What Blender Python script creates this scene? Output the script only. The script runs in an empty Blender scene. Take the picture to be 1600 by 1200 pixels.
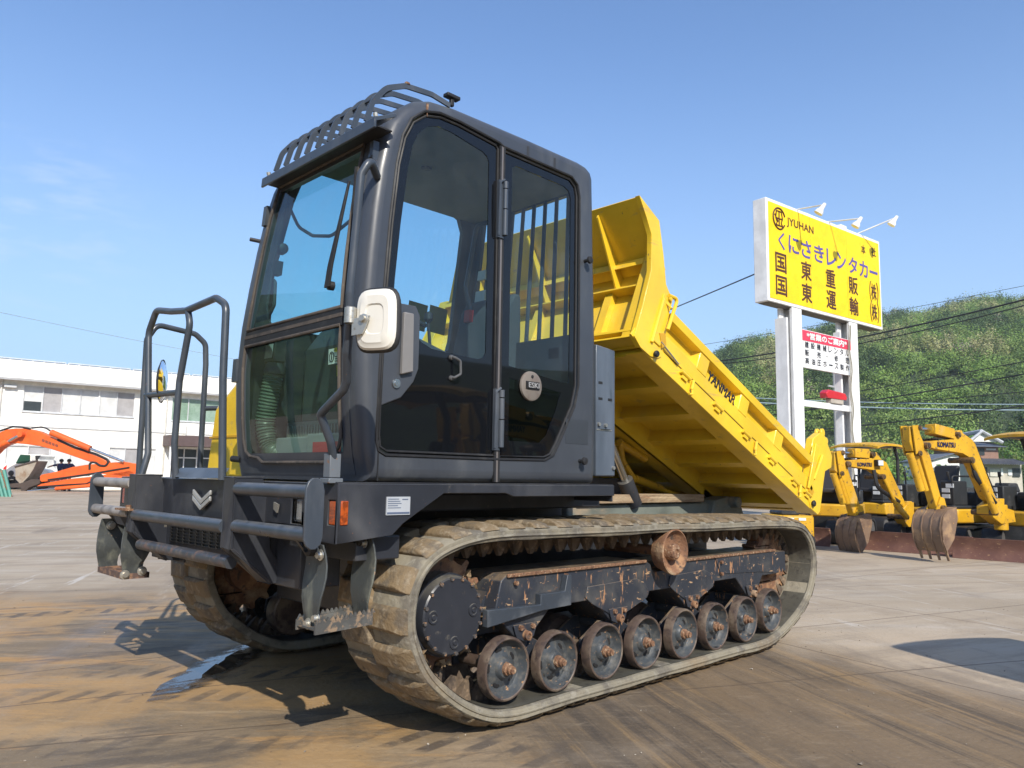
import bpy, bmesh, math, random
import numpy as np
from mathutils import Vector, Matrix, noise as mnoise
from mathutils.geometry import tessellate_polygon
random.seed(7); RNG = np.random.default_rng(7)
R = math.radians
SC = bpy.context.scene
COL = SC.collection

# ------------------------------------------------------------ camera, sky, sun, exposure
CP = Vector((-2.034, -2.652, 1.154)); YAW, PITCH, ROLL, FPX = 0.796629, 0.119427, 0.016897, 1213.0
fd = Vector((math.cos(PITCH)*math.cos(YAW), math.cos(PITCH)*math.sin(YAW), math.sin(PITCH)))
fr = Vector((math.sin(YAW), -math.cos(YAW), 0)); fu = fr.cross(fd)
cr = fr*math.cos(ROLL)+fu*math.sin(ROLL); cu = -fr*math.sin(ROLL)+fu*math.cos(ROLL)
cam = bpy.data.objects.new('camera', bpy.data.cameras.new('camera')); COL.objects.link(cam)
M = Matrix((cr, cu, -fd)).transposed().to_4x4(); M.translation = CP; cam.matrix_world = M
cam.data.sensor_width = 36; cam.data.lens = 36*FPX/1600; cam.data.clip_end = 3000; cam.data.clip_start = 0.05
SC.camera = cam
def ray(px, py): return fd+cr*((px-800)/FPX)+cu*((600-py)/FPX)
SUN = Vector((-0.60, -1.17, 1.0)).normalized(); ELEV = math.asin(SUN.z)
W = bpy.data.worlds.new('World'); SC.world = W; W.use_nodes = True
wn = W.node_tree.nodes; wl = W.node_tree.links; bg = wn['Background']
sky = wn.new('ShaderNodeTexSky'); sky.sky_type = 'NISHITA'; sky.sun_disc = False
sky.sun_elevation = ELEV; sky.sun_rotation = math.atan2(SUN.x, SUN.y)
sky.air_density = 1.0; sky.dust_density = 0.6; sky.ozone_density = 3.0; sky.altitude = 0
# thin high wisps of cloud low in the left of the sky
tc = wn.new('ShaderNodeTexCoord'); mp = wn.new('ShaderNodeMapping'); mp.inputs['Scale'].default_value = (2.2, 2.2, 9.0)
nz = wn.new('ShaderNodeTexNoise'); nz.inputs['Scale'].default_value = 3.2; nz.inputs['Detail'].default_value = 9; nz.inputs['Roughness'].default_value = .62
rp = wn.new('ShaderNodeValToRGB'); rp.color_ramp.elements[0].position = .50; rp.color_ramp.elements[1].position = .82
sx = wn.new('ShaderNodeSeparateXYZ'); dm = wn.new('ShaderNodeVectorMath'); dm.operation = 'DOT_PRODUCT'; dm.inputs[1].default_value = tuple(ray(75, 345).normalized())
r2 = wn.new('ShaderNodeValToRGB'); r2.color_ramp.elements[0].position = .9935; r2.color_ramp.elements[1].position = 1.0
mu = wn.new('ShaderNodeMath'); mu.operation = 'MULTIPLY'; mu2 = wn.new('ShaderNodeMath'); mu2.operation = 'MULTIPLY'; mu2.inputs[1].default_value = .75
mx = wn.new('ShaderNodeMixRGB'); mx.inputs[2].default_value = (4.3, 4.9, 5.5, 1)
wl.new(tc.outputs['Generated'], mp.inputs[0]); wl.new(mp.outputs[0], nz.inputs[0]); wl.new(nz.outputs['Fac'], rp.inputs[0])
wl.new(tc.outputs['Generated'], dm.inputs[0]); wl.new(dm.outputs['Value'], r2.inputs[0])
wl.new(rp.outputs[0], mu.inputs[0]); wl.new(r2.outputs[0], mu.inputs[1]); wl.new(mu.outputs[0], mu2.inputs[0])
wl.new(mu2.outputs[0], mx.inputs[0]); tn = wn.new('ShaderNodeMixRGB'); tn.blend_type = 'MULTIPLY'; tn.inputs[0].default_value = 1; tn.inputs[2].default_value = (.93, 1.06, 1.20, 1); wl.new(sky.outputs[0], tn.inputs[1]); s3 = wn.new('ShaderNodeSeparateXYZ'); wl.new(tc.outputs['Generated'], s3.inputs[0]); er = wn.new('ShaderNodeMapRange'); er.interpolation_type = 'SMOOTHSTEP'; er.inputs['From Min'].default_value = .55; er.inputs['From Max'].default_value = -.05; er.inputs['To Max'].default_value = .76; wl.new(s3.outputs['Z'], er.inputs['Value']); hz_ = wn.new('ShaderNodeMixRGB'); hz_.inputs[2].default_value = (2.75, 3.85, 5.3, 1); wl.new(er.outputs[0], hz_.inputs[0]); wl.new(tn.outputs[0], hz_.inputs[1]); wl.new(hz_.outputs[0], mx.inputs[1]); wl.new(mx.outputs[0], bg.inputs[0])
bg.inputs[1].default_value = 0.15
sl = bpy.data.lights.new('sun', 'SUN'); sl.energy = 4.5; sl.angle = R(.53); sl.color = (1, .925, .81)
so = bpy.data.objects.new('sun', sl); COL.objects.link(so); so.rotation_euler = (-SUN).to_track_quat('-Z', 'Y').to_euler()
SC.view_settings.view_transform = 'Standard'; SC.view_settings.look = 'None'; SC.view_settings.exposure = 0.32; SC.view_settings.gamma = 1
SC.cycles.max_bounces = 8; SC.cycles.transparent_max_bounces = 16; SC.cycles.diffuse_bounces = 2

# ------------------------------------------------------------ picture-ray helpers (a point at a real depth / on a real plane)
def ray(px, py): return fd+cr*((px-800)/FPX)+cu*((600-py)/FPX)
def at(px, py, depth): return CP+ray(px, py)*depth
class VPlane:
    """a vertical plane through P with the given heading"""
    def __init__(s, P, head):
        h = R(head); s.P = Vector(P); s.d = Vector((math.cos(h), math.sin(h), 0)); s.n = Vector((-math.sin(h), math.cos(h), 0))
    def px(s, x, y):
        v = ray(x, y); t = ((s.P-CP).dot(s.n))/v.dot(s.n); return CP+v*t
    def __call__(s, a, z, off=0): return Vector((s.P.x, s.P.y, 0))+s.d*a+s.n*off+Vector((0, 0, z))

# ------------------------------------------------------------ materials
MATS = {}
def N(nt, typ, **kw):
    n = nt.nodes.new(typ)
    for k, v in kw.items():
        if k in n.inputs: n.inputs[k].default_value = v
        else: setattr(n, k, v)
    return n
def noise_mask(nt, coord, scale, lo, hi, stretch=(1, 1, 1), detail=6, rough=.6, seed=0):
    m = N(nt, 'ShaderNodeMapping'); m.inputs['Scale'].default_value = stretch; m.inputs['Location'].default_value = (seed*3.7, seed*1.9, seed)
    nt.links.new(coord, m.inputs[0])
    n = N(nt, 'ShaderNodeTexNoise', Scale=scale, Detail=detail, Roughness=rough); nt.links.new(m.outputs[0], n.inputs[0])
    r = N(nt, 'ShaderNodeMapRange'); r.interpolation_type = 'SMOOTHSTEP'
    r.inputs['From Min'].default_value = lo; r.inputs['From Max'].default_value = hi
    nt.links.new(n.outputs['Fac'], r.inputs['Value']); return r.outputs[0]
def mixc(nt, fac, a, b, typ='MIX'):
    m = N(nt, 'ShaderNodeMixRGB', blend_type=typ)
    for i, v in ((0, fac), (1, a), (2, b)):
        if isinstance(v, (tuple, list)): m.inputs[i].default_value = (*v[:3], 1)
        elif isinstance(v, (int, float)): m.inputs[i].default_value = v
        else: nt.links.new(v, m.inputs[i])
    return m.outputs[0]
def mathn(nt, op, a, b=0.0, clamp=False):
    m = N(nt, 'ShaderNodeMath', operation=op, use_clamp=clamp)
    for i, v in ((0, a), (1, b)):
        if isinstance(v, (int, float)): m.inputs[i].default_value = v
        else: nt.links.new(v, m.inputs[i])
    return m.outputs[0]
def mk(name, base, rough=.5, metal=0, layers=(), bump=0, bscale=40, coat=0, emit=None, spec=None, rvar=.12, up=None):
    """layers: (colour, scale, lo, hi, stretch, roughness or None, strength)"""
    if name in MATS: return MATS[name]
    m = bpy.data.materials.new(name); m.use_nodes = True; nt = m.node_tree; b = nt.nodes['Principled BSDF']
    b.inputs['Metallic'].default_value = metal
    if coat: b.inputs['Coat Weight'].default_value = coat; b.inputs['Coat Roughness'].default_value = .12
    if spec is not None: b.inputs['Specular IOR Level'].default_value = spec
    co = N(nt, 'ShaderNodeTexCoord').outputs['Object']
    v = noise_mask(nt, co, 2.3, .3, .7)
    col = mixc(nt, v, tuple(c*.88 for c in base), tuple(min(1, c*1.1) for c in base))
    rg = mathn(nt, 'ADD', mathn(nt, 'MULTIPLY', noise_mask(nt, co, 9, .3, .7, seed=2), rvar), rough-rvar/2)
    for i, L in enumerate(layers):
        c, sc, lo, hi, st = L[:5]; rr = L[5] if len(L) > 5 else None; k = L[6] if len(L) > 6 else 1
        f = mathn(nt, 'MULTIPLY', noise_mask(nt, co, sc, lo, hi, st, seed=i+3), k)
        col = mixc(nt, f, col, c)
        if rr is not None:
            mm = N(nt, 'ShaderNodeMix'); mm.data_type = 'FLOAT'; nt.links.new(f, mm.inputs[0]); nt.links.new(rg, mm.inputs[2]); mm.inputs[3].default_value = rr; rg = mm.outputs[0]
    if up:   # dust that has settled on upward faces: (colour, strength)
        g = N(nt, 'ShaderNodeNewGeometry'); s = N(nt, 'ShaderNodeSeparateXYZ'); nt.links.new(g.outputs['Normal'], s.inputs[0])
        r = N(nt, 'ShaderNodeMapRange'); r.inputs['From Min'].default_value = .45; r.inputs['From Max'].default_value = .95; nt.links.new(s.outputs['Z'], r.inputs['Value'])
        f = mathn(nt, 'MULTIPLY', mathn(nt, 'MULTIPLY', r.outputs[0], noise_mask(nt, co, 14, .2, .65, seed=11)), up[1])
        col = mixc(nt, f, col, up[0])
    nt.links.new(col, b.inputs['Base Color']); nt.links.new(rg, b.inputs['Roughness'])
    if bump:
        bn = N(nt, 'ShaderNodeTexNoise', Scale=bscale, Detail=5); nt.links.new(co, bn.inputs[0])
        bp = N(nt, 'ShaderNodeBump', Strength=bump, Distance=.01); nt.links.new(bn.outputs['Fac'], bp.inputs['Height']); nt.links.new(bp.outputs[0], b.inputs['Normal'])
    if emit: b.inputs['Emission Color'].default_value = (*emit[0], 1); b.inputs['Emission Strength'].default_value = emit[1]
    MATS[name] = m; return m
def glass(name, tint, gloss_tint=(1, 1, 1), haze=0.0):
    m = bpy.data.materials.new(name); m.use_nodes = True; nt = m.node_tree; nt.nodes.clear()
    o = N(nt, 'ShaderNodeOutputMaterial'); t = N(nt, 'ShaderNodeBsdfTransparent', Color=(*tint, 1)); g = N(nt, 'ShaderNodeBsdfGlossy', Color=(*gloss_tint, 1), Roughness=.01)
    f = N(nt, 'ShaderNodeFresnel', IOR=1.45); gg = N(nt, 'ShaderNodeNewGeometry'); ir = N(nt, 'ShaderNodeMapRange'); ir.inputs['To Min'].default_value = 1.45; ir.inputs['To Max'].default_value = 1/1.45; nt.links.new(gg.outputs['Backfacing'], ir.inputs['Value']); nt.links.new(ir.outputs[0], f.inputs['IOR']); d = N(nt, 'ShaderNodeBsdfDiffuse', Color=(.5, .5, .46, 1)); hz = N(nt, 'ShaderNodeMixShader')
    co = N(nt, 'ShaderNodeTexCoord').outputs['Object']
    hz.inputs[0].default_value = haze
    nt.links.new(mathn(nt, 'MULTIPLY', noise_mask(nt, co, 5, .25, .8), haze), hz.inputs[0])
    mx = N(nt, 'ShaderNodeMixShader'); nt.links.new(f.outputs[0], mx.inputs[0]); nt.links.new(t.outputs[0], hz.inputs[1]); nt.links.new(d.outputs[0], hz.inputs[2]); nt.links.new(hz.outputs[0], mx.inputs[1]); nt.links.new(g.outputs[0], mx.inputs[2]); nt.links.new(mx.outputs[0], o.inputs[0])
    MATS[name] = m; return m
DUST = (.30, .25, .17); RUST = (.22, .10, .05); RUSTL = (.34, .18, .09); MUD = (.34, .24, .13)
cabp = mk('cab_paint', (.042, .048, .060), .36, layers=[((.066, .074, .086), 1.3, .35, .75, (1, 1, .6), .45, .9), ((.13, .135, .135), 6, .52, .8, (1, 1, .25), .6, .5), ((.20, .20, .19), 60, .70, .78, (1, 1, 1), .6, .5)], bump=.03, bscale=16, coat=.12, up=((.12, .13, .135), .7))
drk = mk('dark_paint', (.026, .029, .037), .36, layers=[((.06, .062, .068), 3, .45, .75, (1, 1, .5), .5), ((.11, .10, .085), 22, .62, .75, (1, 1, 1), .7, .7), (RUST, 38, .70, .74, (1, 1, 1), .8, .8)], bump=.03, up=((.20, .185, .15), .75))
tubep = mk('tube_paint', (.045, .056, .072), .33, layers=[((.10, .11, .125), 7, .45, .75, (1, 1, .3), .5, .8), (RUST, 30, .68, .74, (1, 1, 1), .8, .7)], up=((.2, .2, .19), .5))
tubegrey = mk('sheen_grey_paint', (.30, .28, .26), .5, layers=[((.15, .14, .14), 10, .4, .7, (1, 1, 1))])  # reflected sheen of the far corner bar painted as a lighter grey
yel = mk('yellow_paint', (.84, .55, .028), .36, layers=[((.74, .46, .02), 4, .5, .75, (1, 1, 1), .45, .8), ((.50, .38, .16), 2.0, .50, .85, (1, 1, .4), .6, .45), ((.22, .14, .05), 30, .69, .73, (1, 1, .4), .8, .8), ((.40, .28, .12), 9, .60, .72, (.3, 1, 2.5), .7, .5)], coat=.25, bump=.015, bscale=12)
yelw = mk('worn_yellow_paint', (.62, .345, .016), .42, layers=[((.48, .25, .015), 3, .45, .75, (1, 1, 1), .55), ((.16, .09, .04), 14, .58, .68, (1, 1, 1), .8, .9), ((.50, .40, .25), 5, .55, .8, (1, 1, .4), .7, .5)], bump=.03)
rub = mk('dusty_rubber', (.235, .21, .155), .85, layers=[((.14, .125, .10), 6, .45, .62, (1, 1, 1)), ((.27, .25, .20), 20, .52, .7, (1, 1, 1)), ((.24, .18, .11), 2.2, .5, .72, (1, 1, 1), .9, .7), ((.09, .08, .07), 34, .64, .72, (1, 1, 1), .8, .7)], bump=.5, bscale=45)
rubd = mk('worn_lug_rubber', (.20, .145, .082), .8, layers=[((.13, .105, .075), 8, .48, .62, (1, 1, 1)), ((.29, .235, .16), 26, .5, .7, (1, 1, 1)), ((.08, .065, .05), 13, .62, .72, (1, 1, 1))], bump=.5, bscale=60)
rusty = mk('rusty_steel', (.20, .10, .055), .8, layers=[((.36, .20, .10), 14, .45, .65, (1, 1, 1)), ((.42, .31, .2), 7, .5, .75, (1, 1, 1)), ((.07, .05, .04), 22, .55, .7, (1, 1, 1))], bump=.5, bscale=70)
rustb = mk('rusty_bolt', (.21, .11, .06), .85, layers=[((.42, .30, .19), 60, .52, .65, (1, 1, 1)), ((.12, .06, .035), 45, .5, .65, (1, 1, 1))], bump=.6, bscale=160)
frm = mk('scratched_frame_paint', (.030, .035, .046), .42, layers=[((.10, .095, .085), 5, .45, .75, (1, 1, 1), .7, .7), (RUSTL, 34, .61, .645, (1, 1, .22), .85), (RUSTL, 13, .665, .69, (1, 1, .3), .85), ((.42, .27, .15), 52, .64, .67, (.30, 1, 1), .85), ((.30, .15, .07), 9, .66, .72, (.4, 1, 1), .85)], bump=.15, up=((.24, .175, .11), .95))
whl = mk('worn_wheel_paint', (.05, .058, .065), .42, layers=[((.14, .13, .11), 30, .42, .75, (1, 1, 1), .7, .7), ((.35, .2, .1), 40, .62, .68, (1, 1, 1), .85), ((.015, .015, .015), 9, .6, .7, (1, 1, 1))], bump=.2)
tire = mk('worn_roller_rim', (.085, .058, .045), .55, layers=[((.18, .14, .10), 8, .45, .7, (1, 1, 1)), ((.05, .035, .03), 25, .5, .65, (1, 1, 1))], bump=.2)
blk = mk('black_rubber', (.014, .014, .015), .6, layers=[((.035, .034, .032), 12, .5, .75, (1, 1, 1))])
blkd = mk('black_interior', (.018, .020, .022), .6, layers=[((.05, .05, .05), 5, .5, .75, (1, 1, 1))])
grey = mk('grey_interior', (.11, .115, .12), .65, bump=.1, bscale=90)
lining = mk('roof_lining', (.20, .20, .18), .8, bump=.1)
seal = mk('dusty_window_seal', (.085, .07, .056), .8, layers=[((.045, .04, .036), 6, .4, .65, (1, 1, .3)), ((.17, .14, .11), 40, .5, .75, (1, 1, 1), .8, .6)])
DARKM = 1
chrome = mk('bright_steel', (.62, .62, .60), .22, 1)
zinc = mk('zinc_bolt', (.55, .53, .47), .4, .8, layers=[((.3, .25, .18), 50, .55, .7, (1, 1, 1))])
cream = mk('cream_plastic', (.72, .69, .61), .35, layers=[((.55, .5, .42), 5, .55, .8, (1, 1, .5), .5, .6)])
white = mk('white_sticker', (.75, .77, .75), .5)
yst = mk('yellow_sticker', (.85, .72, .03), .5)
redm = mk('red_plastic', (.55, .03, .03), .35)
orange_l = mk('amber_lens', (.42, .075, .010), .2, coat=.5, layers=[((.20, .035, .006), 50, .45, .6, (1, .2, 1))])
dred = mk('dark_red_lens', (.30, .03, .02), .2, coat=.6)
plate_m = mk('nameplate_metal', (.42, .46, .50), .35, .3, layers=[((.75, .77, .78), 18, .45, .55, (.2, .2, 1)), ((.2, .22, .25), 45, .6, .7, (.2, .2, 1))])
wood = mk('weathered_timber', (.36, .27, .17), .85, layers=[((.20, .13, .08), 5, .45, .62, (.4, 1, 7)), ((.48, .37, .24), 12, .5, .7, (.2, 1, 6)), ((.3, .13, .06), 7, .6, .75, (.6, 1, 3))], bump=.7, bscale=50)
grnst = mk('dusty_green_steel', (.17, .19, .165), .6, layers=[((.34, .27, .19), 6, .5, .72, (.5, 1, 1.5)), ((.10, .115, .10), 4, .5, .7, (.4, 1, 1)), ((.45, .28, .16), 34, .66, .72, (1, 1, 1))], bump=.1)
boxp = mk('blue_grey_box_paint', (.065, .083, .108), .38, layers=[((.12, .145, .18), 3, .4, .7, (1, 1, .2), .5), ((.05, .07, .09), 14, .6, .75, (1, 1, .2))], coat=.2)
hose_m = mk('ribbed_hose', (.09, .12, .09), .4)
straps = mk('step_strap', (.05, .056, .056), .5, layers=[((.15, .155, .125), 10, .5, .72, (1, 1, .5), .8), ((.3, .2, .12), 30, .66, .72, (1, 1, 1))], bump=.2)
white_b = mk('white_wall', (.84, .83, .77), .8, layers=[((.74, .73, .68), .5, .45, .75, (1, 1, .4))])
wht_s = mk('white_steel', (.80, .80, .79), .5, layers=[((.62, .62, .62), 1.2, .5, .8, (1, 1, .3))])
greyst = mk('grey_steel', (.38, .38, .38), .6)
alu = mk('window_aluminium', (.65, .66, .66), .4, .2)
blind = mk('white_blind', (.62, .63, .62), .7)
blindg = mk('grey_blind', (.36, .35, .35), .8)
darkroom = mk('dark_window', (.05, .06, .065), .15)
greenw = mk('green_curtain_window', (.20, .30, .22), .3, layers=[((.30, .40, .33), .7, .4, .7, (1, 1, 1))])
browns = mk('brown_canopy', (.10, .065, .06), .6)
solar = mk('solar_panel', (.22, .22, .24), .5)
signy = mk('sign_yellow', (.92, .62, .008), .45, spec=.3)
brown_t = mk('sign_brown_lettering', (.085, .03, .012), .6)
violet_t = mk('sign_violet_lettering', (.10, .085, .33), .6)
ink = mk('black_lettering', (.012, .012, .02), .6)
inkb = mk('blue_lettering', (.015, .015, .06), .6)
pink = mk('red_band', (.80, .05, .10), .5)
orange_p = mk('orange_paint', (.76, .125, .018), .42, layers=[((.60, .09, .015), .8, .5, .75, (1, 1, 1), .5), ((.25, .12, .06), 2.2, .64, .74, (1, 1, 1), .8, .7)])
tilem = mk('roof_tile', (.13, .135, .15), .5, layers=[((.2, .2, .2), 3, .5, .7, (1, 1, 1))])
brickp = mk('brown_house_wall', (.26, .15, .11), .8, layers=[((.35, .22, .16), 6, .5, .7, (1, 1, 4))])
teal = mk('teal_paint', (.07, .27, .21), .5, layers=[((.16, .2, .16), 6, .55, .7, (1, 1, 1))])
concg = mk('bucket_dry_mud', (.34, .29, .23), .85, layers=[((.24, .16, .10), 2, .5, .7, (1, 1, 1))], bump=.3, bscale=10)
bktr = mk('rusty_bucket', (.20, .13, .085), .6, layers=[((.34, .22, .12), 5, .5, .7, (1, 1, 1)), ((.09, .05, .035), 3, .5, .7, (1, 1, 1)), ((.5, .26, .07), 18, .64, .7, (1, 1, 1))], bump=.15)
skin = mk('skin', (.45, .27, .19), .6); navy = mk('navy_workwear', (.03, .04, .10), .8); hair = mk('dark_hair', (.02, .017, .015), .7)
cablem = mk('black_cable', (.02, .02, .022), .6); cableb = mk('pale_cable', (.25, .33, .38), .5)
bark = mk('bark', (.12, .09, .06), .9)
g_up = glass('windscreen_glass', (.46, .76, .78), haze=.05)
g_lo = glass('lower_windscreen_glass', (.66, .82, .74), haze=.03)
g_side = glass('tinted_side_glass', (.66, .84, .88), haze=.03)
g_dark = glass('dark_side_glass', (.10, .13, .12))
ceram = mk('black_glass_border', (.006, .007, .009), .03, rvar=0, spec=.42)
mirg = mk('mirror_glass', (.8, .85, .9), .03, 1)

# ------------------------------------------------------------ mesh helper
def vv(p): return Vector(p)
def fillet(pts, r, n=5, closed=False):
    pts = [vv(p) for p in pts]; out = []
    m = len(pts)
    for i, p in enumerate(pts):
        if not closed and i in (0, m-1): out.append(p); continue
        a, b = pts[i-1]-p, pts[(i+1) % m]-p; la, lb = a.length, b.length
        a.normalize(); b.normalize(); ang = a.angle(b, math.pi)
        if ang > 3.1: out.append(p); continue
        t = min(r/math.tan(ang/2), la*.48, lb*.48)
        p0, p2 = p+a*t, p+b*t
        for k in range(n+1):
            s = k/n; out.append(p0*(1-s)**2+p*2*s*(1-s)+p2*s*s)
    return out
class MB:
    def __init__(s): s.v = []; s.f = []; s.m = []
    def add(s, vs, fs, mi=0):
        k = len(s.v); s.v += [vv(p) for p in vs]; s.f += [tuple(i+k for i in f) for f in fs]; s.m += [mi]*len(fs); return s
    def box(s, x0, x1, y0, y1, z0, z1, mi=0, fn=None):
        p = [(x, y, z) for x in (x0, x1) for y in (y0, y1) for z in (z0, z1)]
        if fn: p = [fn(*q) for q in p]
        return s.add(p, [(0, 1, 3, 2), (4, 6, 7, 5), (0, 4, 5, 1), (2, 3, 7, 6), (0, 2, 6, 4), (1, 5, 7, 3)], mi)
    def prism(s, pts, vec, mi=0): return s.plate(pts, [], vec, mi)
    def plate(s, outer, holes, vec, mi=0, back=True):
        """flat (or gently mapped) polygon with holes, given thickness vec"""
        loops = [[vv(p) for p in outer]]+[[vv(p) for p in h] for h in holes]; vec = vv(vec)
        tris = tessellate_polygon(loops); flat = [p for l in loops for p in l]; n = len(flat)
        fs = [tuple(t) for t in tris]
        if back:
            fs += [tuple(i+n for i in reversed(t)) for t in tris]; k = 0
            for l in loops:
                m = len(l)
                fs += [(k+i, k+(i+1) % m, n+k+(i+1) % m, n+k+i) for i in range(m)]; k += m
            return s.add(flat+[p+vec for p in flat], fs, mi)
        return s.add(flat, fs, mi)
    def tube(s, pts, r, seg=10, closed=False, caps=True, rs=None, mi=0):
        pts = [vv(p) for p in pts]; m = len(pts); vs = []; up = None
        for i, p in enumerate(pts):
            t = (pts[(i+1) % m] if (closed or i < m-1) else p)-(pts[i-1] if (closed or i > 0) else p)
            if t.length < 1e-9: t = Vector((0, 0, 1))
            t.normalize()
            if up is None: up = t.orthogonal().normalized()
            up = (up-t*up.dot(t)); up = up.normalized() if up.length > 1e-6 else t.orthogonal().normalized()
            w = t.cross(up); rr = rs[i] if rs else r
            vs += [p+(up*math.cos(2*math.pi*k/seg)+w*math.sin(2*math.pi*k/seg))*rr for k in range(seg)]
        fs = []
        for i in range(m if closed else m-1):
            j = (i+1) % m
            fs += [(i*seg+k, i*seg+(k+1) % seg, j*seg+(k+1) % seg, j*seg+k) for k in range(seg)]
        if caps and not closed: fs += [tuple(range(seg))[::-1], tuple((m-1)*seg+k for k in range(seg))]
        return s.add(vs, fs, mi)
    def cyl(s, a, b, r, r1=None, seg=20, mi=0): return s.tube([a, b], r, seg, rs=[r, r if r1 is None else r1], mi=mi)
    def lathe(s, o, axis, prof, seg=28, mi=0):
        o = vv(o); ax = vv(axis).normalized(); u = ax.orthogonal().normalized(); w = ax.cross(u); vs = []; n = len(prof)
        for k in range(seg):
            c = u*math.cos(2*math.pi*k/seg)+w*math.sin(2*math.pi*k/seg)
            vs += [o+ax*a+c*r for a, r in prof]
        return s.add(vs, [(k*n+i, k*n+i+1, ((k+1) % seg)*n+i+1, ((k+1) % seg)*n+i) for k in range(seg) for i in range(n-1)], mi)
    def bolt(s, p, axis, r, h, mi=0, seg=6): p = vv(p); return s.cyl(p, p+vv(axis).normalized()*h, r, seg=seg, mi=mi)
    def build(s, name, mats, parent=None, bevel=0, ang=32, base=None, smooth=True):
        root = parent; off = Vector(base) if base else Vector((0, 0, 0))
        while root is not None:
            if root.parent is None: off = root.location.copy()
            root = root.parent
        me = bpy.data.meshes.new(name); me.from_pydata([p-off for p in s.v], [], s.f)
        bm = bmesh.new(); bm.from_mesh(me)
        for i, f in enumerate(bm.faces): f.material_index = s.m[i] if i < len(s.m) else 0
        bmesh.ops.remove_doubles(bm, verts=bm.verts, dist=1e-5); bmesh.ops.recalc_face_normals(bm, faces=bm.faces); bm.to_mesh(me); bm.free()
        if smooth:
            me.polygons.foreach_set('use_smooth', [True]*len(me.polygons)); me.set_sharp_from_angle(angle=R(ang))
        for m in (mats if isinstance(mats, (list, tuple)) else [mats]): me.materials.append(m)
        o = bpy.data.objects.new(name, me); COL.objects.link(o); o.parent = parent
        if base and not parent: o.location = base
        if bevel:
            b = o.modifiers.new('bevel', 'BEVEL'); b.width = bevel; b.segments = 2; b.limit_method = 'ANGLE'; b.angle_limit = R(40)
        return o
def tag(o, label=None, cat=None, group=None, kind=None):
    if label: o['label'] = label
    if cat: o['category'] = cat
    if group: o['group'] = group
    if kind: o['kind'] = kind
    return o
def thing(name, label, cat, loc, group=None):
    o = bpy.data.objects.new(name, None); COL.objects.link(o); o.location = loc; o.empty_display_size = .2
    return tag(o, label, cat, group)
def text_mesh(mb, s, p0, xd, yd, width, height, depth=.004, bold=0.0, mi=0, italic=0):
    """lettering with its lower left corner at p0, filling width x height"""
    cu_ = bpy.data.curves.new('lettering', 'FONT'); cu_.body = s; cu_.size = 1; cu_.resolution_u = 3
    o = bpy.data.objects.new('lettering', cu_); COL.objects.link(o); dg = bpy.context.evaluated_depsgraph_get(); me = o.evaluated_get(dg).to_mesh()
    vs = [v.co.copy() for v in me.vertices]; fs = [tuple(p.vertices) for p in me.polygons]
    COL.objects.unlink(o); bpy.data.objects.remove(o)
    if not vs: return
    x0, x1 = min(v.x for v in vs), max(v.x for v in vs); y0, y1 = min(v.y for v in vs), max(v.y for v in vs)
    xd, yd = vv(xd).normalized(), vv(yd).normalized(); nrm = xd.cross(yd)
    sx_, sy_ = width/max(x1-x0, 1e-4), height/max(y1-y0, 1e-4)
    bd = bold*min(height, width)
    for i, (ox, oy) in enumerate(((0, 0),) if not bold else ((0, 0), (1, 0), (-1, 0), (0, 1), (0, -1), (.7, .7), (-.7, -.7), (.7, -.7), (-.7, .7))):
        mb.add([vv(p0)+xd*((v.x-x0)*sx_+italic*(v.y-y0)*sy_+ox*bd)+yd*((v.y-y0)*sy_+oy*bd)+nrm*(depth+i*.0004) for v in vs], fs, mi)

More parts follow.
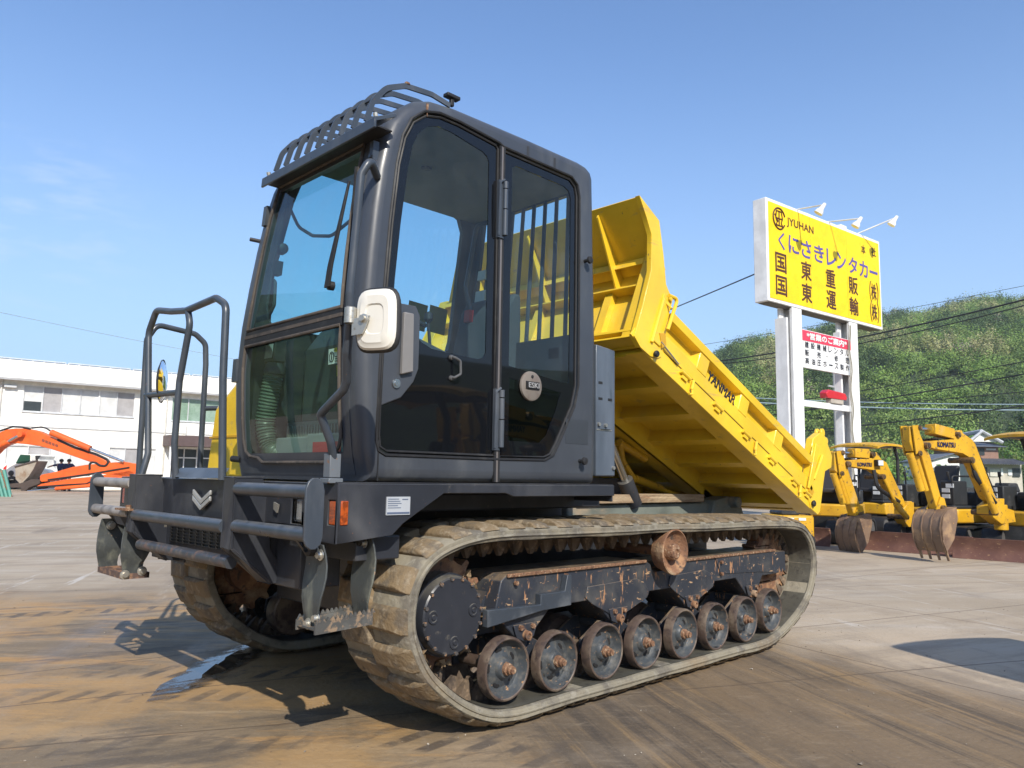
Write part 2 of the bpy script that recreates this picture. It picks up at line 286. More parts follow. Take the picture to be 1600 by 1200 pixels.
# ============================================================ THE GROUND
def ground():
    m = bpy.data.materials.new('yard_concrete'); m.use_nodes = True; nt = m.node_tree; b = nt.nodes['Principled BSDF']
    tcn = N(nt, 'ShaderNodeTexCoord'); co = tcn.outputs['Object']; sp = N(nt, 'ShaderNodeSeparateXYZ'); nt.links.new(co, sp.inputs[0])
    X, Y = sp.outputs['X'], sp.outputs['Y']
    wob = mathn(nt, 'MULTIPLY', mathn(nt, 'SUBTRACT', noise_mask(nt, co, 1.5, 0, 1, seed=9), .5), .10)
    def lin(p, q):      # signed distance to the line through p and q
        dx, dy = q[0]-p[0], q[1]-p[1]; l = math.hypot(dx, dy); a, bb = dy/l, -dx/l
        return mathn(nt, 'ADD', mathn(nt, 'ADD', mathn(nt, 'MULTIPLY', X, a), mathn(nt, 'MULTIPLY', Y, bb)), -(a*p[0]+bb*p[1]))
    def step(v, lo, hi):
        r = N(nt, 'ShaderNodeMapRange'); r.interpolation_type = 'SMOOTHSTEP'; r.inputs['From Min'].default_value = lo; r.inputs['From Max'].default_value = hi
        nt.links.new(v, r.inputs['Value']); return r.outputs[0]
    def inv(v): return mathn(nt, 'SUBTRACT', 1.0, v)
    def mul(a, c): return mathn(nt, 'MULTIPLY', a, c)
    def rotc(deg):
        m_ = N(nt, 'ShaderNodeMapping'); m_.inputs['Rotation'].default_value = (0, 0, R(deg)); nt.links.new(co, m_.inputs[0]); return m_.outputs[0]
    cl, crt, cz = rotc(44), rotc(-60), rotc(17)
    # pale worn concrete with drag streaks and scuffs
    col = mixc(nt, noise_mask(nt, co, .35, .3, .7), (.34, .27, .185), (.46, .37, .265))
    col = mixc(nt, mul(noise_mask(nt, cl, 1.1, .45, .7, (.25, 1.6, 1), detail=9, rough=.65), .6), col, (.50, .44, .36))
    col = mixc(nt, mul(noise_mask(nt, cz, 1.0, .48, .66, (.22, 1.8, 1), detail=10, rough=.7, seed=4), .6), col, (.24, .195, .145))
    col = mixc(nt, mul(noise_mask(nt, co, .8, .52, .66, detail=9, rough=.7, seed=24), .5), col, (.30, .23, .155))
    col = mixc(nt, mul(noise_mask(nt, crt, 3.2, .58, .68, (.2, 2.2, 1), detail=9, rough=.7, seed=26), .6), col, (.62, .58, .52))
    col = mixc(nt, mul(noise_mask(nt, co, .28, .48, .62, detail=8, rough=.65, seed=41), .55), col, (.27, .205, .135))
    col = mixc(nt, mul(noise_mask(nt, crt, .8, .54, .66, (.35, 1.4, 1), detail=9, rough=.7, seed=42), .55), col, (.18, .145, .11))
    # the soiled ground under and before the machine
    d1 = lin((3.37, -.06), (3.02, -1.49)); d2 = lin((-.21, 6.06), (1.10, 5.31))
    S1 = 1 if ((-1.43)*(0-3.37)-(-.35)*(0+.06)) > 0 else -1; S2 = 1 if ((-.75)*(0+.21)-(1.31)*(0-6.06)) > 0 else -1
    bl = mul(mathn(nt, 'SUBTRACT', noise_mask(nt, crt, 1.3, .2, .8, (.4, 1.2, 1), detail=8, rough=.7, seed=19), .5), .9)
    slab = mul(step(mathn(nt, 'ADD', mul(d1, S1), mul(bl, .5)), -.30, .55), step(mathn(nt, 'ADD', mul(d2, S2), bl), -.5, 1.3))
    edge = mul(step(mathn(nt, 'ADD', mul(d1, S1), wob), -.01, .04), .30)
    left = noise_mask(nt, cl, 1.2, .40, .60, (.35, 1.3, 1), detail=10, rough=.7, seed=2)
    sl_ = mixc(nt, left, (.185, .135, .080), (.33, .235, .135))
    sl_ = mixc(nt, mul(noise_mask(nt, cl, 1.7, .47, .60, (.35, 1.5, 1), detail=10, rough=.72, seed=5), .85), sl_, (.44, .24, .075))
    sl_ = mixc(nt, mul(noise_mask(nt, cz, 1.9, .50, .62, (.3, 1.5, 1), detail=10, rough=.75, seed=7), .75), sl_, (.07, .056, .044))
    sl_ = mixc(nt, mul(noise_mask(nt, cl, 4.0, .55, .68, (.25, 2, 1), detail=9, rough=.75, seed=33), .5), sl_, (.42, .33, .21)); sl_ = mixc(nt, mul(noise_mask(nt, co, .75, .46, .60, detail=9, rough=.66, seed=52), .6), sl_, (.45, .265, .095))
    sr_ = mixc(nt, noise_mask(nt, crt, 1.0, .38, .62, (.3, 1.3, 1), detail=10, rough=.7, seed=8), (.075, .055, .036), (.175, .120, .066))
    sr_ = mixc(nt, mul(noise_mask(nt, crt, 2.3, .50, .64, (.13, 2.2, 1), detail=11, rough=.75, seed=9), .7), sr_, (.30, .19, .08))
    sr_ = mixc(nt, mul(noise_mask(nt, crt, 2.8, .50, .62, (.12, 2.6, 1), detail=11, rough=.78, seed=13), .8), sr_, (.035, .027, .022))
    sr_ = mixc(nt, mul(noise_mask(nt, cz, 6.0, .58, .68, (.3, 1.6, 1), detail=9, rough=.75, seed=14), .5), sr_, (.28, .22, .145)); sr_ = mixc(nt, mul(noise_mask(nt, co, .8, .48, .66, detail=8, rough=.66, seed=51), .55), sr_, (.25, .20, .145))
    side = step(mathn(nt, 'ADD', mul(lin((-2.03, -2.65), (.45, -.1)), 1), mul(bl, .8)), -.35, .45)
    soil = mixc(nt, side, sl_, sr_)
    # printed track lugs dragged across the mud
    for (p, q, w, k) in (((-.42, 2.3), (.75, 1.25), .17, .75), ((-.9, 2.0), (.1, 1.2), .13, .5), ((-1.4, 4.9), (1.2, 4.1), .13, .65), ((-1.2, 1.25), (-.2, .5), .14, .5), ((.10, .35), (.45, -.35), .15, .7), ((.35, .30), (.62, -.30), .10, .6)):
        dl = lin(p, q); e = Vector((q[0]-p[0], q[1]-p[1])).normalized()
        al = mathn(nt, 'ADD', mul(X, e.x), mul(Y, e.y))
        band = inv(step(mathn(nt, 'ABSOLUTE', mathn(nt, 'ADD', dl, mul(wob, .5))), w*.6, w*1.1))
        c_ = ((p[0]+q[0])/2*e.x+(p[1]+q[1])/2*e.y); L_ = math.hypot(q[0]-p[0], q[1]-p[1])/2
        ends = inv(step(mathn(nt, 'ABSOLUTE', mathn(nt, 'ADD', al, -c_)), L_*.8, L_*1.4))
        st = step(mathn(nt, 'SINE', mul(mathn(nt, 'ADD', mathn(nt, 'ADD', al, mul(dl, .35)), mul(wob, .15)), 2*math.pi/.16)), -.1, .6)
        soil = mixc(nt, mul(mul(mul(mul(band, st), ends), noise_mask(nt, co, 5, .38, .58, seed=17)), min(1, k*1.3)), soil, (.075, .058, .044))
    col = mixc(nt, mathn(nt, 'MAXIMUM', mul(slab, .92), mul(edge, slab)), col, soil)
    # fine grit and specks
    col = mixc(nt, mul(noise_mask(nt, co, 60, .55, .75), .20), col, (.46, .38, .28)); col = mixc(nt, mul(noise_mask(nt, co, 38, .60, .72, seed=3), .45), col, (.09, .07, .055))
    col = mixc(nt, mul(noise_mask(nt, cl, 11, .52, .70, (.3, 1.2, 1), detail=9, rough=.8, seed=31), .28), col, (.42, .33, .22))
    # joints between the slabs
    wv = mul(wob, .25)
    for p, q in (((-1.063, 1.189), (-.044, .717)), ((3.37, -.06), (3.02, -1.49)), ((-.21, 6.06), (1.10, 5.31)), ((-.443, 4.896), (.80, 4.25)), ((4.46, .18), (6.06, -.32)), ((7.42, 1.45), (13.0, .70)), ((8.6, 12.), (7.0, 5.5)), ((5, 16.), (12.0, 14.2))):
        j = inv(step(mathn(nt, 'ABSOLUTE', mathn(nt, 'ADD', lin(p, q), wv)), .003, .012))
        col = mixc(nt, mul(j, .75), col, (.10, .07, .045))
    nt.links.new(col, b.inputs['Base Color'])
    rg = N(nt, 'ShaderNodeMapRange'); rg.inputs['To Min'].default_value = .85; rg.inputs['To Max'].default_value = .50
    nt.links.new(mul(slab, noise_mask(nt, crt, 1.4, .45, .7, (.3, 1.5, 1), seed=21)), rg.inputs['Value']); nt.links.new(rg.outputs[0], b.inputs['Roughness'])
    n1 = N(nt, 'ShaderNodeTexNoise', Scale=30, Detail=8); nt.links.new(co, n1.inputs[0]); bp = N(nt, 'ShaderNodeBump', Strength=.35, Distance=.012)
    nt.links.new(n1.outputs['Fac'], bp.inputs['Height']); nt.links.new(bp.outputs[0], b.inputs['Normal'])
    g = MB(); g.add([(-120, -120, 0), (900, -300, 0), (900, 900, 0), (-120, 900, 0)], [(0, 1, 2, 3)]); o = g.build('yard_ground', m, base=(0, 0, 0)); tag(o, kind='structure')
ground()
# grass verge and field road beyond the parked machines
gm = mk('grass_verge', (.10, .15, .035), .9, layers=[((.20, .21, .08), .25, .45, .65, (1, 1, 1)), ((.045, .085, .02), .6, .5, .7, (1, 1, 1)), ((.26, .22, .12), .12, .58, .7, (1, 1, 1))], bump=.6, bscale=3)
g = MB(); g.add([(27, -60, .012), (300, -160, .012), (300, 240, .012), (60, 60, .012), (31, 12, .012)], [(0, 1, 2, 3, 4)]); tag(g.build('grass_field', gm, base=(0, 0, 0)), kind='structure')
rd = mk('pale_lane', (.42, .40, .36), .9); g = MB(); g.add([(40, -30, .03), (46, -32, .03), (62, 30, .03), (55, 32, .03)], [(0, 1, 2, 3)]); tag(g.build('lane', rd, base=(0, 0, 0)), kind='structure')
# puddle of water dripping from under the front
def puddle():
    def pt(x, y): v = ray(x, y); return CP+v*((.004-CP.z)/v.z)
    out = [pt(x, y) for x, y in ((225, 1100), (250, 1070), (290, 1050), (300, 1030), (330, 1018), (380, 1002), (430, 992), (440, 1000), (425, 1020), (400, 1035), (370, 1062), (350, 1082), (300, 1098))]
    g = MB(); g.plate(out, [], (0, 0, .001), back=False)
    m = bpy.data.materials.new('puddle_water'); m.use_nodes = True; nt = m.node_tree; b = nt.nodes['Principled BSDF']; b.inputs['Base Color'].default_value = (.03, .026, .022, 1); b.inputs['Roughness'].default_value = .02
    co = N(nt, 'ShaderNodeTexCoord').outputs['Object']; mp_ = N(nt, 'ShaderNodeMapping'); mp_.inputs['Rotation'].default_value = (0, 0, R(44)); nt.links.new(co, mp_.inputs[0])
    c0 = pt(335, 1042); ax = (pt(405, 1010)-pt(262, 1084)).normalized(); vs_ = N(nt, 'ShaderNodeVectorMath', operation='SUBTRACT'); nt.links.new(co, vs_.inputs[0]); vs_.inputs[1].default_value = c0
    def dot(v): d_ = N(nt, 'ShaderNodeVectorMath', operation='DOT_PRODUCT'); nt.links.new(vs_.outputs[0], d_.inputs[0]); d_.inputs[1].default_value = v; return d_.outputs['Value']
    L_ = (pt(405, 1010)-pt(262, 1084)).length/2; e1 = mathn(nt, 'MULTIPLY', dot(ax), 1/L_); e2 = mathn(nt, 'MULTIPLY', dot(Vector((-ax.y, ax.x, 0))), 1/.13)
    rr = mathn(nt, 'ADD', mathn(nt, 'MULTIPLY', e1, e1), mathn(nt, 'MULTIPLY', e2, e2))
    nz_ = N(nt, 'ShaderNodeTexNoise', Scale=5.5, Detail=9, Roughness=.68); nt.links.new(mp_.outputs[0], nz_.inputs[0]); mp_.inputs['Scale'].default_value = (.8, 2.4, 1)
    f = mathn(nt, 'ADD', rr, mathn(nt, 'MULTIPLY', mathn(nt, 'SUBTRACT', nz_.outputs['Fac'], .5), 4.6))
    def stp(lo, hi): r_ = N(nt, 'ShaderNodeMapRange'); r_.inputs['From Min'].default_value = lo; r_.inputs['From Max'].default_value = hi; r_.inputs['To Min'].default_value = 1; r_.inputs['To Max'].default_value = 0; nt.links.new(f, r_.inputs['Value']); return r_.outputs[0]
    t = N(nt, 'ShaderNodeBsdfTransparent'); wet = N(nt, 'ShaderNodeBsdfPrincipled'); wet.inputs['Base Color'].default_value = (.05, .037, .026, 1); wet.inputs['Roughness'].default_value = .35
    m1 = N(nt, 'ShaderNodeMixShader'); nt.links.new(mathn(nt, 'MULTIPLY', stp(.9, 1.7), .75), m1.inputs[0]); nt.links.new(t.outputs[0], m1.inputs[1]); nt.links.new(wet.outputs[0], m1.inputs[2])
    m2 = N(nt, 'ShaderNodeMixShader'); nt.links.new(stp(.55, .8), m2.inputs[0]); nt.links.new(m1.outputs[0], m2.inputs[1]); nt.links.new(b.outputs[0], m2.inputs[2]); nt.links.new(m2.outputs[0], nt.nodes['Material Output'].inputs[0])
    tag(g.build('puddle', m, base=(0, 0, 0)), kind='structure')
puddle()
def grit():
    g = MB()
    for i in range(900):
        a = R(random.uniform(8, 84)); d = random.uniform(1.6, 9)**1.0; x, y = CP.x+math.cos(a)*d, CP.y+math.sin(a)*d; s_ = random.uniform(.002, .0065)*(2.0 if random.random() < .04 else 1)
        vs = [Vector((x+random.uniform(-1, 1)*s_, y+random.uniform(-1, 1)*s_, random.uniform(0, 1.1)*s_)) for _ in range(6)]
        g.add(vs, [(0, 1, 2), (0, 2, 3), (0, 3, 4), (1, 2, 5), (2, 3, 5), (3, 4, 5), (0, 1, 4), (1, 4, 5)])
    tag(g.build('grit', mk('grit', (.20, .16, .12), .9, layers=[((.45, .40, .33), 3, .5, .6, (1, 1, 1))]), base=(0, 0, 0), smooth=False), kind='stuff')
grit()

# ============================================================ THE CRAWLER DUMPER
V = thing('crawler_dumper', 'large dark grey and yellow tracked dump carrier with its bed tipped up', 'dumper', (1.75, 1.25, 0))
def P(name, mb, mat, parent=None, bevel=0, **k): return mb.build(name, mat, parent or V, bevel, **k)

# ---------------- rubber tracks
def track_path():
    K = [(.60, .030), (1.0, .030), (1.8, .030), (2.6, .030), (3.08, .034), (3.42, .13), (3.69, .28), (3.81, .47), (3.815, .65), (3.70, .80), (3.50, .868), (3.0, .888), (2.3, .895), (1.93, .905), (1.5, .905), (.9, .912), (.45, .912), (.20, .855), (.075, .745), (.035, .60), (.055, .45), (.16, .27), (.36, .105)]
    K = [(x-.062*max(0, min(1, (.62-x)/.5)) if z > .06 else x-.02*(x < .8), z) for x, z in K]
    n = len(K); P_ = []
    for i in range(n):
        p0, p1, p2, p3 = [Vector(K[(i+j-1) % n]) for j in range(4)]
        for k in range(16):
            t = k/16; P_.append(.5*((2*p1)+(-p0+p2)*t+(2*p0-5*p1+4*p2-p3)*t*t+(-p0+3*p1-3*p2+p3)*t**3))
    L = [0]
    for i in range(len(P_)): L.append(L[-1]+(P_[(i+1) % len(P_)]-P_[i]).length)
    def s2p(s):
        s %= L[-1]; i = np.searchsorted(L, s, side='right')-1; i = min(i, len(P_)-1); a, b_ = P_[i], P_[(i+1) % len(P_)]
        q = a.lerp(b_, (s-L[i])/max(1e-9, L[i+1]-L[i])); t = (b_-a).normalized()
        return q, t
    return s2p, L[-1]
S2P, TLEN = track_path()
def track(side):
    YY = (lambda y: y) if side == 0 else (lambda y: 2.5-y)
    n = 76; pitch = TLEN/n; nl = 50; lp = TLEN/nl
    def fr_(s):     # smooth tangent
        q, _ = S2P(s); a, _ = S2P(s-.05); b_, _ = S2P(s+.05); t = (b_-a).normalized(); return q, t, Vector((t.y, -t.x))   # outward (path runs counter-clockwise seen from the side)
    def pt(s, out, y):
        q, t, o = fr_(s); r = q+o*out; return (r.x, YY(y), r.y)
    belt = MB(); prof = [(.0, -.042), (.008, -.056), (.03, -.062), (.50, -.062), (.522, -.056), (.53, -.042), (.53, -.012), (.515, 0), (.015, 0), (.0, -.012)]
    ns = n*3; vs = []
    for i in range(ns):
        s = i*TLEN/ns
        wav = .006*math.sin(s*9.0)+.004*math.sin(s*23)
        vs += [pt(s, o+(0 if (abs(y-.25) < .2) else wav*.3), y) for y, o in prof]
    m = len(prof); belt.add(vs, [(i*m+k, i*m+(k+1) % m, ((i+1) % ns)*m+(k+1) % m, ((i+1) % ns)*m+k) for i in range(ns) for k in range(m)])
    # raised rubs along the flank
    for y, o in ((-.001, -.036),):
        belt.tube([pt(i*TLEN/ns, o, y) for i in range(ns)], .007, 6, closed=True)
    lug = MB()
    def block(s, w, wt, y0, y1, yt0, yt1, h):
        ws, wts = w/2, wt/2; v_ = []
        for (hs, yy0, yy1, o) in ((ws, y0, y1, -.004), (ws*.96, y0+.3*(yt0-y0), y1+.3*(yt1-y1), h*.5), (wts, yt0, yt1, h)):
            v_ += [pt(s-hs, o, yy0), pt(s+hs, o, yy0), pt(s+hs, o, yy1), pt(s-hs, o, yy1)]
        f_ = [(8, 9, 10, 11)]
        for L0 in (0, 4): f_ += [(L0+k, L0+(k+1) % 4, L0+4+(k+1) % 4, L0+4+k) for k in range(4)]
        lug.add(v_, f_)
    for i in range(nl):
        s = i*lp; j = random.uniform(-.004, .004); h1 = .030+random.uniform(-.004, .002)
        block(s, .112+j, .078+j, .0, .285, .085, .262, h1)
        block(s+lp*.5, .112, .078, .245, .530, .268, .445, .030)
    t = P('rubber_track', belt, rub, ang=40)
    for y0_, y1_ in ((.022, .195), (.335, .508)):
        rs_ = MB(); rs_.add([pt(i*TLEN/ns, -.0635, y) for i in range(ns) for y in (y0_, y1_)], [(2*i, 2*i+1, (2*i+3) % (2*ns), (2*i+2) % (2*ns)) for i in range(ns)])
        P('running_surface', rs_, mk('running_rubber', (.075, .072, .058), .55, layers=[((.17, .155, .12), 3.5, .5, .75, (1, 1, 1), .8, .8), ((.04, .038, .033), 18, .5, .7, (1, 1, 1))], bump=.2), t, ang=60)
    P('track_lugs', lug, rubd if True else rub, t, bevel=.004)
    teeth = MB()
    for i in range(n):
        s = i*pitch
        for yc in (.225, .305):
            v_ = []
            for o, w, dy in ((-.058, .040, .024), (-.105, .030, .019), (-.152, .009, .010)):
                v_ += [pt(s-w, o, yc-dy), pt(s+w, o, yc-dy), pt(s+w, o, yc+dy), pt(s-w, o, yc+dy)]
            f_ = [(8, 9, 10, 11)]
            for L0 in (0, 4): f_ += [(L0+k, L0+(k+1) % 4, L0+4+(k+1) % 4, L0+4+k) for k in range(4)]
            teeth.add(v_, f_)
    P('drive_teeth', teeth, mk('dirty_teeth', (.13, .095, .065), .85, layers=[((.24, .17, .11), 30, .5, .66, (1, 1, 1)), ((.06, .045, .035), 12, .5, .65, (1, 1, 1))], bump=.3), t)
    # track frame beam
    fy, ft = YY(.115), (.30 if side == 0 else -.30)
    outl = [(.62, .655), (.66, .682), (1.80, .680), (1.845, .655), (1.875, .61), (1.96, .61), (2.0, .655), (3.38, .662), (3.40, .645), (3.54, .645), (3.545, .50), (3.40, .49)]
    low = []
    for c in (3.02, 2.27, 1.52, .78): low += [(c+.20, .50), (c+.13, .44), (c+.055, .375), (c+.02, .355), (c-.02, .355), (c-.055, .375), (c-.13, .44), (c-.20, .50)]
    low[0] = (3.19, .49)
    beam = MB(); beam.plate([(x, fy, z) for x, z in outl+low], [], (0, ft, 0))
    f = P('track_frame', beam, frm, bevel=.006)
    s_ = -1 if side == 0 else 1
    # welded reinforcement plates, step bracket and rib lines
    for a, b_ in ((1.24, 1.80), (2.02, 2.52)):
        q = MB(); q.plate([(a, fy, .52), (a+.02, fy, .575), (b_-.10, fy, .585), (b_-.03, fy, .56), (b_+.02, fy, .50), (b_+.0, fy, .47), (1.52 if a < 2 else 2.27, fy, .38), (a+.06, fy, .48)], [], (0, s_*.008, 0)); P('reinforcement_plate', q, frm, f, bevel=.003)
    q = MB(); q.plate([(2.55, fy, .66), (3.36, fy, .655), (3.36, fy, .50), (3.15, fy, .52), (2.62, fy, .545)], [], (0, s_*.006, 0))
    P('reinforcement_plate', q, frm, f, bevel=.003)
    for c in (3.02, 2.27, 1.52, .78): q = MB(); q.plate([(c-.085, fy+s_*.008, .44), (c+.085, fy+s_*.008, .44), (c+.06, fy+s_*.008, .375), (c, fy+s_*.008, .35), (c-.06, fy+s_*.008, .375)], [], (0, s_*.008, 0)); P('pivot_plate', q, frm, f, bevel=.003)
    q = MB(); q.box(.655, 1.79, min(fy+s_*.014, fy+.0), max(fy+s_*.014, fy), .668, .686); q.box(2.01, 3.37, min(fy+s_*.014, fy), max(fy+s_*.014, fy), .650, .667); P('dirt_ledge', q, rustb, f, bevel=.004)
    if side == 0:
        q = MB()   # guard bracket over the front of the frame
        q.plate([(.50, .075, .535), (.86, .075, .525), (.86, .075, .575), (1.04, .075, .575), (1.06, .075, .655), (1.09, .075, .655), (1.09, .075, .50), (.88, .075, .495), (.50, .075, .455)], [], (0, .038, 0)); P('guard_bracket', q, mk('bracket_paint', (.042, .052, .066), .42, layers=[((.12, .13, .14), 6, .45, .75, (1, 1, 1)), (RUST, 26, .66, .72, (1, 1, 1), .8)]), f, bevel=.003)
        q = MB(); q.plate([(.52, .2, .47), (.66, .2, .68), (.70, .2, .68), (.70, .2, .47)], [], (0, .2, 0)); q.box(.42, .72, .20, .42, .40, .50); P('beam_nose', q, frm, f)
    for c in (3.02, 2.27, 1.52, .78):
        for dx in (-.04, .045): q = MB(); q.bolt((c+dx, fy+s_*.016, .425), (0, s_, 0), .014, .014); P('frame_bolt', q, rustb, f)
        q = MB(); q.lathe((c, fy+s_*.014, .385), (0, s_, 0), [(0, .024), (.026, .022), (.028, .012), (.020, .010), (.020, 0)], 14); P('pivot_bolt', q, rusty, f)
    for x, z in ((.71, .64), (1.075, .65), (1.08, .56), (2.62, .62), (2.62, .545)): q = MB(); q.bolt((x, fy+s_*.008, z), (0, s_, 0), .012, .016); P('frame_bolt', q, rustb, f)
    # bogie arms between paired rollers
    xs = [.60, .955, 1.335, 1.70, 2.08, 2.445, 2.82, 3.17]; zs = [.262, .245, .240, .238, .238, .238, .240, .262]
    for k in range(4):
        q = MB(); a, b_ = xs[2*k], xs[2*k+1]; c = (a+b_)/2
        for y in (.17, .36): q.plate([(a-.06, YY(y), zs[2*k]-.03), (a-.05, YY(y), zs[2*k]+.05), (c-.08, YY(y), .37), (c+.08, YY(y), .37), (b_+.05, YY(y), zs[2*k+1]+.05), (b_+.06, YY(y), zs[2*k+1]-.03), (c, YY(y), .25)], [], (0, .02 if side == 0 else -.02, 0))
        q.cyl((c, YY(.12), .345), (c, YY(.42), .345), .035); P('bogie_arm', q, frm, f, bevel=.004)
    # rollers
    def roller(x, z):
        w = MB(); o = (x, YY(.035), z); ax = (0, 1 if side == 0 else -1, 0)
        w.lathe(o, ax, [(.058, .128), (.062, .140), (.056, .147), (.012, .147), (.002, .143), (.0, .136), (.004, .131)], 40, 0)
        w.lathe(o, ax, [(.004, .131), (.030, .124), (.048, .112), (.052, .09), (.040, .062), (.036, .052), (.020, .045), (.014, .040), (.012, .030), (.012, 0)], 40, 1)
        w.lathe(o, ax, [(.056, .10), (.058, .128)], 24, 0)
        t_ = P('track_roller', w, [tire, whl], ang=28)
        h = MB(); h.lathe(o, ax, [(.014, .030), (-.004, .028), (-.008, .021), (-.024, .021), (-.028, .016), (-.038, .016), (-.040, 0)], 14); P('hub', h, rustb, t_)
        sp_ = MB()   # dark lightening holes of the dish
        a0 = random.uniform(0, 6)
        for k in range(5):
            a = a0+k*2*math.pi/5; c, s2 = math.cos(a), math.sin(a); r_ = .082
            cx, cz = o[0]+c*r_, o[2]+s2*r_; yv = .046
            pts = []
            for j in range(10):
                b2 = j*2*math.pi/10; u_, v_ = math.cos(b2)*.011, math.sin(b2)*.021
                pts.append((cx+c*u_-s2*v_, YY(.035+yv), cz+s2*u_+c*v_))
            sp_.plate(pts, [], (0, .004 if side == 0 else -.004, 0))
        P('lightening_holes', sp_, blk, t_)
        w = MB(); o2 = (x, YY(.36), z); w.lathe(o2, ax, [(.12, .0), (.12, .140), (.112, .147), (.012, .147), (0, .14), (.03, .12), (.04, 0)], 28); w.cyl((x, YY(.08), z), (x, YY(.40), z), .03, seg=12); P('inner_roller', w, tire, t_)
    for x, z in zip(xs, zs): roller(x, z)
    # return roller, flared bowl
    w = MB(); o = (1.93, YY(-.005), .732); ax = (0, 1 if side == 0 else -1, 0)
    w.lathe(o, ax, [(.03, .0), (.05, .045), (.045, .085), (.02, .118), (.0, .126), (.003, .134), (.02, .134), (.065, .120), (.10, .108), (.105, .03), (.52, .03)], 40)
    rr = P('return_roller', w, rusty, ang=40); h = MB(); h.lathe(o, ax, [(.05, .052), (.0, .046), (-.008, .036), (-.010, .018), (.0, .014), (.0, .0)], 16); P('hub', h, rustb, rr)
    # final drive with bolted cover
    w = MB(); c0 = (.30, YY(.085), .530); w.lathe(c0, ax, [(.0, 0), (0, .165), (.006, .172), (.02, .176), (.05, .178), (.05, .186), (.16, .186), (.16, .0)], 44, 0)
    fdv = P('final_drive_cover', w, drk, ang=25)
    for k in range(16):
        q = MB(); a = k*2*math.pi/16+.1; q.bolt((c0[0]+math.cos(a)*.165, YY(.090), c0[2]+math.sin(a)*.165), (0, s_, 0), .0095, .013); P('cover_bolt', q, mk('dull_bolt', (.075, .07, .068), .5, layers=[((.3, .17, .09), 60, .5, .6, (1, 1, 1))]), fdv)
    for a in (.12, math.pi-.05, -1.5):
        q = MB(); p_ = Vector((c0[0]+math.cos(a)*.118, YY(.085), c0[2]+math.sin(a)*.118)); q.lathe(p_, (0, s_, 0), [(.0, .030), (.006, .028), (.006, .020), (.003, .018), (.003, .012), (.008, .010), (.008, 0)], 18); P('drain_plug', q, drk, fdv)
    def cog(name, cx, cz, r, nt_, y0, y1, hubr):
        w = MB(); pts = []
        for k in range(nt_):
            for da, rr_ in ((-.42, r-.045), (-.2, r-.04), (-.1, r), (.1, r), (.2, r-.04), (.42, r-.045)):
                a = (k+da)*2*math.pi/nt_; pts.append((cx+math.cos(a)*rr_, YY(y0), cz+math.sin(a)*rr_))
        hole = [(cx+math.cos(k*.4488)*hubr, YY(y0), cz+math.sin(k*.4488)*hubr) for k in range(14)]
        w.plate(pts, [hole], (0, YY(y1)-YY(y0), 0)); w.lathe((cx, YY(y0-.03), cz), ax, [(0, 0), (0, hubr*.8), (.02, hubr+.01), (.22, hubr+.01), (.22, 0)], 24)
        P(name, w, rusty, bevel=.004)
    cog('drive_sprocket', .31, .545, .275, 15, .215, .315, .12); cog('idler_wheel', 3.49, .55, .262, 17, .215, .315, .10)
    q = MB()   # caked mud around the sprocket
    for k in range(46):
        a = random.uniform(-2.6, .9); r_ = random.uniform(.20, .25); c_ = Vector((.31+math.cos(a)*r_, YY(random.uniform(.13, .24)), .53+math.sin(a)*r_)); s3 = random.uniform(.012, .03)
        q.add([c_+Vector((random.uniform(-1, 1), random.uniform(-1, 1), random.uniform(-1, 1)))*s3 for _ in range(6)], [(0, 1, 2), (0, 2, 3), (0, 3, 4), (1, 2, 5), (2, 3, 5), (3, 4, 5)])
    tag(P('caked_mud', q, mk('caked_mud', (.27, .19, .11), .95, bump=.4), fdv, smooth=False))
track(0); track(1)

# ---------------- chassis between the tracks
q = MB(); q.box(.30, 3.55, .78, 1.72, .42, .90); q.box(.28, .6, .60, 1.90, .62, .90); q.box(-.20, 1.62, .62, 1.88, .90, 1.09); q.box(1.62, 2.7, .92, 2.1, .90, 1.16); q.box(2.7, 3.1, .9, 2.0, .88, 1.02); q.plate([(1.62, 1.3, 1.16), (2.5, 1.3, 1.16), (2.2, 1.3, 1.42), (1.62, 1.3, 1.62)], [], (0, .8, 0)); q.box(.2, 1.6, .30, .62, .985, 1.07); q.box(.6, 3.3, .56, .64, .35, .50); q.box(.6, 3.3, 1.86, 1.94, .35, .50)  # dark boxes for hoist and engine, added to darken the bed's underside
for x in (.9, 1.7, 2.6, 3.3): q.box(x, x+.14, .40, 2.10, .50, .62)
ch = P('chassis', q, drk, bevel=.01)
q = MB(); q.plate([(1.72, .66, .885), (1.72, .66, .985), (3.35, .66, .985), (3.42, .66, .965), (3.47, .66, .885)], [], (0, .14, 0)); q.box(3.2, 3.62, .9, 1.6, .87, .93)
P('side_rail', q, grnst, ch, bevel=.012)
q = MB(); q.prism([(3.35, .62, .88), (3.42, .62, 1.0), (3.62, .62, 1.03), (3.80, .62, .98), (3.86, .62, .88)], (0, .16, 0)); q.prism([(3.35, 1.72, .88), (3.42, 1.72, 1.0), (3.62, 1.72, 1.03), (3.80, 1.72, .98), (3.86, 1.72, .88)], (0, .16, 0)); q.cyl((3.66, .55, .985), (3.66, 1.95, .985), .045)
P('pivot_bracket', q, grnst, ch, bevel=.01)
q = MB()
L0, L1, y0, y1 = 1.78, 3.26, .62, .78
pts = [(L0, 1.052), (2.2, 1.048), (2.7, 1.052), (L1, 1.047), (L1, .990), (L0, .990)]
q.plate([(x, y0, z) for x, z in pts], [], (0, y1-y0, 0)); wb = P('timber_bearer', q, wood, bevel=.006)
q = MB(); q.bolt((2.35, .70, 1.047), (0, 0, 1), .022, .03); P('bearer_bolt', q, zinc, wb)

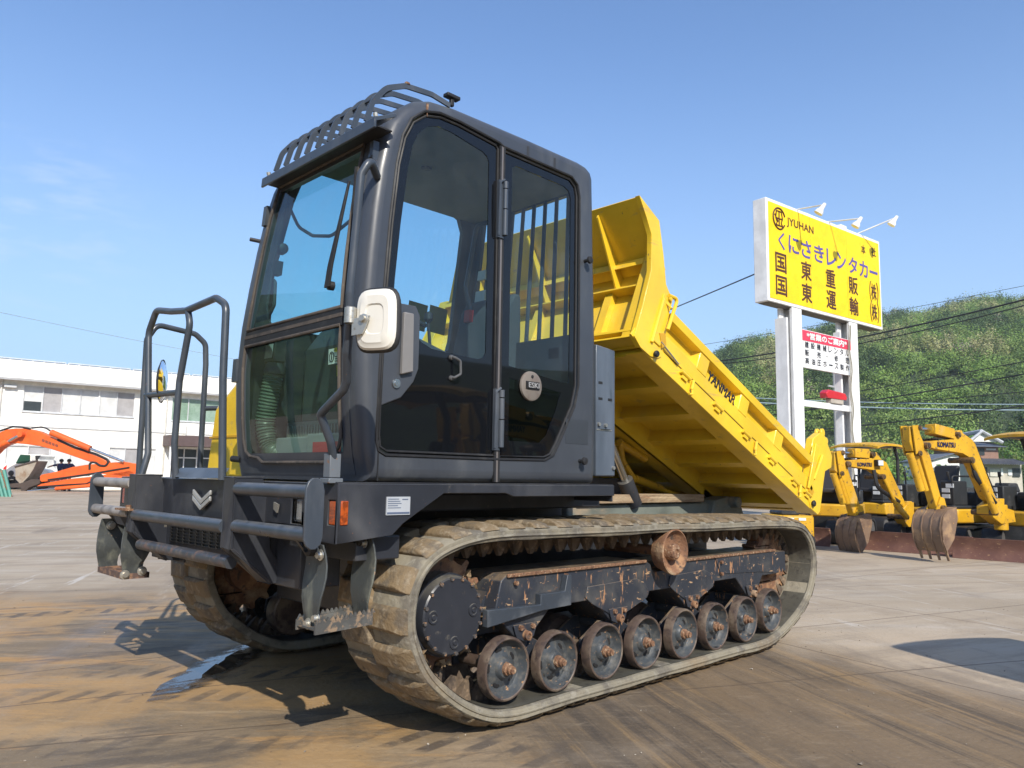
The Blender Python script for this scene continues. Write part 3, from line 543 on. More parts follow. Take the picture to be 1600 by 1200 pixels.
# ---------------- deck and front fascia
q = MB()
sk = [(-.37, 1.118), (1.375, 1.118), (1.375, 1.062), (.60, 1.062), (.55, 1.078), (.40, 1.078), (.17, 1.078), (-.045, .955), (-.10, .908), (-.37, .882)]
q.plate([(x, .018, z) for x, z in sk], [], (0, .012, 0)); q.plate([(x, 2.482, z) for x, z in sk], [], (0, -.012, 0))
q.box(-.366, 1.375, .030, 1.30, 1.100, 1.116); q.box(-.366, .62, 1.30, 2.47, 1.100, 1.116); q.box(1.365, 1.377, .03, 1.30, 1.03, 1.10)
# fascia with lamp openings
def rect(y0, y1, z0, z1, x): return [(x, y0, z0), (x, y1, z0), (x, y1, z1), (x, y0, z1)]
q.plate([(-.37, .018, .882), (-.37, .55, .895), (-.37, .62, .93), (-.37, 1.86, .93), (-.37, 1.94, .895), (-.37, 2.482, .882), (-.37, 2.482, 1.118), (-.37, .018, 1.118)],
        [rect(.285, .375, .945, 1.055, -.37), rect(2.125, 2.215, .945, 1.055, -.37), rect(.028, .083, .953, 1.052, -.37), rect(2.417, 2.472, .953, 1.052, -.37)], (.010, 0, 0))
q.box(-.30, -.29, .2, .46, .93, 1.07); q.box(-.30, -.29, 2.04, 2.30, .93, 1.07)
dk = P('deck', q, drk, bevel=.004)
q = MB(); q.box(-.37, 1.37, .022, .06, 1.119, 1.124); q.box(-.16, -.10, .30, .9, 1.118, 1.126); P('anti_slip_strip', q, drk, dk)
for s in (0, 1):
    yy = (lambda y: y) if s == 0 else (lambda y: 2.5-y)
    q = MB(); q.box(-.366, -.356, min(yy(.036), yy(.081)), max(yy(.036), yy(.081)), .955, 1.05); a_, b_ = sorted((yy(.014), yy(.030)))
    q.box(-.352, -.318, a_, b_-.0, .955, 1.05); t = P('turn_lamp', q, orange_l if s == 0 else dred, dk, bevel=.004)
    q = MB(); a_, b_ = sorted((yy(.29), yy(.37))); q.box(-.352, -.30, a_, b_, .95, 1.05); hl = P('headlight', q, mk('lamp_reflector', (.75, .76, .74), .3), dk, bevel=.012)
    q = MB(); q.box(-.364, -.355, a_+.004, b_-.004, .953, 1.047); P('lens', q, glass('lamp_glass%d' % s, (.8, .8, .8)), hl, bevel=.004)
q = MB(); q.box(-.138, -.018, .012, .018, .99, 1.065); npl = P('nameplate', q, mk('nameplate_face', (.50, .53, .56), .35, .2), dk)
q = MB()
for k in range(5): q.box(-.132, -.132+random.uniform(.045, .075), .0108, .0118, 1.054-k*.009, 1.057-k*.009)
q.box(-.060, -.030, .0108, .0118, 1.052, 1.056); q.box(-.135, -.021, .0108, .0118, .994, 1.002); P('nameplate_print', q, mk('plate_print', (.10, .13, .2), .5), npl)
q = MB(); q.plate([(-.378, .46, 1.02), (-.378, .50, 1.03), (-.378, .50, 1.00), (-.378, .47, .985)], [], (-.008, 0, 0)); P('catch', q, zinc, dk)
# chevron emblem
q = MB()
for dz in (0, -.030):
    c = 1.245; w = .105; z = 1.032+dz
    q.plate([(-.381, c-w, z+.034), (-.381, c, z-.014), (-.381, c+w, z+.034), (-.381, c+w, z+.011), (-.381, c, z-.038), (-.381, c-w, z+.011)], [], (-.012, 0, 0))
P('chevron_emblem', q, mk('satin_silver', (.50, .50, .48), .35, .5), dk, bevel=.003)
# under-fascia box and grille
q = MB(); q.box(-.34, -.10, .62, 1.88, .74, .93); q.box(-.30, -.1, .40, .62, .66, .90); q.box(-.30, -.1, 1.88, 2.1, .66, .90); q.box(-.22, -.0, .10, .60, .80, .90); P('front_underbox', q, drk, bevel=.006)
q = MB()
for i in range(12): q.box(-.352, -.343, .80+i*.082, .806+i*.082, .775, .90)
for i in range(8): q.box(-.352, -.343, .78, 1.72, .778+i*.016, .782+i*.016)
P('grille', q, blk)
q = MB()
for y, z in ((.90, .915), (1.5, .915), (.72, .74), (.72, .86), (1.80, .86)): q.bolt((-.342, y, z), (-1, 0, 0), .016, .014)
P('fascia_bolt', q, zinc)

# ---------------- bumper guard
def bumper_post(yc, s):
    q = MB(); a = -1 if s == 0 else 1
    path = [(-.520, 1.135), (-.520, .825), (-.325, .672), (-.27, .655)]
    q.plate([(-.520, yc-.055, 1.135), (-.520, yc-.055, .825), (-.520, yc+.055, .825), (-.520, yc+.055, 1.135)], [], (.012, 0, 0))
    q.plate([(-.520, yc-.055, .825), (-.33, yc-.055, .668), (-.33, yc+.055, .668), (-.520, yc+.055, .825)], [], (.008, 0, .009))
    side = [(-.52, 1.135), (-.39, 1.135), (-.36, 1.05), (-.34, .93), (-.335, .82), (-.25, .70), (-.25, .66), (-.33, .668), (-.52, .825)]
    for y in (yc-.055, yc+.045): q.plate([(x, y, z) for x, z in side], [], (0, .010, 0))
    q.box(-.52, -.38, yc-.055, yc+.055, 1.125, 1.137)
    return q
for s in (0, 1):
    yc = .655 if s == 0 else 1.845
    p_ = P('bumper_post', bumper_post(yc, s), drk, bevel=.006)
    q = MB(); q.box(-.262, -.250, min(yc-.12, yc+.12)+(0 if s == 0 else 0), yc+.12, .655, .90)
    q.bolt((-.262, yc-.09, .72), (-1, 0, 0), .02, .02); q.bolt((-.262, yc-.09, .86), (-1, 0, 0), .02, .02); P('mounting_plate', q, drk, p_, bevel=.003)
q = MB(); q.cyl((-.505, .70, .918), (-.505, 1.80, .918), .030, seg=18); P('bumper_bar', q, tubep)
q = MB(); q.cyl((-.47, .70, .760), (-.47, 1.80, .760), .028, seg=18); P('bumper_bar', q, mk('rusty_tube_paint', (.05, .055, .065), .4, layers=[((.17, .105, .08), 14, .52, .66, (1, 1, 1), .8, .8), ((.12, .10, .09), 30, .5, .65, (1, 1, 1))]))
for s in (0, 1):
    yy = (lambda y: y) if s == 0 else (lambda y: 2.5-y)
    q = MB(); q.cyl((-.50, yy(.60), 1.085), (-.50, yy(-.03 if s == 0 else 0), 1.085), .028, seg=18); q.cyl((-.50, yy(.60), .925), (-.50, yy(-.03 if s == 0 else 0), .925), .028, seg=18)
    P('corner_bar', q, tubep if s == 0 else tubegrey)
    q = MB(); pl_ = [(-.540, .91), (-.540, 1.10), (-.530, 1.125), (-.512, 1.138), (-.488, 1.138), (-.468, 1.12), (-.460, 1.09), (-.460, .92), (-.468, .89), (-.488, .874), (-.512, .874), (-.530, .888)]
    ye = yy(-.028) if s == 0 else yy(.0); q.plate([(x, ye, z) for x, z in pl_], [], (0, -.012 if s == 0 else .012, 0)); P('corner_end_plate', q, tubep, bevel=.003)
    q = MB(); q.plate([(-.47, yy(.14), .90), (-.42, yy(.14), .84), (-.30, yy(.20), .80), (-.30, yy(.20), .86)], [], (0, .02, 0)); P('corner_bar_stay', q, drk)

# ---------------- hanging steps
def strap(mb, pts_c, wdir, w, t):
    """flexible strap along the centre line pts_c, swelling a little"""
    prev = None; vs = []; wd = vv(wdir)
    n = len(pts_c)
    for i, p in enumerate(pts_c):
        k = i/(n-1); ww = w*(.62+.38*math.sin(math.pi*min(1, k*1.15+.08)))
        vs += [vv(p)-wd*ww/2-vv(t)/2, vv(p)+wd*ww/2-vv(t)/2, vv(p)+wd*ww/2+vv(t)/2, vv(p)-wd*ww/2+vv(t)/2]
    fs = [(0, 1, 2, 3), tuple(range(4*n-4, 4*n))[::-1]]
    for i in range(n-1): fs += [(i*4+k, i*4+(k+1) % 4, i*4+4+(k+1) % 4, i*4+4+k) for k in range(4)]
    mb.add(vs, fs)
q = MB(); q.plate([(-.43, .035, .545), (-.43, .035, .585), (-.17, .035, .600), (-.17, .035, .555)], [], (0, .010, 0)); q.plate([(-.43, .175, .545), (-.43, .175, .585), (-.17, .175, .600), (-.17, .175, .555)], [], (0, .010, 0)); q.plate([(-.43, .045, .56), (-.17, .045, .572), (-.17, .175, .572), (-.43, .175, .56)], [], (0, 0, .006))
z0 = .586
for k in range(13):
    x = -.425+k*.0205
    for y in (.035, .175): q.plate([(x, y, z0+k*.0012), (x+.010, y, z0+.018+k*.0012), (x+.0205, y, z0+k*.0012+.0012)], [], (0, .010, 0))
st = P('hanging_step', q, mk('dirty_step_steel', (.07, .07, .066), .55, layers=[((.24, .17, .11), 30, .5, .62, (1, 1, 1), .8), ((.13, .13, .12), 9, .5, .7, (1, 1, 1))]))
for x, dz in ((-.40, 0), (-.175, .02)):
    q = MB(); strap(q, [(x+.012*math.sin(k*.9), .112+.006*math.sin(k), .88+dz-k*(.335+dz)/8) for k in range(9)], (0, 1, 0), .165, (.008, 0, 0)); P('strap', q, straps, st, bevel=.002)
for x, y, z in ((-.405, .07, .60), (-.405, .13, .572), (-.405, .10, .855), (-.18, .10, .875), (-.40, .07, .84)):
    q = MB(); q.lathe((x, y, z), (-1, 0, 0), [(0, .022), (.004, .022), (.005, .014), (.018, .013), (.018, 0)], 14); P('step_bolt', q, zinc, st)
q = MB(); q.lathe((-.41, .115, .868), (-1, 0, 0), [(0, 0), (0, .036), (.025, .034), (.03, .02), (.02, .014), (.02, 0)], 20); P('step_bushing', q, blk, st); q = MB(); q.lathe((-.19, .115, .888), (-1, 0, 0), [(0, 0), (0, .030), (.025, .028), (.03, .015), (.03, 0)], 18); P('step_bushing', q, blk, st)
q = MB(); q.box(-.50, -.488, 1.95, 2.375, .56, .592); q.box(-.37, -.358, 1.95, 2.375, .56, .592); q.box(-.49, -.36, 1.95, 1.96, .56, .59); q.box(-.49, -.36, 2.365, 2.375, .56, .59)
for k in range(3): q.box(-.49, -.36, 2.05+k*.11, 2.06+k*.11, .565, .585)
st2 = P('hanging_step', q, mk('rusty_step', (.10, .065, .055), .6, layers=[((.24, .14, .09), 20, .5, .6, (1, 1, 1))]))
for y in (2.37, 1.955):
    q = MB(); strap(q, [(-.44+.01*math.sin(k*.8), y+.01*math.sin(k*1.1), .87-k*.30/8) for k in range(9)], (1, 0, 0), .17, (0, .008, 0)); P('strap', q, straps, st2, bevel=.002)
for x, z, y in ((-.49, .585, 1.95), (-.40, .60, 1.95), (-.44, .84, 1.95), (-.45, .83, 2.36)):
    q = MB(); q.lathe((x, y, z), (0, -1, 0), [(0, .026), (.005, .026), (.006, .016), (.02, .014), (.02, 0)], 14); P('step_bolt', q, zinc, st2)

# ---------------- handrails at the far front corner
X1 = -.43
q = MB(); q.tube(fillet([(-.50, 1.885, .95), (X1, 1.90, 1.25), (X1-.0, 2.03, 1.955), (X1, 1.93, 2.075), (X1, 1.70, 2.035), (X1, 1.49, 2.010), (X1, 1.12, 2.022), (X1, 1.0, 1.97), (X1, .985, 1.60), (X1+.02, .97, 1.118)], .07), .0185, 14)
q.tube(fillet([(X1, 1.47, 2.008), (X1, 1.43, 1.93), (X1, 1.52, 1.63), (X1, 1.53, 1.30), (X1+.02, 1.535, 1.118)], .08), .0175, 14); q.cyl((X1, 1.995, 1.585), (X1, 1.52, 1.572), .0165, seg=14)
hr = P('handrail', q, tubep)
q = MB(); q.box(-.56, -.44, 1.80, 1.97, .940, .950); q.bolt((-.54, 1.82, .95), (0, 0, 1), .014, .02); q.bolt((-.47, 1.83, .95), (0, 0, 1), .014, .02); P('rail_foot', q, rustb, hr)
q = MB(); y2 = 2.30; q.tube(fillet([(-.335, y2, 1.118), (-.345, y2, 1.96), (-.29, y2, 2.06), (-.05, y2, 2.035), (.02, y2, 1.98), (.03, y2, 1.85), (.035, y2, 1.118)], .06), .0175, 14)
q.cyl((.03, y2, 1.56), (.20, y2-.02, 1.575), .0165, seg=14); q.tube(fillet([(.17, y2-.02, 1.575), (.235, y2-.02, 1.56), (.245, y2-.02, 1.118)], .04), .0165, 12)
P('handrail', q, tubep)
q = MB(); q.plate([(-.42, 1.57, 1.125), (-.42, .98, 1.125), (-.375, 1.0, 1.175), (-.375, 1.56, 1.175)], [], (.012, 0, .0)); P('deck_kick_plate', q, boxp)
q = MB(); q.box(.30, .42, 1.6, 2.42, 1.12, 1.19); P('deck_edge_rail', q, drk, dk, bevel=.004)
# convex mirror on the far rail
q = MB(); q.lathe((-.40, 1.86, 1.66), (-.866, .5, .0), [(.022, 0), (.02, .03), (.012, .09), (.0, .122), (-.006, .124)], 28, 0)
cm = P('convex_mirror', q, blk)
q = MB(); q.lathe((-.398, 1.86, 1.66), (.866, -.5, .0), [(.030, 0), (.027, .04), (.018, .085), (.0, .120)], 28); P('mirror_face', q, mirg, cm)

# ---------------- engine hood on the far side
q = MB(); hood = [(1.32, 1.12), (1.32, 1.72), (1.77, 1.70), (2.06, 1.55), (2.14, 1.12)]
q.plate([(-.0, y, z) for y, z in hood], [], (1.25, 0, 0)); hd = P('engine_hood', q, yel, bevel=.03)
q = MB(); q.box(-.006, -.001, 1.45, 2.09, 1.36, 1.372); P('hood_seam', q, yelw, hd)

# ---------------- cab
YN, YF, RC = .062, 1.262, .055
PROF = [(-.195, 1.126), (-.225, 1.25), (-.245, 1.42), (-.258, 1.65), (-.258, 1.90), (-.248, 2.10), (-.232, 2.30), (-.212, 2.48), (-.185, 2.62), (-.145, 2.72), (-.085, 2.80), (-.01, 2.858), (.08, 2.893), (.22, 2.908), (.70, 2.916), (1.12, 2.916), (1.19, 2.908), (1.235, 2.885), (1.255, 2.84), (1.268, 2.40), (1.285, 1.90), (1.285, 1.20), (1.272, 1.126)]
def px_at(z):
    for (x0, z0), (x1, z1) in zip(PROF, PROF[1:12]):
        if z0 <= z <= z1: return x0+(x1-x0)*(z-z0)/(z1-z0)
    return -.01
def inset(poly, d):
    n = len(poly); out = []
    for i in range(n):
        a, b_, c = Vector(poly[i-1]), Vector(poly[i]), Vector(poly[(i+1) % n]); e1 = (b_-a).normalized(); e2 = (c-b_).normalized()
        n1 = Vector((e1.y, -e1.x)); n2 = Vector((e2.y, -e2.x)); nn = (n1+n2).normalized(); k = d/max(.5, nn.dot(n1)); out.append(b_+nn*k)
    return out
OPEN = [(-.168, 1.30), (-.155, 1.255), (-.12, 1.238), (.50, 1.238), (.86, 1.243), (.925, 1.270), (.965, 1.33), (1.085, 1.53), (1.118, 1.65), (1.118, 2.70), (1.10, 2.765), (1.05, 2.798), (.53, 2.803), (.50, 2.815), (.24, 2.835), (.12, 2.835), (.03, 2.812), (-.04, 2.752), (-.085, 2.66), (-.112, 2.52), (-.138, 2.25), (-.155, 1.95), (-.162, 1.60)]
inner = [(p.x, p.y) for p in inset([(x, z) for x, z in PROF], -RC*.0+RC)]
# orientation test: the inset polygon must be smaller
def area(pl): return abs(sum(pl[i-1][0]*pl[i][1]-pl[i][0]*pl[i-1][1] for i in range(len(pl))))/2
if area(inner) > area(PROF): inner = [(p.x, p.y) for p in inset(PROF, -RC)]
sgn = 1 if area([(p.x, p.y) for p in inset(PROF, .01)]) < area(PROF) else -1
cab = MB()
cab.plate([(x, YN, z) for x, z in inner], [[(x, YN, z) for x, z in OPEN]], (0, .035, 0))
FOPEN = [(-.10, 1.95), (-.04, 1.93), (1.08, 1.93), (1.13, 1.96), (1.14, 2.02), (1.13, 2.72), (1.10, 2.80), (1.03, 2.83), (.1, 2.83), (-.0, 2.78), (-.06, 2.6), (-.115, 2.2)]
cab.plate([(x, YF, z) for x, z in inner], [[(x, YF, z) for x, z in FOPEN]], (0, -.035, 0))
# rolled rim and wrap
rings = []
for k in range(6):
    a = k/5*math.pi/2; rings.append(([(p.x, p.y) for p in inset(PROF, sgn*RC*(1-math.sin(a)))], YN+RC*(1-math.cos(a))))
ys = [(r_, y) for r_, y in rings]+[(PROF, .175), (PROF, 1.15)]+[(r_, YF-(y-YN)) for r_, y in reversed(rings)]
np_ = len(PROF); vs = []
for r_, y in ys: vs += [(x, y, z) for x, z in r_]
fs = []
for j in range(len(ys)-1):
    for i in range(np_):
        i2 = (i+1) % np_
        if j == 6 and (i in range(1, 9)): continue          # windscreen gap between y .175 and 1.15
        if j in (6,) and i in range(18, 21): continue        # rear window gap
        fs.append((j*np_+i, j*np_+i2, (j+1)*np_+i2, (j+1)*np_+i))
cab.add(vs, fs)
CAB = P('cab', cab, cabp, ang=50)
# rear wall with window opening, front sill and header
q = MB()
q.plate([(1.262, .15, 1.13), (1.262, 1.18, 1.13), (1.262, 1.18, 2.86), (1.262, .15, 2.86)], [[(1.262, .19, 1.95), (1.262, 1.13, 1.95), (1.262, 1.13, 2.79), (1.262, .19, 2.79)]], (-.03, 0, 0)); P('rear_wall', q, cabp, CAB)
q = MB(); q.box(.0, 1.22, .10, 1.22, 2.795, 2.82); P('headliner', q, lining, CAB)
q = MB(); q.box(-.19, 1.24, .1, 1.22, 1.14, 1.18); q.box(1.10, 1.23, .12, 1.2, 1.18, 1.93); q.box(-.19, 1.2, 1.17, 1.22, 1.18, 1.91); P('cab_floor', q, blkd, CAB)
q = MB(); q.box(-.02, 1.1, .10, .13, 1.18, 1.25); P('door_sill', q, blkd, CAB)
q = MB()
for k in range(9): q.cyl((1.236, .272+k*.108, 1.93), (1.236, .272+k*.108, 2.80), .0135, seg=10)
P('rear_window_bars', q, tubep, CAB)
# front frame strips following the windscreen curve
def wpt(y, z, off=0): return (px_at(z)+off, y, z)
def wstrip(mb, ya, yb, z0, z1, off=0, n=10, mi=0, th=None):
    zs_ = [z0+(z1-z0)*k/n for k in range(n+1)]
    vs = [wpt(y, z, off) for z in zs_ for y in (ya, yb)]
    if th is None: mb.add(vs, [(2*k, 2*k+1, 2*k+3, 2*k+2) for k in range(n)], mi)
    else:
        vs += [wpt(y, z, off+th) for z in zs_ for y in (ya, yb)]; m = 2*(n+1)
        f_ = [(2*k, 2*k+1, 2*k+3, 2*k+2) for k in range(n)]+[(m+2*k, m+2*k+2, m+2*k+3, m+2*k+1) for k in range(n)]
        f_ += [(2*k, 2*k+2, m+2*k+2, m+2*k) for k in range(n)]+[(2*k+1, m+2*k+1, m+2*k+3, 2*k+3) for k in range(n)]+[(0, m, m+1, 1), (2*n, 2*n+1, m+2*n+1, m+2*n)]
        mb.add(vs, f_, mi)
ZL0, ZL1, ZU0, ZU1 = 1.235, 1.792, 1.842, 2.625
q = MB(); wstrip(q, .150, .215, 1.2, 2.66, -.004, 16, th=.03); wstrip(q, 1.115, 1.185, 1.2, 2.66, -.004, 16, th=.03); wstrip(q, .15, 1.185, 2.60, 2.70, -.003, 4, th=.03); wstrip(q, .15, 1.185, 1.15, 1.225, -.003, 3, th=.03)
P('windscreen_frame', q, cabp, CAB)
q = MB(); lp = [wpt(.212, z, -.012) for z in np.linspace(ZU0+.03, ZU1, 10)]+[wpt(1.118, z, -.012) for z in np.linspace(ZU1, ZU0+.03, 10)]; q.tube(lp, .008, 8, closed=True)
lp = [wpt(.212, z, -.012) for z in np.linspace(1.32, ZL1, 8)]+[wpt(1.118, z, -.012) for z in np.linspace(ZL1, 1.32, 8)]+[wpt(1.10, 1.26, -.012), wpt(1.06, 1.236, -.012), wpt(.98, 1.228, -.012), wpt(.94, 1.205, -.012), wpt(.36, 1.205, -.012), wpt(.33, 1.225, -.012), wpt(.27, 1.24, -.012), wpt(.225, 1.28, -.012)]
q.tube(lp, .008, 8, closed=True); P('window_seal', q, seal, CAB)
q = MB(); wstrip(q, .20, 1.13, ZL1-.003, ZL1+.035, -.016, 2, th=.03); wstrip(q, .20, 1.13, ZL1+.053, ZU0+.022, -.014, 2, th=.03); P('window_divider', q, blk, CAB); q = MB(); wstrip(q, .20, 1.13, ZL1+.036, ZL1+.052, -.018, 2, th=.03); P('window_divider_seal', q, seal, CAB)
q = MB(); wstrip(q, .21, 1.12, ZU0, ZU1, .002, 10); P('upper_windscreen', q, g_up, CAB)
q = MB(); wstrip(q, .21, 1.12, 1.21, ZL1, .002, 8); P('lower_windscreen', q, g_lo, CAB)
# black margins behind the upper pane (rounded lower corner)
q = MB(); q.plate([wpt(1.118, ZU0, .012), wpt(1.118, 2.60, .012), wpt(1.045, 2.60, .012), wpt(1.02, 2.2, .012), wpt(1.0, 1.99, .012), wpt(.965, 1.92, .012), wpt(.90, 1.875, .012), wpt(.80, ZU0+.01, .012)], [], (.01, 0, 0)); P('inner_frame', q, blkd, CAB)
# side glazing: black border, clear panes
def sidepoly(pts, y): return [(x, y, z) for x, z in pts]
DOOR = [(-.150, 1.32), (-.142, 1.272), (-.11, 1.255), (.505, 1.255), (.512, 1.27), (.500, 2.78), (.485, 2.797), (.24, 2.818), (.13, 2.818), (.045, 2.797), (-.025, 2.74), (-.068, 2.65), (-.095, 2.52), (-.12, 2.25), (-.138, 1.95), (-.147, 1.60)]
DCLR = [(-.10, 1.875), (-.055, 1.83), (.06, 1.745), (.12, 1.722), (.23, 1.715), (.40, 1.708), (.435, 1.72), (.45, 1.745), (.445, 2.70), (.43, 2.725), (.40, 2.74), (.20, 2.772), (.12, 2.772), (.055, 2.75), (.005, 2.70), (-.025, 2.63), (-.045, 2.52), (-.075, 2.25), (-.095, 2.0)]
REAR = [(.545, 1.255), (.86, 1.258), (.905, 1.275), (.945, 1.33), (1.068, 1.535), (1.10, 1.65), (1.10, 2.70), (1.085, 2.75), (1.04, 2.78), (.545, 2.785), (.538, 2.76)]
RCLR = [(.605, 1.70), (1.0, 1.655), (1.05, 1.655), (1.055, 1.68), (1.055, 2.68), (1.04, 2.715), (1.0, 2.732), (.63, 2.735), (.605, 2.72)]
LCLR = [(.61, 1.33), (.83, 1.33), (.88, 1.37), (.95, 1.50), (.99, 1.60), (.61, 1.64)]
yb_ = .072
q = MB(); q.plate(sidepoly(DOOR, yb_), [sidepoly(DCLR, yb_)], (0, .006, 0)); q.plate(sidepoly(REAR, yb_), [sidepoly(RCLR, yb_), sidepoly(LCLR, yb_)], (0, .006, 0)); P('black_glass_border', q, ceram, CAB)
q = MB(); q.plate(sidepoly(DCLR, yb_+.003), [], (0, .001, 0), back=False); P('door_glass', q, g_side, CAB)
q = MB(); q.plate(sidepoly(RCLR, yb_+.003), [], (0, .001, 0), back=False); P('rear_side_glass', q, g_side, CAB); q = MB(); q.plate(sidepoly(LCLR, yb_+.003), [], (0, .001, 0), back=False); P('lower_side_glass', q, g_dark, CAB)
q = MB(); q.plate([(x, YF-.02, z) for x, z in FOPEN], [], (0, .001, 0), back=False); P('far_side_glass', q, glass('far_glass', (.70, .86, .90)), CAB)
q = MB(); q.add([(1.25, .19, 1.95), (1.25, 1.13, 1.95), (1.25, 1.13, 2.79), (1.25, .19, 2.79)], [(0, 1, 2, 3)]); P('rear_glass', q, glass('rear_glass_m', (.82, .90, .92)), CAB)
# backing behind the dark border so the interior does not show
q = MB(); q.tube(sidepoly(OPEN, YN-.001), .007, 6, closed=True); q.tube(sidepoly([(x, z) for x, z in DOOR], yb_-.003), .006, 6, closed=True); q.tube(sidepoly(REAR, yb_-.003), .006, 6, closed=True); P('glass_seal', q, blk, CAB)
q = MB(); q.box(.517, .531, .058, .072, 1.13, 2.80); P('door_edge', q, mk('door_edge_metal', (.20, .18, .17), .4, .4), CAB)
q = MB(); q.box(.505, .517, .056, .07, 1.13, 2.80); q.box(.531, .541, .056, .07, 1.13, 2.80); q.box(.517, .522, .0605, .0625, 1.128, 1.24); P('door_gap', q, blk, CAB)
for z in (2.475, 1.43):
    q = MB(); q.cyl((.535, .044, z-.135), (.535, .044, z-.005), .014, seg=12); q.cyl((.535, .044, z+.0), (.535, .044, z+.10), .0135, seg=12); q.cyl((.535, .044, z+.105), (.535, .044, z+.14), .0135, seg=12); q.box(.497, .535, .05, .066, z-.15, z+.145); q.tube(fillet([(.50, .05, z-.14), (.498, .046, z), (.50, .045, z+.13), (.53, .045, z+.15)], .01), .006, 6); P('door_hinge', q, tubep, CAB)
# door bottom panel seam and front seam
q = MB(); q.box(-.158, -.152, .0595, .0625, 1.13, 1.30); P('door_gap', q, blk, CAB)
# door lock panel and handle
q = MB(); q.plate([(-.148, .066, 1.90), (.02, .066, 1.90), (.045, .066, 1.86), (.045, .066, 1.62), (.02, .066, 1.56), (-.045, .066, 1.485), (-.145, .066, 1.445)], [], (0, .008, 0)); dl = P('lock_panel', q, cabp, CAB, bevel=.004)
q = MB(); q.box(-.055, -.005, .050, .062, 1.64, 1.85); q.plate([(-.06, .045, 1.585), (.0, .045, 1.60), (-.005, .045, 1.86), (-.055, .045, 1.86)], [], (0, .02, 0)); P('door_handle', q, mk('grey_plastic', (.22, .21, .20), .35), dl, bevel=.005)
q = MB(); q.lathe((-.075, .064, 1.545), (0, -1, 0), [(0, .022), (.006, .020), (.006, .013), (.010, .012), (.010, 0)], 18); P('lock', q, chrome, dl)
q = MB(); q.tube(fillet([(.232, .072, 1.695), (.232, .045, 1.695), (.265, .040, 1.68), (.268, .040, 1.62), (.235, .045, 1.60), (.235, .072, 1.60)], .012), .006, 10); q.lathe((.232, .07, 1.695), (0, -1, 0), [(0, .013), (.01, .011), (.014, 0)], 12); q.lathe((.235, .07, 1.60), (0, -1, 0), [(0, .013), (.01, .011), (.014, 0)], 12); P('pull_handle', q, mk('dusty_handle', (.09, .09, .09), .35), CAB)
# round vent cap on the rear quarter glass
q = MB(); cx, cz = .758, 1.612; q.lathe((cx, .071, cz), (0, -1, 0), [(0, .076), (.010, .074), (.014, .066), (.012, .0)], 32); vc = P('vent_cap', q, mk('dusty_cap', (.19, .165, .14), .6, layers=[((.16, .13, .11), 18, .5, .65, (1, 1, 1))]), CAB)
q = MB(); q.box(cx-.046, cx+.050, .052, .058, cz-.016, cz+.022); q.lathe((cx-.0, .057, cz+.048), (0, -1, 0), [(0, .009), (.004, .007), (.004, 0)], 10); P('vent_cap_mark', q, blk, vc)
q = MB(); text_mesh(q, 'ESKI', (cx-.036, .051, cz-.010), (1, 0, 0), (0, 0, 1), .075, .026, bold=.02); P('vent_cap_lettering', q, greyst, vc)
# faded patch where a sticker was, door stops
q = MB(); q.box(1.02, 1.20, .0605, .0615, 1.335, 1.465); P('faded_patch', q, mk('darker_paint', (.040, .046, .055), .4), CAB)
for x, z in ((1.165, 2.345), (1.13, 1.245)):
    q = MB(); q.cyl((x, .062, z), (x, .035, z), .010, seg=10); q.lathe((x, .035, z), (0, -1, 0), [(0, .016), (.006, .021), (.018, .019), (.024, .0)], 14); P('door_stop_knob', q, blk, CAB)
# roof details
q = MB(); q.box(.205, .225, .085, .105, 2.912, 2.950); q.box(.175, .255, .075, .115, 2.950, 2.968); P('roof_lug', q, blk, CAB, bevel=.004)
q = MB()
for x, k in ((.70, 1), (.905, 1)): q.box(x, x+.016, .0605, .0615, 2.80, 2.862)
P('rubber_streak', q, mk('dark_streak', (.035, .037, .04), .5), CAB)
q = MB(); q.plate([(.037, .0605, 2.852), (.052, .0605, 2.856), (.049, .0605, 2.815), (.045, .0605, 2.79), (.041, .0605, 2.81)], [], (0, .001, 0)); P('rust_run', q, rustb, CAB)
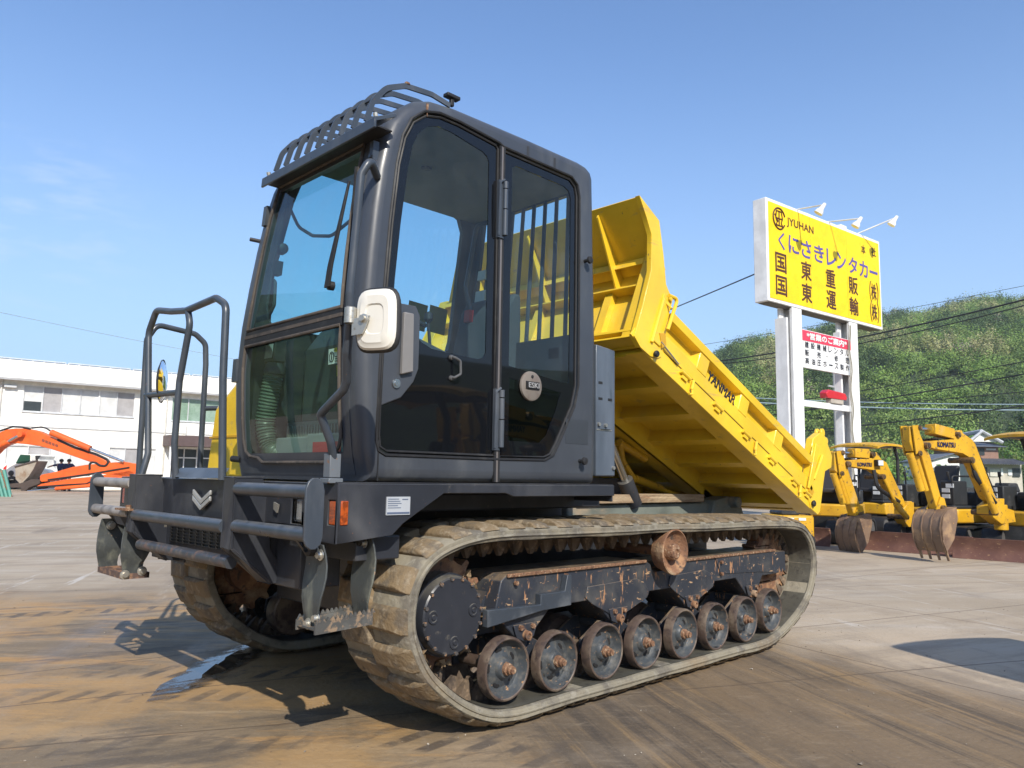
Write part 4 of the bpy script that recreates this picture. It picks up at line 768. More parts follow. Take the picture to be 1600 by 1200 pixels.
# rain visor and lamp guard rails
q = MB(); z = 2.625
q.plate([(-.315, -.01, z+.022), (-.195, -.01, z+.075), (-.195, -.01, z+.06), (-.30, -.01, z-.005), (-.315, -.01, z-.02)], [], (0, 0, 0), back=False)
vis = MB(); vis.prism([(-.285, -.01, z+.028), (-.175, -.01, z+.080), (-.175, -.01, z+.064), (-.274, -.01, z+.014), (-.274, -.01, z-.018), (-.285, -.01, z-.018)], (0, 1.16, 0))
vo = P('rain_visor', vis, tubep, CAB, bevel=.003)
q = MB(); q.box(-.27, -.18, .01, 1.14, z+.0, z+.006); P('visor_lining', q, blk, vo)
q = MB(); q.bolt((-.26, .02, z+.045), (-.3, 0, 1), .011, .016); q.bolt((-.26, 1.12, z+.045), (-.3, 0, 1), .011, .016); P('visor_bolt', q, zinc, vo)
q = MB()
for k in range(9):
    y = .09+k*.118
    pts = fillet([(-.262, y, z+.045), (-.232, y, z+.150), (-.165, y, z+.235), (-.06, y, z+.285), (.09, y, z+.300), (.20, y, z+.285)], .10, 6)
    if k > 7: pts = pts[:len(pts)]
    # flat bar section
    vs = []; w_, t_ = .010, .024
    for i, p in enumerate(pts):
        t = (pts[min(i+1, len(pts)-1)]-pts[max(i-1, 0)]).normalized(); nn = Vector((t.z, 0, -t.x))
        vs += [p+Vector((0, -w_/2, 0))-nn*t_/2, p+Vector((0, w_/2, 0))-nn*t_/2, p+Vector((0, w_/2, 0))+nn*t_/2, p+Vector((0, -w_/2, 0))+nn*t_/2]
    n = len(pts); fs = [(0, 1, 2, 3), (4*n-4, 4*n-1, 4*n-2, 4*n-3)]
    for i in range(n-1): fs += [(i*4+j, i*4+(j+1) % 4, i*4+4+(j+1) % 4, i*4+4+j) for j in range(4)]
    q.add(vs, fs)
for x, zz in ((-.205, z+.185), (-.115, z+.26)): q.box(x-.006, x+.006, .09, .09+8*.118, zz-.004, zz+.004)
gr_ = P('roof_lamp_guard', q, tubep, CAB)
q = MB(); q.box(-.06, -.04, .085, .10, z+.293, z+.306); P('guard_stud', q, rustb, gr_)
# grab rail down the near pillar
q = MB(); q.tube(fillet([(-.205, .075, 2.435), (-.285, .010, 2.47), (-.315, .03, 2.40), (-.325, .06, 1.90), (-.315, .07, 1.80), (-.27, .10, 1.775)], .05), .0175, 14); P('grab_rail', q, tubep, CAB)
q = MB(); q.box(-.22, -.19, .09, .12, 2.50, 2.60); q.bolt((-.22, .105, 2.53), (-1, 0, 0), .01, .01); P('frame_clip', q, tubep, CAB); q = MB(); q.box(-.235, -.215, 1.16, 1.20, 2.43, 2.53); P('frame_clip', q, tubep, CAB); q = MB(); q.box(-.27, -.245, 1.20, 1.245, 1.62, 1.74); P('frame_clip', q, tubep, CAB)
q = MB(); q.cyl((-.17, 1.22, 2.36), (-.252, 1.285, 2.375), .010, seg=10); P('rubber_stop', q, blk, CAB); q = MB(); q.cyl((-.215, 1.20, 1.22), (-.24, 1.25, 1.225), .016, seg=10); P('rubber_stop', q, blk, CAB)
# wiper
q = MB(); q.cyl((-.262, .30, 1.975), (-.29, .305, 1.975), .020, seg=14); q.plate([(-.288, .325, 1.965), (-.288, .285, 1.965), (-.285, .275, 2.06), (-.275, .178, 2.42), (-.275, .190, 2.42), (-.286, .310, 2.06)], [], (-.010, 0, 0)); wp = P('wiper_arm', q, blk, CAB, bevel=.002)
q = MB(); q.plate([(-.256, .200, 2.05), (-.256, .214, 2.05), (-.245, .205, 2.50), (-.245, .195, 2.50)], [], (.010, 0, 0)); P('wiper_blade', q, blk, wp)
# mirror on its bent bracket
q = MB(); q.tube(fillet([(-.36, .068, 1.20), (-.40, .035, 1.28), (-.455, .03, 1.385), (-.46, -.14, 1.47), (-.465, -.165, 1.50), (-.50, -.215, 1.60), (-.522, -.262, 1.76)], .03), .0165, 14); mb_ = P('mirror_bracket', q, tubep)
q = MB(); q.box(-.392, -.342, .045, .095, 1.14, 1.235); q.box(-.40, -.335, .035, .105, 1.118, 1.138); P('bracket_socket', q, mk('socket_paint', (.13, .145, .16), .5, layers=[((.22, .12, .07), 40, .58, .66, (1, 1, 1))]), mb_, bevel=.003)
def mirror():
    # rounded housing, its cream back to the front of the machine
    c = Vector((-.475, -.366, 1.703)); xd = Vector((.36, -.93, -.02)).normalized(); zd = Vector((0, .02, 1)).normalized(); n = xd.cross(zd).normalized()
    if n.x > 0: n = -n
    def sup(w, h, o, ex=4.2, nn=44):
        out = []
        for k in range(nn):
            a = 2*math.pi*k/nn; ca, sa = math.cos(a), math.sin(a); rr = (abs(ca)**ex+abs(sa)**ex)**(-1/ex)
            out.append(c+xd*(ca*rr*w)+zd*(sa*rr*h)+n*o)
        return out
    rings = [(.089, .115, -.016), (.094, .120, -.004), (.090, .116, .004), (.085, .111, .008), (.078, .104, .016), (.066, .092, .019), (.060, .086, .023), (.040, .056, .023), (.035, .051, .018), (.022, .038, .018)]
    q = MB(); vs = []; nn = 44
    for w, h, o in rings: vs += sup(w, h, o)
    q.add(vs, [(j*nn+i, j*nn+(i+1) % nn, (j+1)*nn+(i+1) % nn, (j+1)*nn+i) for j in range(3, len(rings)-1) for i in range(nn)]+[tuple((len(rings)-1)*nn+i for i in range(nn))])
    o = P('mirror', q, cream, ang=30)
    q = MB(); q.add(vs, [(j*nn+i, j*nn+(i+1) % nn, (j+1)*nn+(i+1) % nn, (j+1)*nn+i) for j in range(0, 3) for i in range(nn)]); P('mirror_rim', q, blk, o)
    q = MB(); q.add(sup(.088, .114, -.014), [tuple(range(nn))]); P('mirror_face', q, mirg, o)
    q = MB(); q.lathe(c-xd*.098+n*.028+zd*.015, (0, 0, 1), [(-.028, .022), (.028, .022), (.03, .018), (.03, 0)], 16); p0 = c-xd*.085+n*.030+zd*.0
    q.plate([p0, p0+xd*.075+zd*.01, p0+xd*.06-zd*.03, p0+xd*.045-zd*.055, p0-zd*.06], [], n*.006); q.lathe(c-xd*.035+n*.032+zd*.0, n, [(0, .018), (.005, .017), (.006, .011), (.018, .011), (.018, 0)], 14); P('mirror_clamp', q, zinc, o)
mirror()
# interior
q = MB(); se = [(.60, 1.30), (.58, 1.46), (.66, 1.50), (1.02, 1.50), (1.08, 1.40), (1.08, 1.30)]
q.plate([(x, .54, z) for x, z in se], [], (0, .46, 0)); q.plate([(1.04, .54, 1.48), (.93, .54, 1.50), (.98, .54, 1.85), (1.02, .54, 2.15), (1.06, .54, 2.22), (1.12, .54, 2.22), (1.14, .54, 2.0), (1.14, .54, 1.5)], [], (0, .46, 0)); q.box(.7, 1.0, .6, .9, 1.18, 1.30)
sq = P('driver_seat', q, mk('seat_cloth', (.055, .06, .065), .85), CAB, bevel=.03)
q = MB(); q.box(.60, 1.0, 1.01, 1.06, 1.66, 1.72); q.box(.60, 1.0, .47, .52, 1.66, 1.72); P('armrest', q, blkd, sq, bevel=.01); q = MB(); q.box(.92, .95, .78, .83, 2.06, 2.13); P('red_tag', q, redm, sq)
q = MB(); q.plate([(.02, .62, 1.18), (.02, .62, 1.80), (.10, .62, 1.92), (.30, .62, 1.82), (.34, .62, 1.74), (.22, .62, 1.60), (.16, .62, 1.18)], [], (0, .42, 0)); q.plate([(-.08, .16, 1.75), (.05, .16, 1.80), (.35, .16, 1.72), (.35, .16, 1.45), (-.05, .16, 1.35)], [], (0, .14, 0)); P('console', q, mk('console_grey', (.06, .065, .065), .55), CAB, bevel=.02)
q = MB()
for y, x, h in ((.55, .25, 1.98), (.80, .30, 2.02), (.30, .3, 1.95)): q.tube([(x, y, 1.7), (x-.03, y, h-.06)], .008, 8); q.lathe((x-.03, y, h-.06), (0, 0, 1), [(0, .008), (.02, .022), (.05, .02), (.06, 0)], 12)
P('control_lever', q, blkd, CAB)
q = MB(); q.tube(fillet([(.33, .40, 1.9), (.30, .55, 1.97), (.30, .80, 1.97), (.33, .95, 1.9)], .05), .012, 10); P('steering_grab', q, blkd, CAB)
def hose(q, pts, r, pitch=.017):
    pts = fillet(pts, .15, 10); L = 0; cs = []
    res = []
    for a, b_ in zip(pts, pts[1:]):
        n = max(1, int((b_-a).length/(pitch/4)))
        for k in range(n): res.append(a.lerp(b_, k/n))
    d = 0; rs = []; prev = res[0]
    for p in res: d += (p-prev).length; prev = p; rs.append(r*(1+.09*math.cos(2*math.pi*d/pitch)))
    q.tube(res, r, 14, rs=rs)
q = MB(); hose(q, [(-.13, 1.06, 1.66), (-.14, 1.09, 1.5), (-.14, 1.11, 1.40), (-.12, 1.08, 1.27), (-.10, .95, 1.225), (-.08, .75, 1.215)], .048); P('ribbed_air_hose', q, hose_m, CAB)
q = MB(); q.box(-.17, -.10, 1.0, 1.10, 1.72, 1.83); q.lathe((-.13, 1.05, 1.66), (0, 0, 1), [(0, .052), (.02, .056), (.04, .05), (.06, .04)], 20); ad = P('air_duct', q, blkd, CAB, bevel=.006)
q = MB()
for k in range(6): q.box(-.176, -.171, 1.015+k*.013, 1.022+k*.013, 1.74, 1.81)
P('duct_vent', q, greyst, ad)
q = MB()
for k in range(30): q.box(-.02, -.005, .30+k*.027, .313+k*.027, 1.30, 1.40)
q.box(-.005, .005, .28, 1.12, 1.18, 1.42); P('ribbed_panel', q, mk('ribbed_plastic', (.20, .21, .20), .6), CAB)
q = MB(); q.box(-.14, -.06, .62, .98, 1.18, 1.33); q.box(-.16, -.08, .32, .64, 1.18, 1.34); bxx = P('document_box', q, mk('box_card', (.26, .27, .27), .6), CAB, bevel=.005)
q = MB(); q.box(-.163, -.161, .34, .58, 1.20, 1.30); P('red_label', q, mk('dark_red_label', (.5, .05, .06), .5), bxx)
for (y0, y1, z0, z1, mt) in ((.205, .335, 1.632, 1.70, white), (.205, .265, 1.575, 1.623, yst)):
    q = MB(); q.add([wpt(y0, z0, .010), wpt(y1, z0, .010), wpt(y1, z1, .010), wpt(y0, z1, .010)], [(0, 1, 2, 3)]); s_ = P('warning_sticker', q, mt, CAB)
    q = MB()
    if mt is white:
        q.tube([wpt(.305+.018*math.cos(a), 1.664+.022*math.sin(a), .008) for a in np.linspace(0, 6.0, 16)], .0018, 4, closed=True); q.box(px_at(1.66)+.006, px_at(1.66)+.009, .303, .306, 1.65, 1.68)
        for k in range(3): q.box(px_at(1.66)+.006, px_at(1.66)+.009, .215, .275, 1.640+k*.010, 1.643+k*.010)
        P('sticker_print', q, ink, s_)
        q = MB(); q.box(px_at(1.69)+.004, px_at(1.69)+.008, .21, .28, 1.683, 1.699); P('sticker_band', q, yst, s_)
        q = MB(); text_mesh(q, '注意', (px_at(1.69)+.003, .27, 1.685), (0, -1, 0), (0, 0, 1), .045, .012, bold=.02); P('sticker_lettering', q, ink, s_)
    else:
        q.tube([wpt(.252, 1.583, .008), wpt(.218, 1.583, .008), wpt(.235, 1.612, .008)], .0017, 4, closed=True); q.box(px_at(1.6)+.006, px_at(1.6)+.009, .234, .236, 1.59, 1.602); P('sticker_print', q, ink, s_)
q = MB(); q.add([(.02, .40, 1.545), (.02, .48, 1.545), (.02, .48, 1.57), (.02, .40, 1.57)], [(0, 1, 2, 3)]); P('inner_sticker', q, white, CAB)
q = MB(); q.lathe((-.02, .22, 1.42), (0, -1, 0), [(0, .02), (.03, .02), (.04, .012), (.04, 0)], 12); P('red_knob', q, redm, CAB)
for x0, x1 in ((.78, .93), (.945, 1.09)):
    q = MB(); q.add([(x0, 1.235, 2.06), (x1, 1.235, 2.05), (x1, 1.235, 2.215), (x0, 1.235, 2.225)], [(0, 1, 2, 3)]); P('window_film', q, mk('olive_film', (.20, .19, .045), .6), CAB)
q = MB(); q.box(1.20, 1.22, 1.02, 1.10, 2.40, 2.46); q.box(1.20, 1.22, 1.0, 1.10, 2.1, 2.33); P('paper_notice', q, white, CAB)
q = MB(); q.tube(fillet([(1.05, .85, 2.0), (1.0, .95, 2.3), (1.02, .93, 2.68), (1.08, .75, 2.70)], .05), .014, 10); P('cab_inner_rail', q, tubep, CAB)
q = MB(); q.box(1.10, 1.20, .18, .28, 1.80, 1.88); q.box(.62, 1.2, .13, .2, 1.18, 1.60); P('switch_box', q, grey, CAB, bevel=.01)
q = MB(); q.lathe((.42, .62, 2.80), (0, 0, -1), [(0, .03), (.012, .028), (.015, 0)], 16); P('ceiling_button', q, blkd, CAB)
q = MB(); hose(q, [(-.17, 1.08, 2.56), (-.14, .95, 2.40), (-.13, .80, 2.33), (-.13, .60, 2.29), (-.12, .3, 2.37), (-.10, .15, 2.45)], .008, .012); P('coiled_cable', q, blkd, CAB)
q = MB(); q.box(-.20, -.15, 1.06, 1.11, 2.17, 2.24); q.lathe((-.17, 1.06, 2.30), (0, -1, 0), [(0, .03), (.03, .026), (.05, 0)], 12); q.tube(fillet([(-.2, 1.08, 2.15), (-.2, 1.02, 2.12), (-.2, 1.0, 2.0), (-.21, 1.04, 1.93), (-.21, 1.09, 1.93)], .03), .010, 8); P('latch_handle', q, blkd, CAB)

# the far side of the cab leans inward above the waist
def lean(o):
    for v in o.data.vertices:
        z, y = v.co.z, v.co.y+1.25
        if z > 1.7 and y > .1: v.co.y -= .17*min(1, (z-1.7)/.95)*(y-.1)/1.16
    for c_ in o.children: lean(c_)
lean(CAB)

# ---------------- grey box behind the cab
q = MB(); q.plate([(1.315, .10, 1.168), (1.482, .10, 1.168), (1.482, .10, 1.890), (1.315, .10, 1.905)], [], (0, .55, 0)); bx = P('side_box', q, boxp, bevel=.006)
q = MB(); q.plate([(1.32, .097, 1.43), (1.40, .085, 1.43), (1.45, .097, 1.43), (1.45, .097, 1.422), (1.32, .097, 1.422)], [], (0, .005, 0))
P('box_lip', q, zinc, bx)
for x, z in ((1.335, 1.455), (1.395, 1.452), (1.465, 1.215)): q = MB(); q.bolt((x, .10, z), (0, -1, 0), .011, .012); P('box_bolt', q, zinc, bx)
q = MB()
for x, z in ((1.335, 1.60), (1.335, 1.69), (1.42, 1.60)): q.box(x, x+.035, .0985, .1005, z-.007, z+.007)
P('box_slot', q, blk, bx)

# ---------------- dump bed, tipped
TA = R(24.0); BO = (3.935, .910)
def B(u, v, y): return Vector((BO[0]-u*math.cos(TA)+v*math.sin(TA), y, BO[1]+u*math.sin(TA)+v*math.cos(TA)))
def bbox(mb, u0, u1, v0, v1, y0, y1): mb.box(u0, u1, v0, v1, y0, y1, fn=lambda u, v, y: B(u, v, y))
def bpoly(mb, pts, y, w): mb.plate([B(u, v, y) for u, v in pts], [], (0, w, 0))
q = MB()
bbox(q, .02, 2.56, .085, .103, .068, 2.18)                     # floor plate
rail = [(.0, .0), (2.42, .0), (2.60, .03), (2.57, .105), (.0, .115)]
bpoly(q, rail, .053, .013); bpoly(q, rail, 2.197, -.013)
bbox(q, .004, 2.44, -.001, .012, .056, .20); bbox(q, .004, 2.44, -.001, .012, 2.05, 2.194)     # bottom flanges
BED = P('dump_bed', q, yel, bevel=.002)
q = MB()
for k in range(7):
    u = .16+k*.375
    for (ya, yb2) in ((.065, .78), (.92, 1.58), (1.72, 2.185)):
        q.plate([B(u, .0, ya), B(u, .0, yb2), B(u, .085, yb2), B(u, .085, ya)], [], B(u+.012, 0, 0)-B(u, 0, 0)); q.plate([B(u-.06, .0, ya), B(u+.0, .0, ya), B(u, .0, yb2), B(u-.06, .0, yb2)], [], B(0, .010, 0)-B(0, 0, 0))
P('floor_cross_member', q, yel, BED)
q = MB()
for y in (.78, 1.58):
    q.plate([B(.10, -.075, y), B(2.1, -.075, y), B(2.45, -.0, y), B(2.45, .085, y), (B(.05, .085, y))], [], (0, .012, 0)); bpoly(q, [(.10, -.075), (2.1, -.075), (2.45, 0), (2.45, .085), (.05, .085)], y+.13, .012); bbox(q, .10, 2.1, -.075, -.065, y, y+.142)
P('floor_long_member', q, yel, BED)
q = MB()
for y in (.78, .91, 1.58, 1.71): q.plate([B(.08, -.0, y), B(.14, -.12, y), B(.20, -.19, y), B(.30, -.19, y), B(.45, -.06, y), B(.45, 0, y)], [], (0, .014, 0))
q.plate([B(1.3, -.06, 1.0), B(1.45, -.24, 1.0), B(1.6, -.28, 1.0), B(1.72, -.22, 1.0), B(2.0, -.06, 1.0)], [], (0, .02, 0)); q.plate([B(1.3, -.06, 1.42), B(1.45, -.24, 1.42), B(1.6, -.28, 1.42), B(1.72, -.22, 1.42), B(2.0, -.06, 1.42)], [], (0, .02, 0)); q.cyl(B(1.6, -.21, .97), B(1.6, -.21, 1.47), .05)
P('hoist_bracket', q, yel, BED, bevel=.003)
# side gate (near and far)
for s in (0, 1):
    yy = (lambda y: y) if s == 0 else (lambda y: 2.25-y); sg = 1 if s == 0 else -1
    q = MB()
    prof = [(.108, .049), (.205, .049), (.240, .100), (.312, .100), (.316, .036), (.372, .032), (.372, .130), (.108, .130)]    # (v, y)
    u0, u1 = .235, 2.30
    vs = [B(u, v, yy(y)) for u in (u0, u1) for v, y in prof]; m = len(prof); q.add(vs, [(k, (k+1) % m, m+(k+1) % m, m+k) for k in range(m)]+[tuple(range(m)), tuple(range(m, 2*m))[::-1]])
    sgm = P('side_gate', q, yel, BED, bevel=.003)
    q = MB()
    for c in (.76, 1.30, 1.86):
        q = MB(); q.add([B(c-.060, .190, yy(.046)), B(c+.060, .190, yy(.046)), B(c+.058, .3165, yy(.044)), B(c-.058, .3165, yy(.044)), B(c-.085, .225, yy(.102)), B(c+.085, .225, yy(.102)), B(c+.080, .3165, yy(.102)), B(c-.080, .3165, yy(.102))], [(0, 1, 2, 3), (0, 4, 7, 3), (1, 2, 6, 5), (0, 1, 5, 4)]); P('gate_stiffener', q, yel, BED, bevel=.005)
    q = MB(); bbox(q, u0, 2.27, .1035, .108, yy(.050) if s == 0 else yy(.06), yy(.06) if s == 0 else yy(.050)); P('gate_seam', q, mk('seam_brown', (.12, .07, .01), .7), BED)  # thin dark brown joint line along the foot of the gate
    q = MB()
    for u in (2.02, 1.60, 1.20, .80, .42, .20): q.cyl(B(u-.055, .085, yy(.043)), B(u+.055, .085, yy(.043)), .014, seg=10); bbox(q, u-.03, u+.03, .05, .085, *sorted((yy(.040), yy(.052))))
    for u in (1.93, 1.06, .335): q.cyl(B(u, .095, yy(.040)), B(u, .030, yy(.036)), .011, seg=10); q.tube(fillet([B(u, .04, yy(.036)), B(u-.01, .0, yy(.030)), B(u+.02, -.012, yy(.034))], .01), .008, 8)
    P('gate_hinge', q, yel, BED)
    # front corner plate
    fp = [(2.879, .845), (2.648, .829), (2.52, .652), (2.425, .50), (2.345, .457), (2.318, .307), (2.290, .060), (2.317, .031), (2.396, .0), (2.496, .0), (2.575, .03), (2.578, .24), (2.592, .491), (2.681, .70), (2.765, .765)]
    if s == 1: fp = [(2.54, .62), (2.50, .63), (2.425, .50)]+fp[4:12]
    q = MB(); bpoly(q, fp, yy(.044), sg*.008)
    if s == 0: q.plate([B(u, v, yy(.05)) for u, v in fp[9:]+fp[:1]]+[B(u, v, yy(.05)) for u, v in [(2.86, .84), (2.755, .77), (2.67, .70), (2.58, .491), (2.566, .24), (2.563, .04)]], [], (0, sg*.03, 0))
    cp = P('front_corner_plate', q, yel, BED, bevel=.002)
    q = MB(); bbox(q, 2.335, 2.43, .10, .43, *sorted((yy(.035), yy(.05)))); q.cyl(B(2.42, .08, yy(.038)), B(2.42, .40, yy(.038)), .012, seg=10); P('corner_post', q, yel, cp, bevel=.004)
    q = MB(); q.tube(fillet([B(2.39, .44, yy(.03)), B(2.33, .455, yy(.02)), B(2.315, .44, yy(.02)), B(2.335, .22, yy(.015))], .02), .012, 10); q.cyl(B(2.40, .40, yy(.05)), B(2.36, .36, yy(.01)), .008, seg=8); q.lathe(B(2.37, .425, yy(.03)), (0, -sg, 0), [(0, .016), (.01, .014), (.012, 0)], 12); P('gate_latch', q, yel, cp)
    q = MB(); q.plate([B(2.38, .17, yy(.03)), B(2.33, .20, yy(.03)), B(2.29, .14, yy(.03)), B(2.32, .10, yy(.03))], [], (0, sg*.02, 0)); P('latch_tab', q, yelw, cp)
    q = MB(); q.cyl(B(2.345, .13, yy(.034)), B(2.12, .105, yy(.040)), .006, seg=8); P('latch_rod', q, chrome, cp)
    q = MB(); q.lathe(B(2.36, .035, yy(.05)), (0, -sg, 0), [(0, .012), (.012, .012), (.016, .020), (.026, .021), (.033, .016), (.034, 0)], 16); q.lathe(B(.10, .045, yy(.05)), (0, -sg, 0), [(0, .016), (.01, .016), (.014, .024), (.024, .025), (.03, .018), (.032, 0)], 16); P('rubber_buffer', q, blk, BED)
    # tail post
    tp = [(.254, .528), (.16, .625), (.06, .64), (-.02, .595), (-.107, .55), (-.125, .456), (-.03, .378), (-.035, .285), (-.055, .044), (-.02, .0), (.10, .0), (.215, .10), (.221, .333), (.253, .428)]
    q = MB(); bpoly(q, tp, yy(.045), sg*.06); tl = P('tail_post', q, yel, BED, bevel=.006)
    q = MB(); q.lathe(B(.10, .655, yy(.05)), (0, sg, 0), [(0, 0), (0, .035), (.02, .035), (.02, .018), (.04, .018), (.04, .035), (.06, .035), (.06, 0)], 18); q.lathe(B(.02, .62, yy(.05)), (0, sg, 0), [(0, 0), (0, .03), (.06, .03), (.06, 0)], 16)
    bbox(q, .16, .225, .12, .50, *sorted((yy(.030), yy(.045)))); q.cyl(B(.09, .46, yy(.032)), B(.16, .22, yy(.034)), .012, seg=10); bbox(q, .20, .26, .36, .46, *sorted((yy(.034), yy(.045)))); P('tail_hinge', q, yel, tl, bevel=.004)
    q = MB(); q.plate([B(.13, .13, yy(.03)), B(.19, .16, yy(.03)), B(.21, .10, yy(.03)), B(.15, .075, yy(.03))], [], (0, sg*.02, 0)); P('latch_tab', q, yelw, tl)
q = MB(); bbox(q, -.035, .0, .03, .56, .11, 2.14)
for y in (.6, 1.2, 1.8): bbox(q, -.06, -.035, .05, .55, y, y+.08)
P('tailgate', q, yel, BED, bevel=.004)
# lettering on the side gate
q = MB(); text_mesh(q, 'YANMAR', B(1.79, .192, .050), B(0, 0, 0)-B(1, 0, 0), B(0, 1, 0)-B(0, 0, 0), .365, .062, depth=.0035, bold=.05, italic=.12); P('side_lettering', q, ink, BED)
# front wall: lower vertical part, shelf, overhanging upper part, stiffeners and gussets
q = MB()
bbox(q, 2.45, 2.462, .03, .60, .062, 2.188)
q.plate([B(2.455, .59, .062), B(2.87, .842, .062), B(2.87, .842, 1.72), B(2.455, .59, 2.188)], [], B(-.006, .012, 0)-B(0, 0, 0))
FW = P('front_wall', q, yel, BED)
q = MB()
bbox(q, 2.46, 2.562, .04, .052, .062, 2.188); bbox(q, 2.46, 2.54, .44, .452, .16, 2.09); bbox(q, 2.46, 2.56, .632, .640, .16, 2.09); bbox(q, 2.553, 2.561, .590, .6325, .16, 2.09)
for y in (.062, 2.09): bbox(q, 2.545, 2.557, .04, .66, y, y+.10); bbox(q, 2.46, 2.55, .04, .66, y+(.09 if y < 1 else 0), y+(.10 if y < 1 else .01))
P('front_wall_frame', q, yel, FW, bevel=.002)
for y in (.38, 1.0, 1.62):
    q = MB(); q.plate([B(2.46, .49, y), B(2.50, .49, y), B(2.84, .80, y), B(2.84, .822, y), B(2.46, .595, y)], [], (0, .012, 0)); P('gusset', q, yel, FW)
    q = MB(); bbox(q, 2.463, 2.51, .053, .44, y, y+.06); P('wall_rib', q, yel, FW)
# hoist cylinder and prop
q = MB(); a, b_ = Vector((2.62, 1.22, .72)), B(1.6, -.21, 1.22); q.cyl(a, a.lerp(b_, .55), .075); q.cyl(a.lerp(b_, .5), a.lerp(b_, .56), .085); hc = P('hoist_cylinder', q, drk); q = MB(); q.cyl(a.lerp(b_, .5), b_, .04); P('piston_rod', q, chrome, hc)
q = MB(); a, b_ = Vector((2.42, .66, .98)), Vector((2.06, .62, 1.46)); q.cyl(a, a.lerp(b_, .35), .055); hc = P('prop_cylinder', q, drk); q = MB(); q.cyl(a.lerp(b_, .3), b_, .028); P('piston_rod', q, chrome, hc)
q = MB(); q.tube([B(1.18, -.09, .86), B(1.52, -.12, .86)], .03, 12); q.tube([B(1.50, -.12, .86), B(1.42, -.22, .86), B(1.20, -.28, .88)], .022, 10); q.cyl(B(1.22, -.27, .88), B(.85, -.19, .90), .032, seg=12); q.cyl(B(.9, -.2, .9), Vector((3.45, .75, .95)), .02, seg=10); P('safety_prop', q, yelw, BED)

# ============================================================ MINI EXCAVATORS
class Fr:
    """local frame: a forward, l to the left, z up"""
    def __init__(s, P, head): h = R(head); s.P = Vector((P[0], P[1], 0)); s.f = Vector((math.cos(h), math.sin(h), 0)); s.l = Vector((-math.sin(h), math.cos(h), 0))
    def __call__(s, a, l, z): return s.P+s.f*a+s.l*l+Vector((0, 0, z))
ARM = dict(
 arm=[(2.29, 2.01), (2.13, 2.02), (2.11, 1.97), (2.03, 1.83), (1.97, 1.7), (1.88, 1.58), (1.64, .82), (1.78, .77), (2.08, 1.63), (2.25, 1.64), (2.3, 1.78)],
 bcyl=[(2.16, 1.61), (1.95, 1.06)], acyl=[(2.13, 1.99), (1.78, 1.985), (1.25, 1.92)], mcyl=[(1.09, 1.53), (.86, 1.19), (.61, .73)],
 boom=[(1.96, 1.78), (1.8, 1.81), (1.32, 1.85), (1.23, 1.99), (1.15, 2.0), (1.12, 1.95), (.91, 1.86), (.84, 1.79), (.42, .94), (.49, .88), (.62, .96), (1.0, 1.58), (1.16, 1.64), (1.79, 1.69), (1.96, 1.73)],
 br=[(.65, .83), (.42, .94), (.25, .95), (.26, .81), (.03, .76), (0, .58), (.37, .55), (.66, .71)], tip=(1.70, .80), text=(1.72, 1.72, .40, .075), lw=.50)
ARM1 = dict(
 arm=[(1.9, 1.67), (1.73, 1.69), (1.74, 1.57), (1.63, 1.51), (1.60, 1.36), (1.33, .69), (1.42, .6), (1.51, .6), (1.74, 1.22), (1.81, 1.29), (1.91, 1.36)],
 bcyl=[(1.8, 1.31), (1.6, .8)], acyl=[(1.76, 1.66), (1.47, 1.66), (1.05, 1.65)], mcyl=[(.93, 1.27), (.65, .8), (.42, .58)],
 boom=[(1.63, 1.52), (1.55, 1.54), (1.05, 1.59), (1.01, 1.69), (.94, 1.69), (.85, 1.58), (.72, 1.52), (.3, .8), (.35, .74), (.50, .84), (.90, 1.30), (1.06, 1.38), (1.56, 1.43), (1.63, 1.45)],
 br=[(.4, .72), (.3, .8), (.13, .84), (.14, .66), (.05, .59), (.06, .43), (.29, .4), (.41, .53)], tip=(1.40, .62), text=(1.41, 1.44, .33, .065), lw=.46)
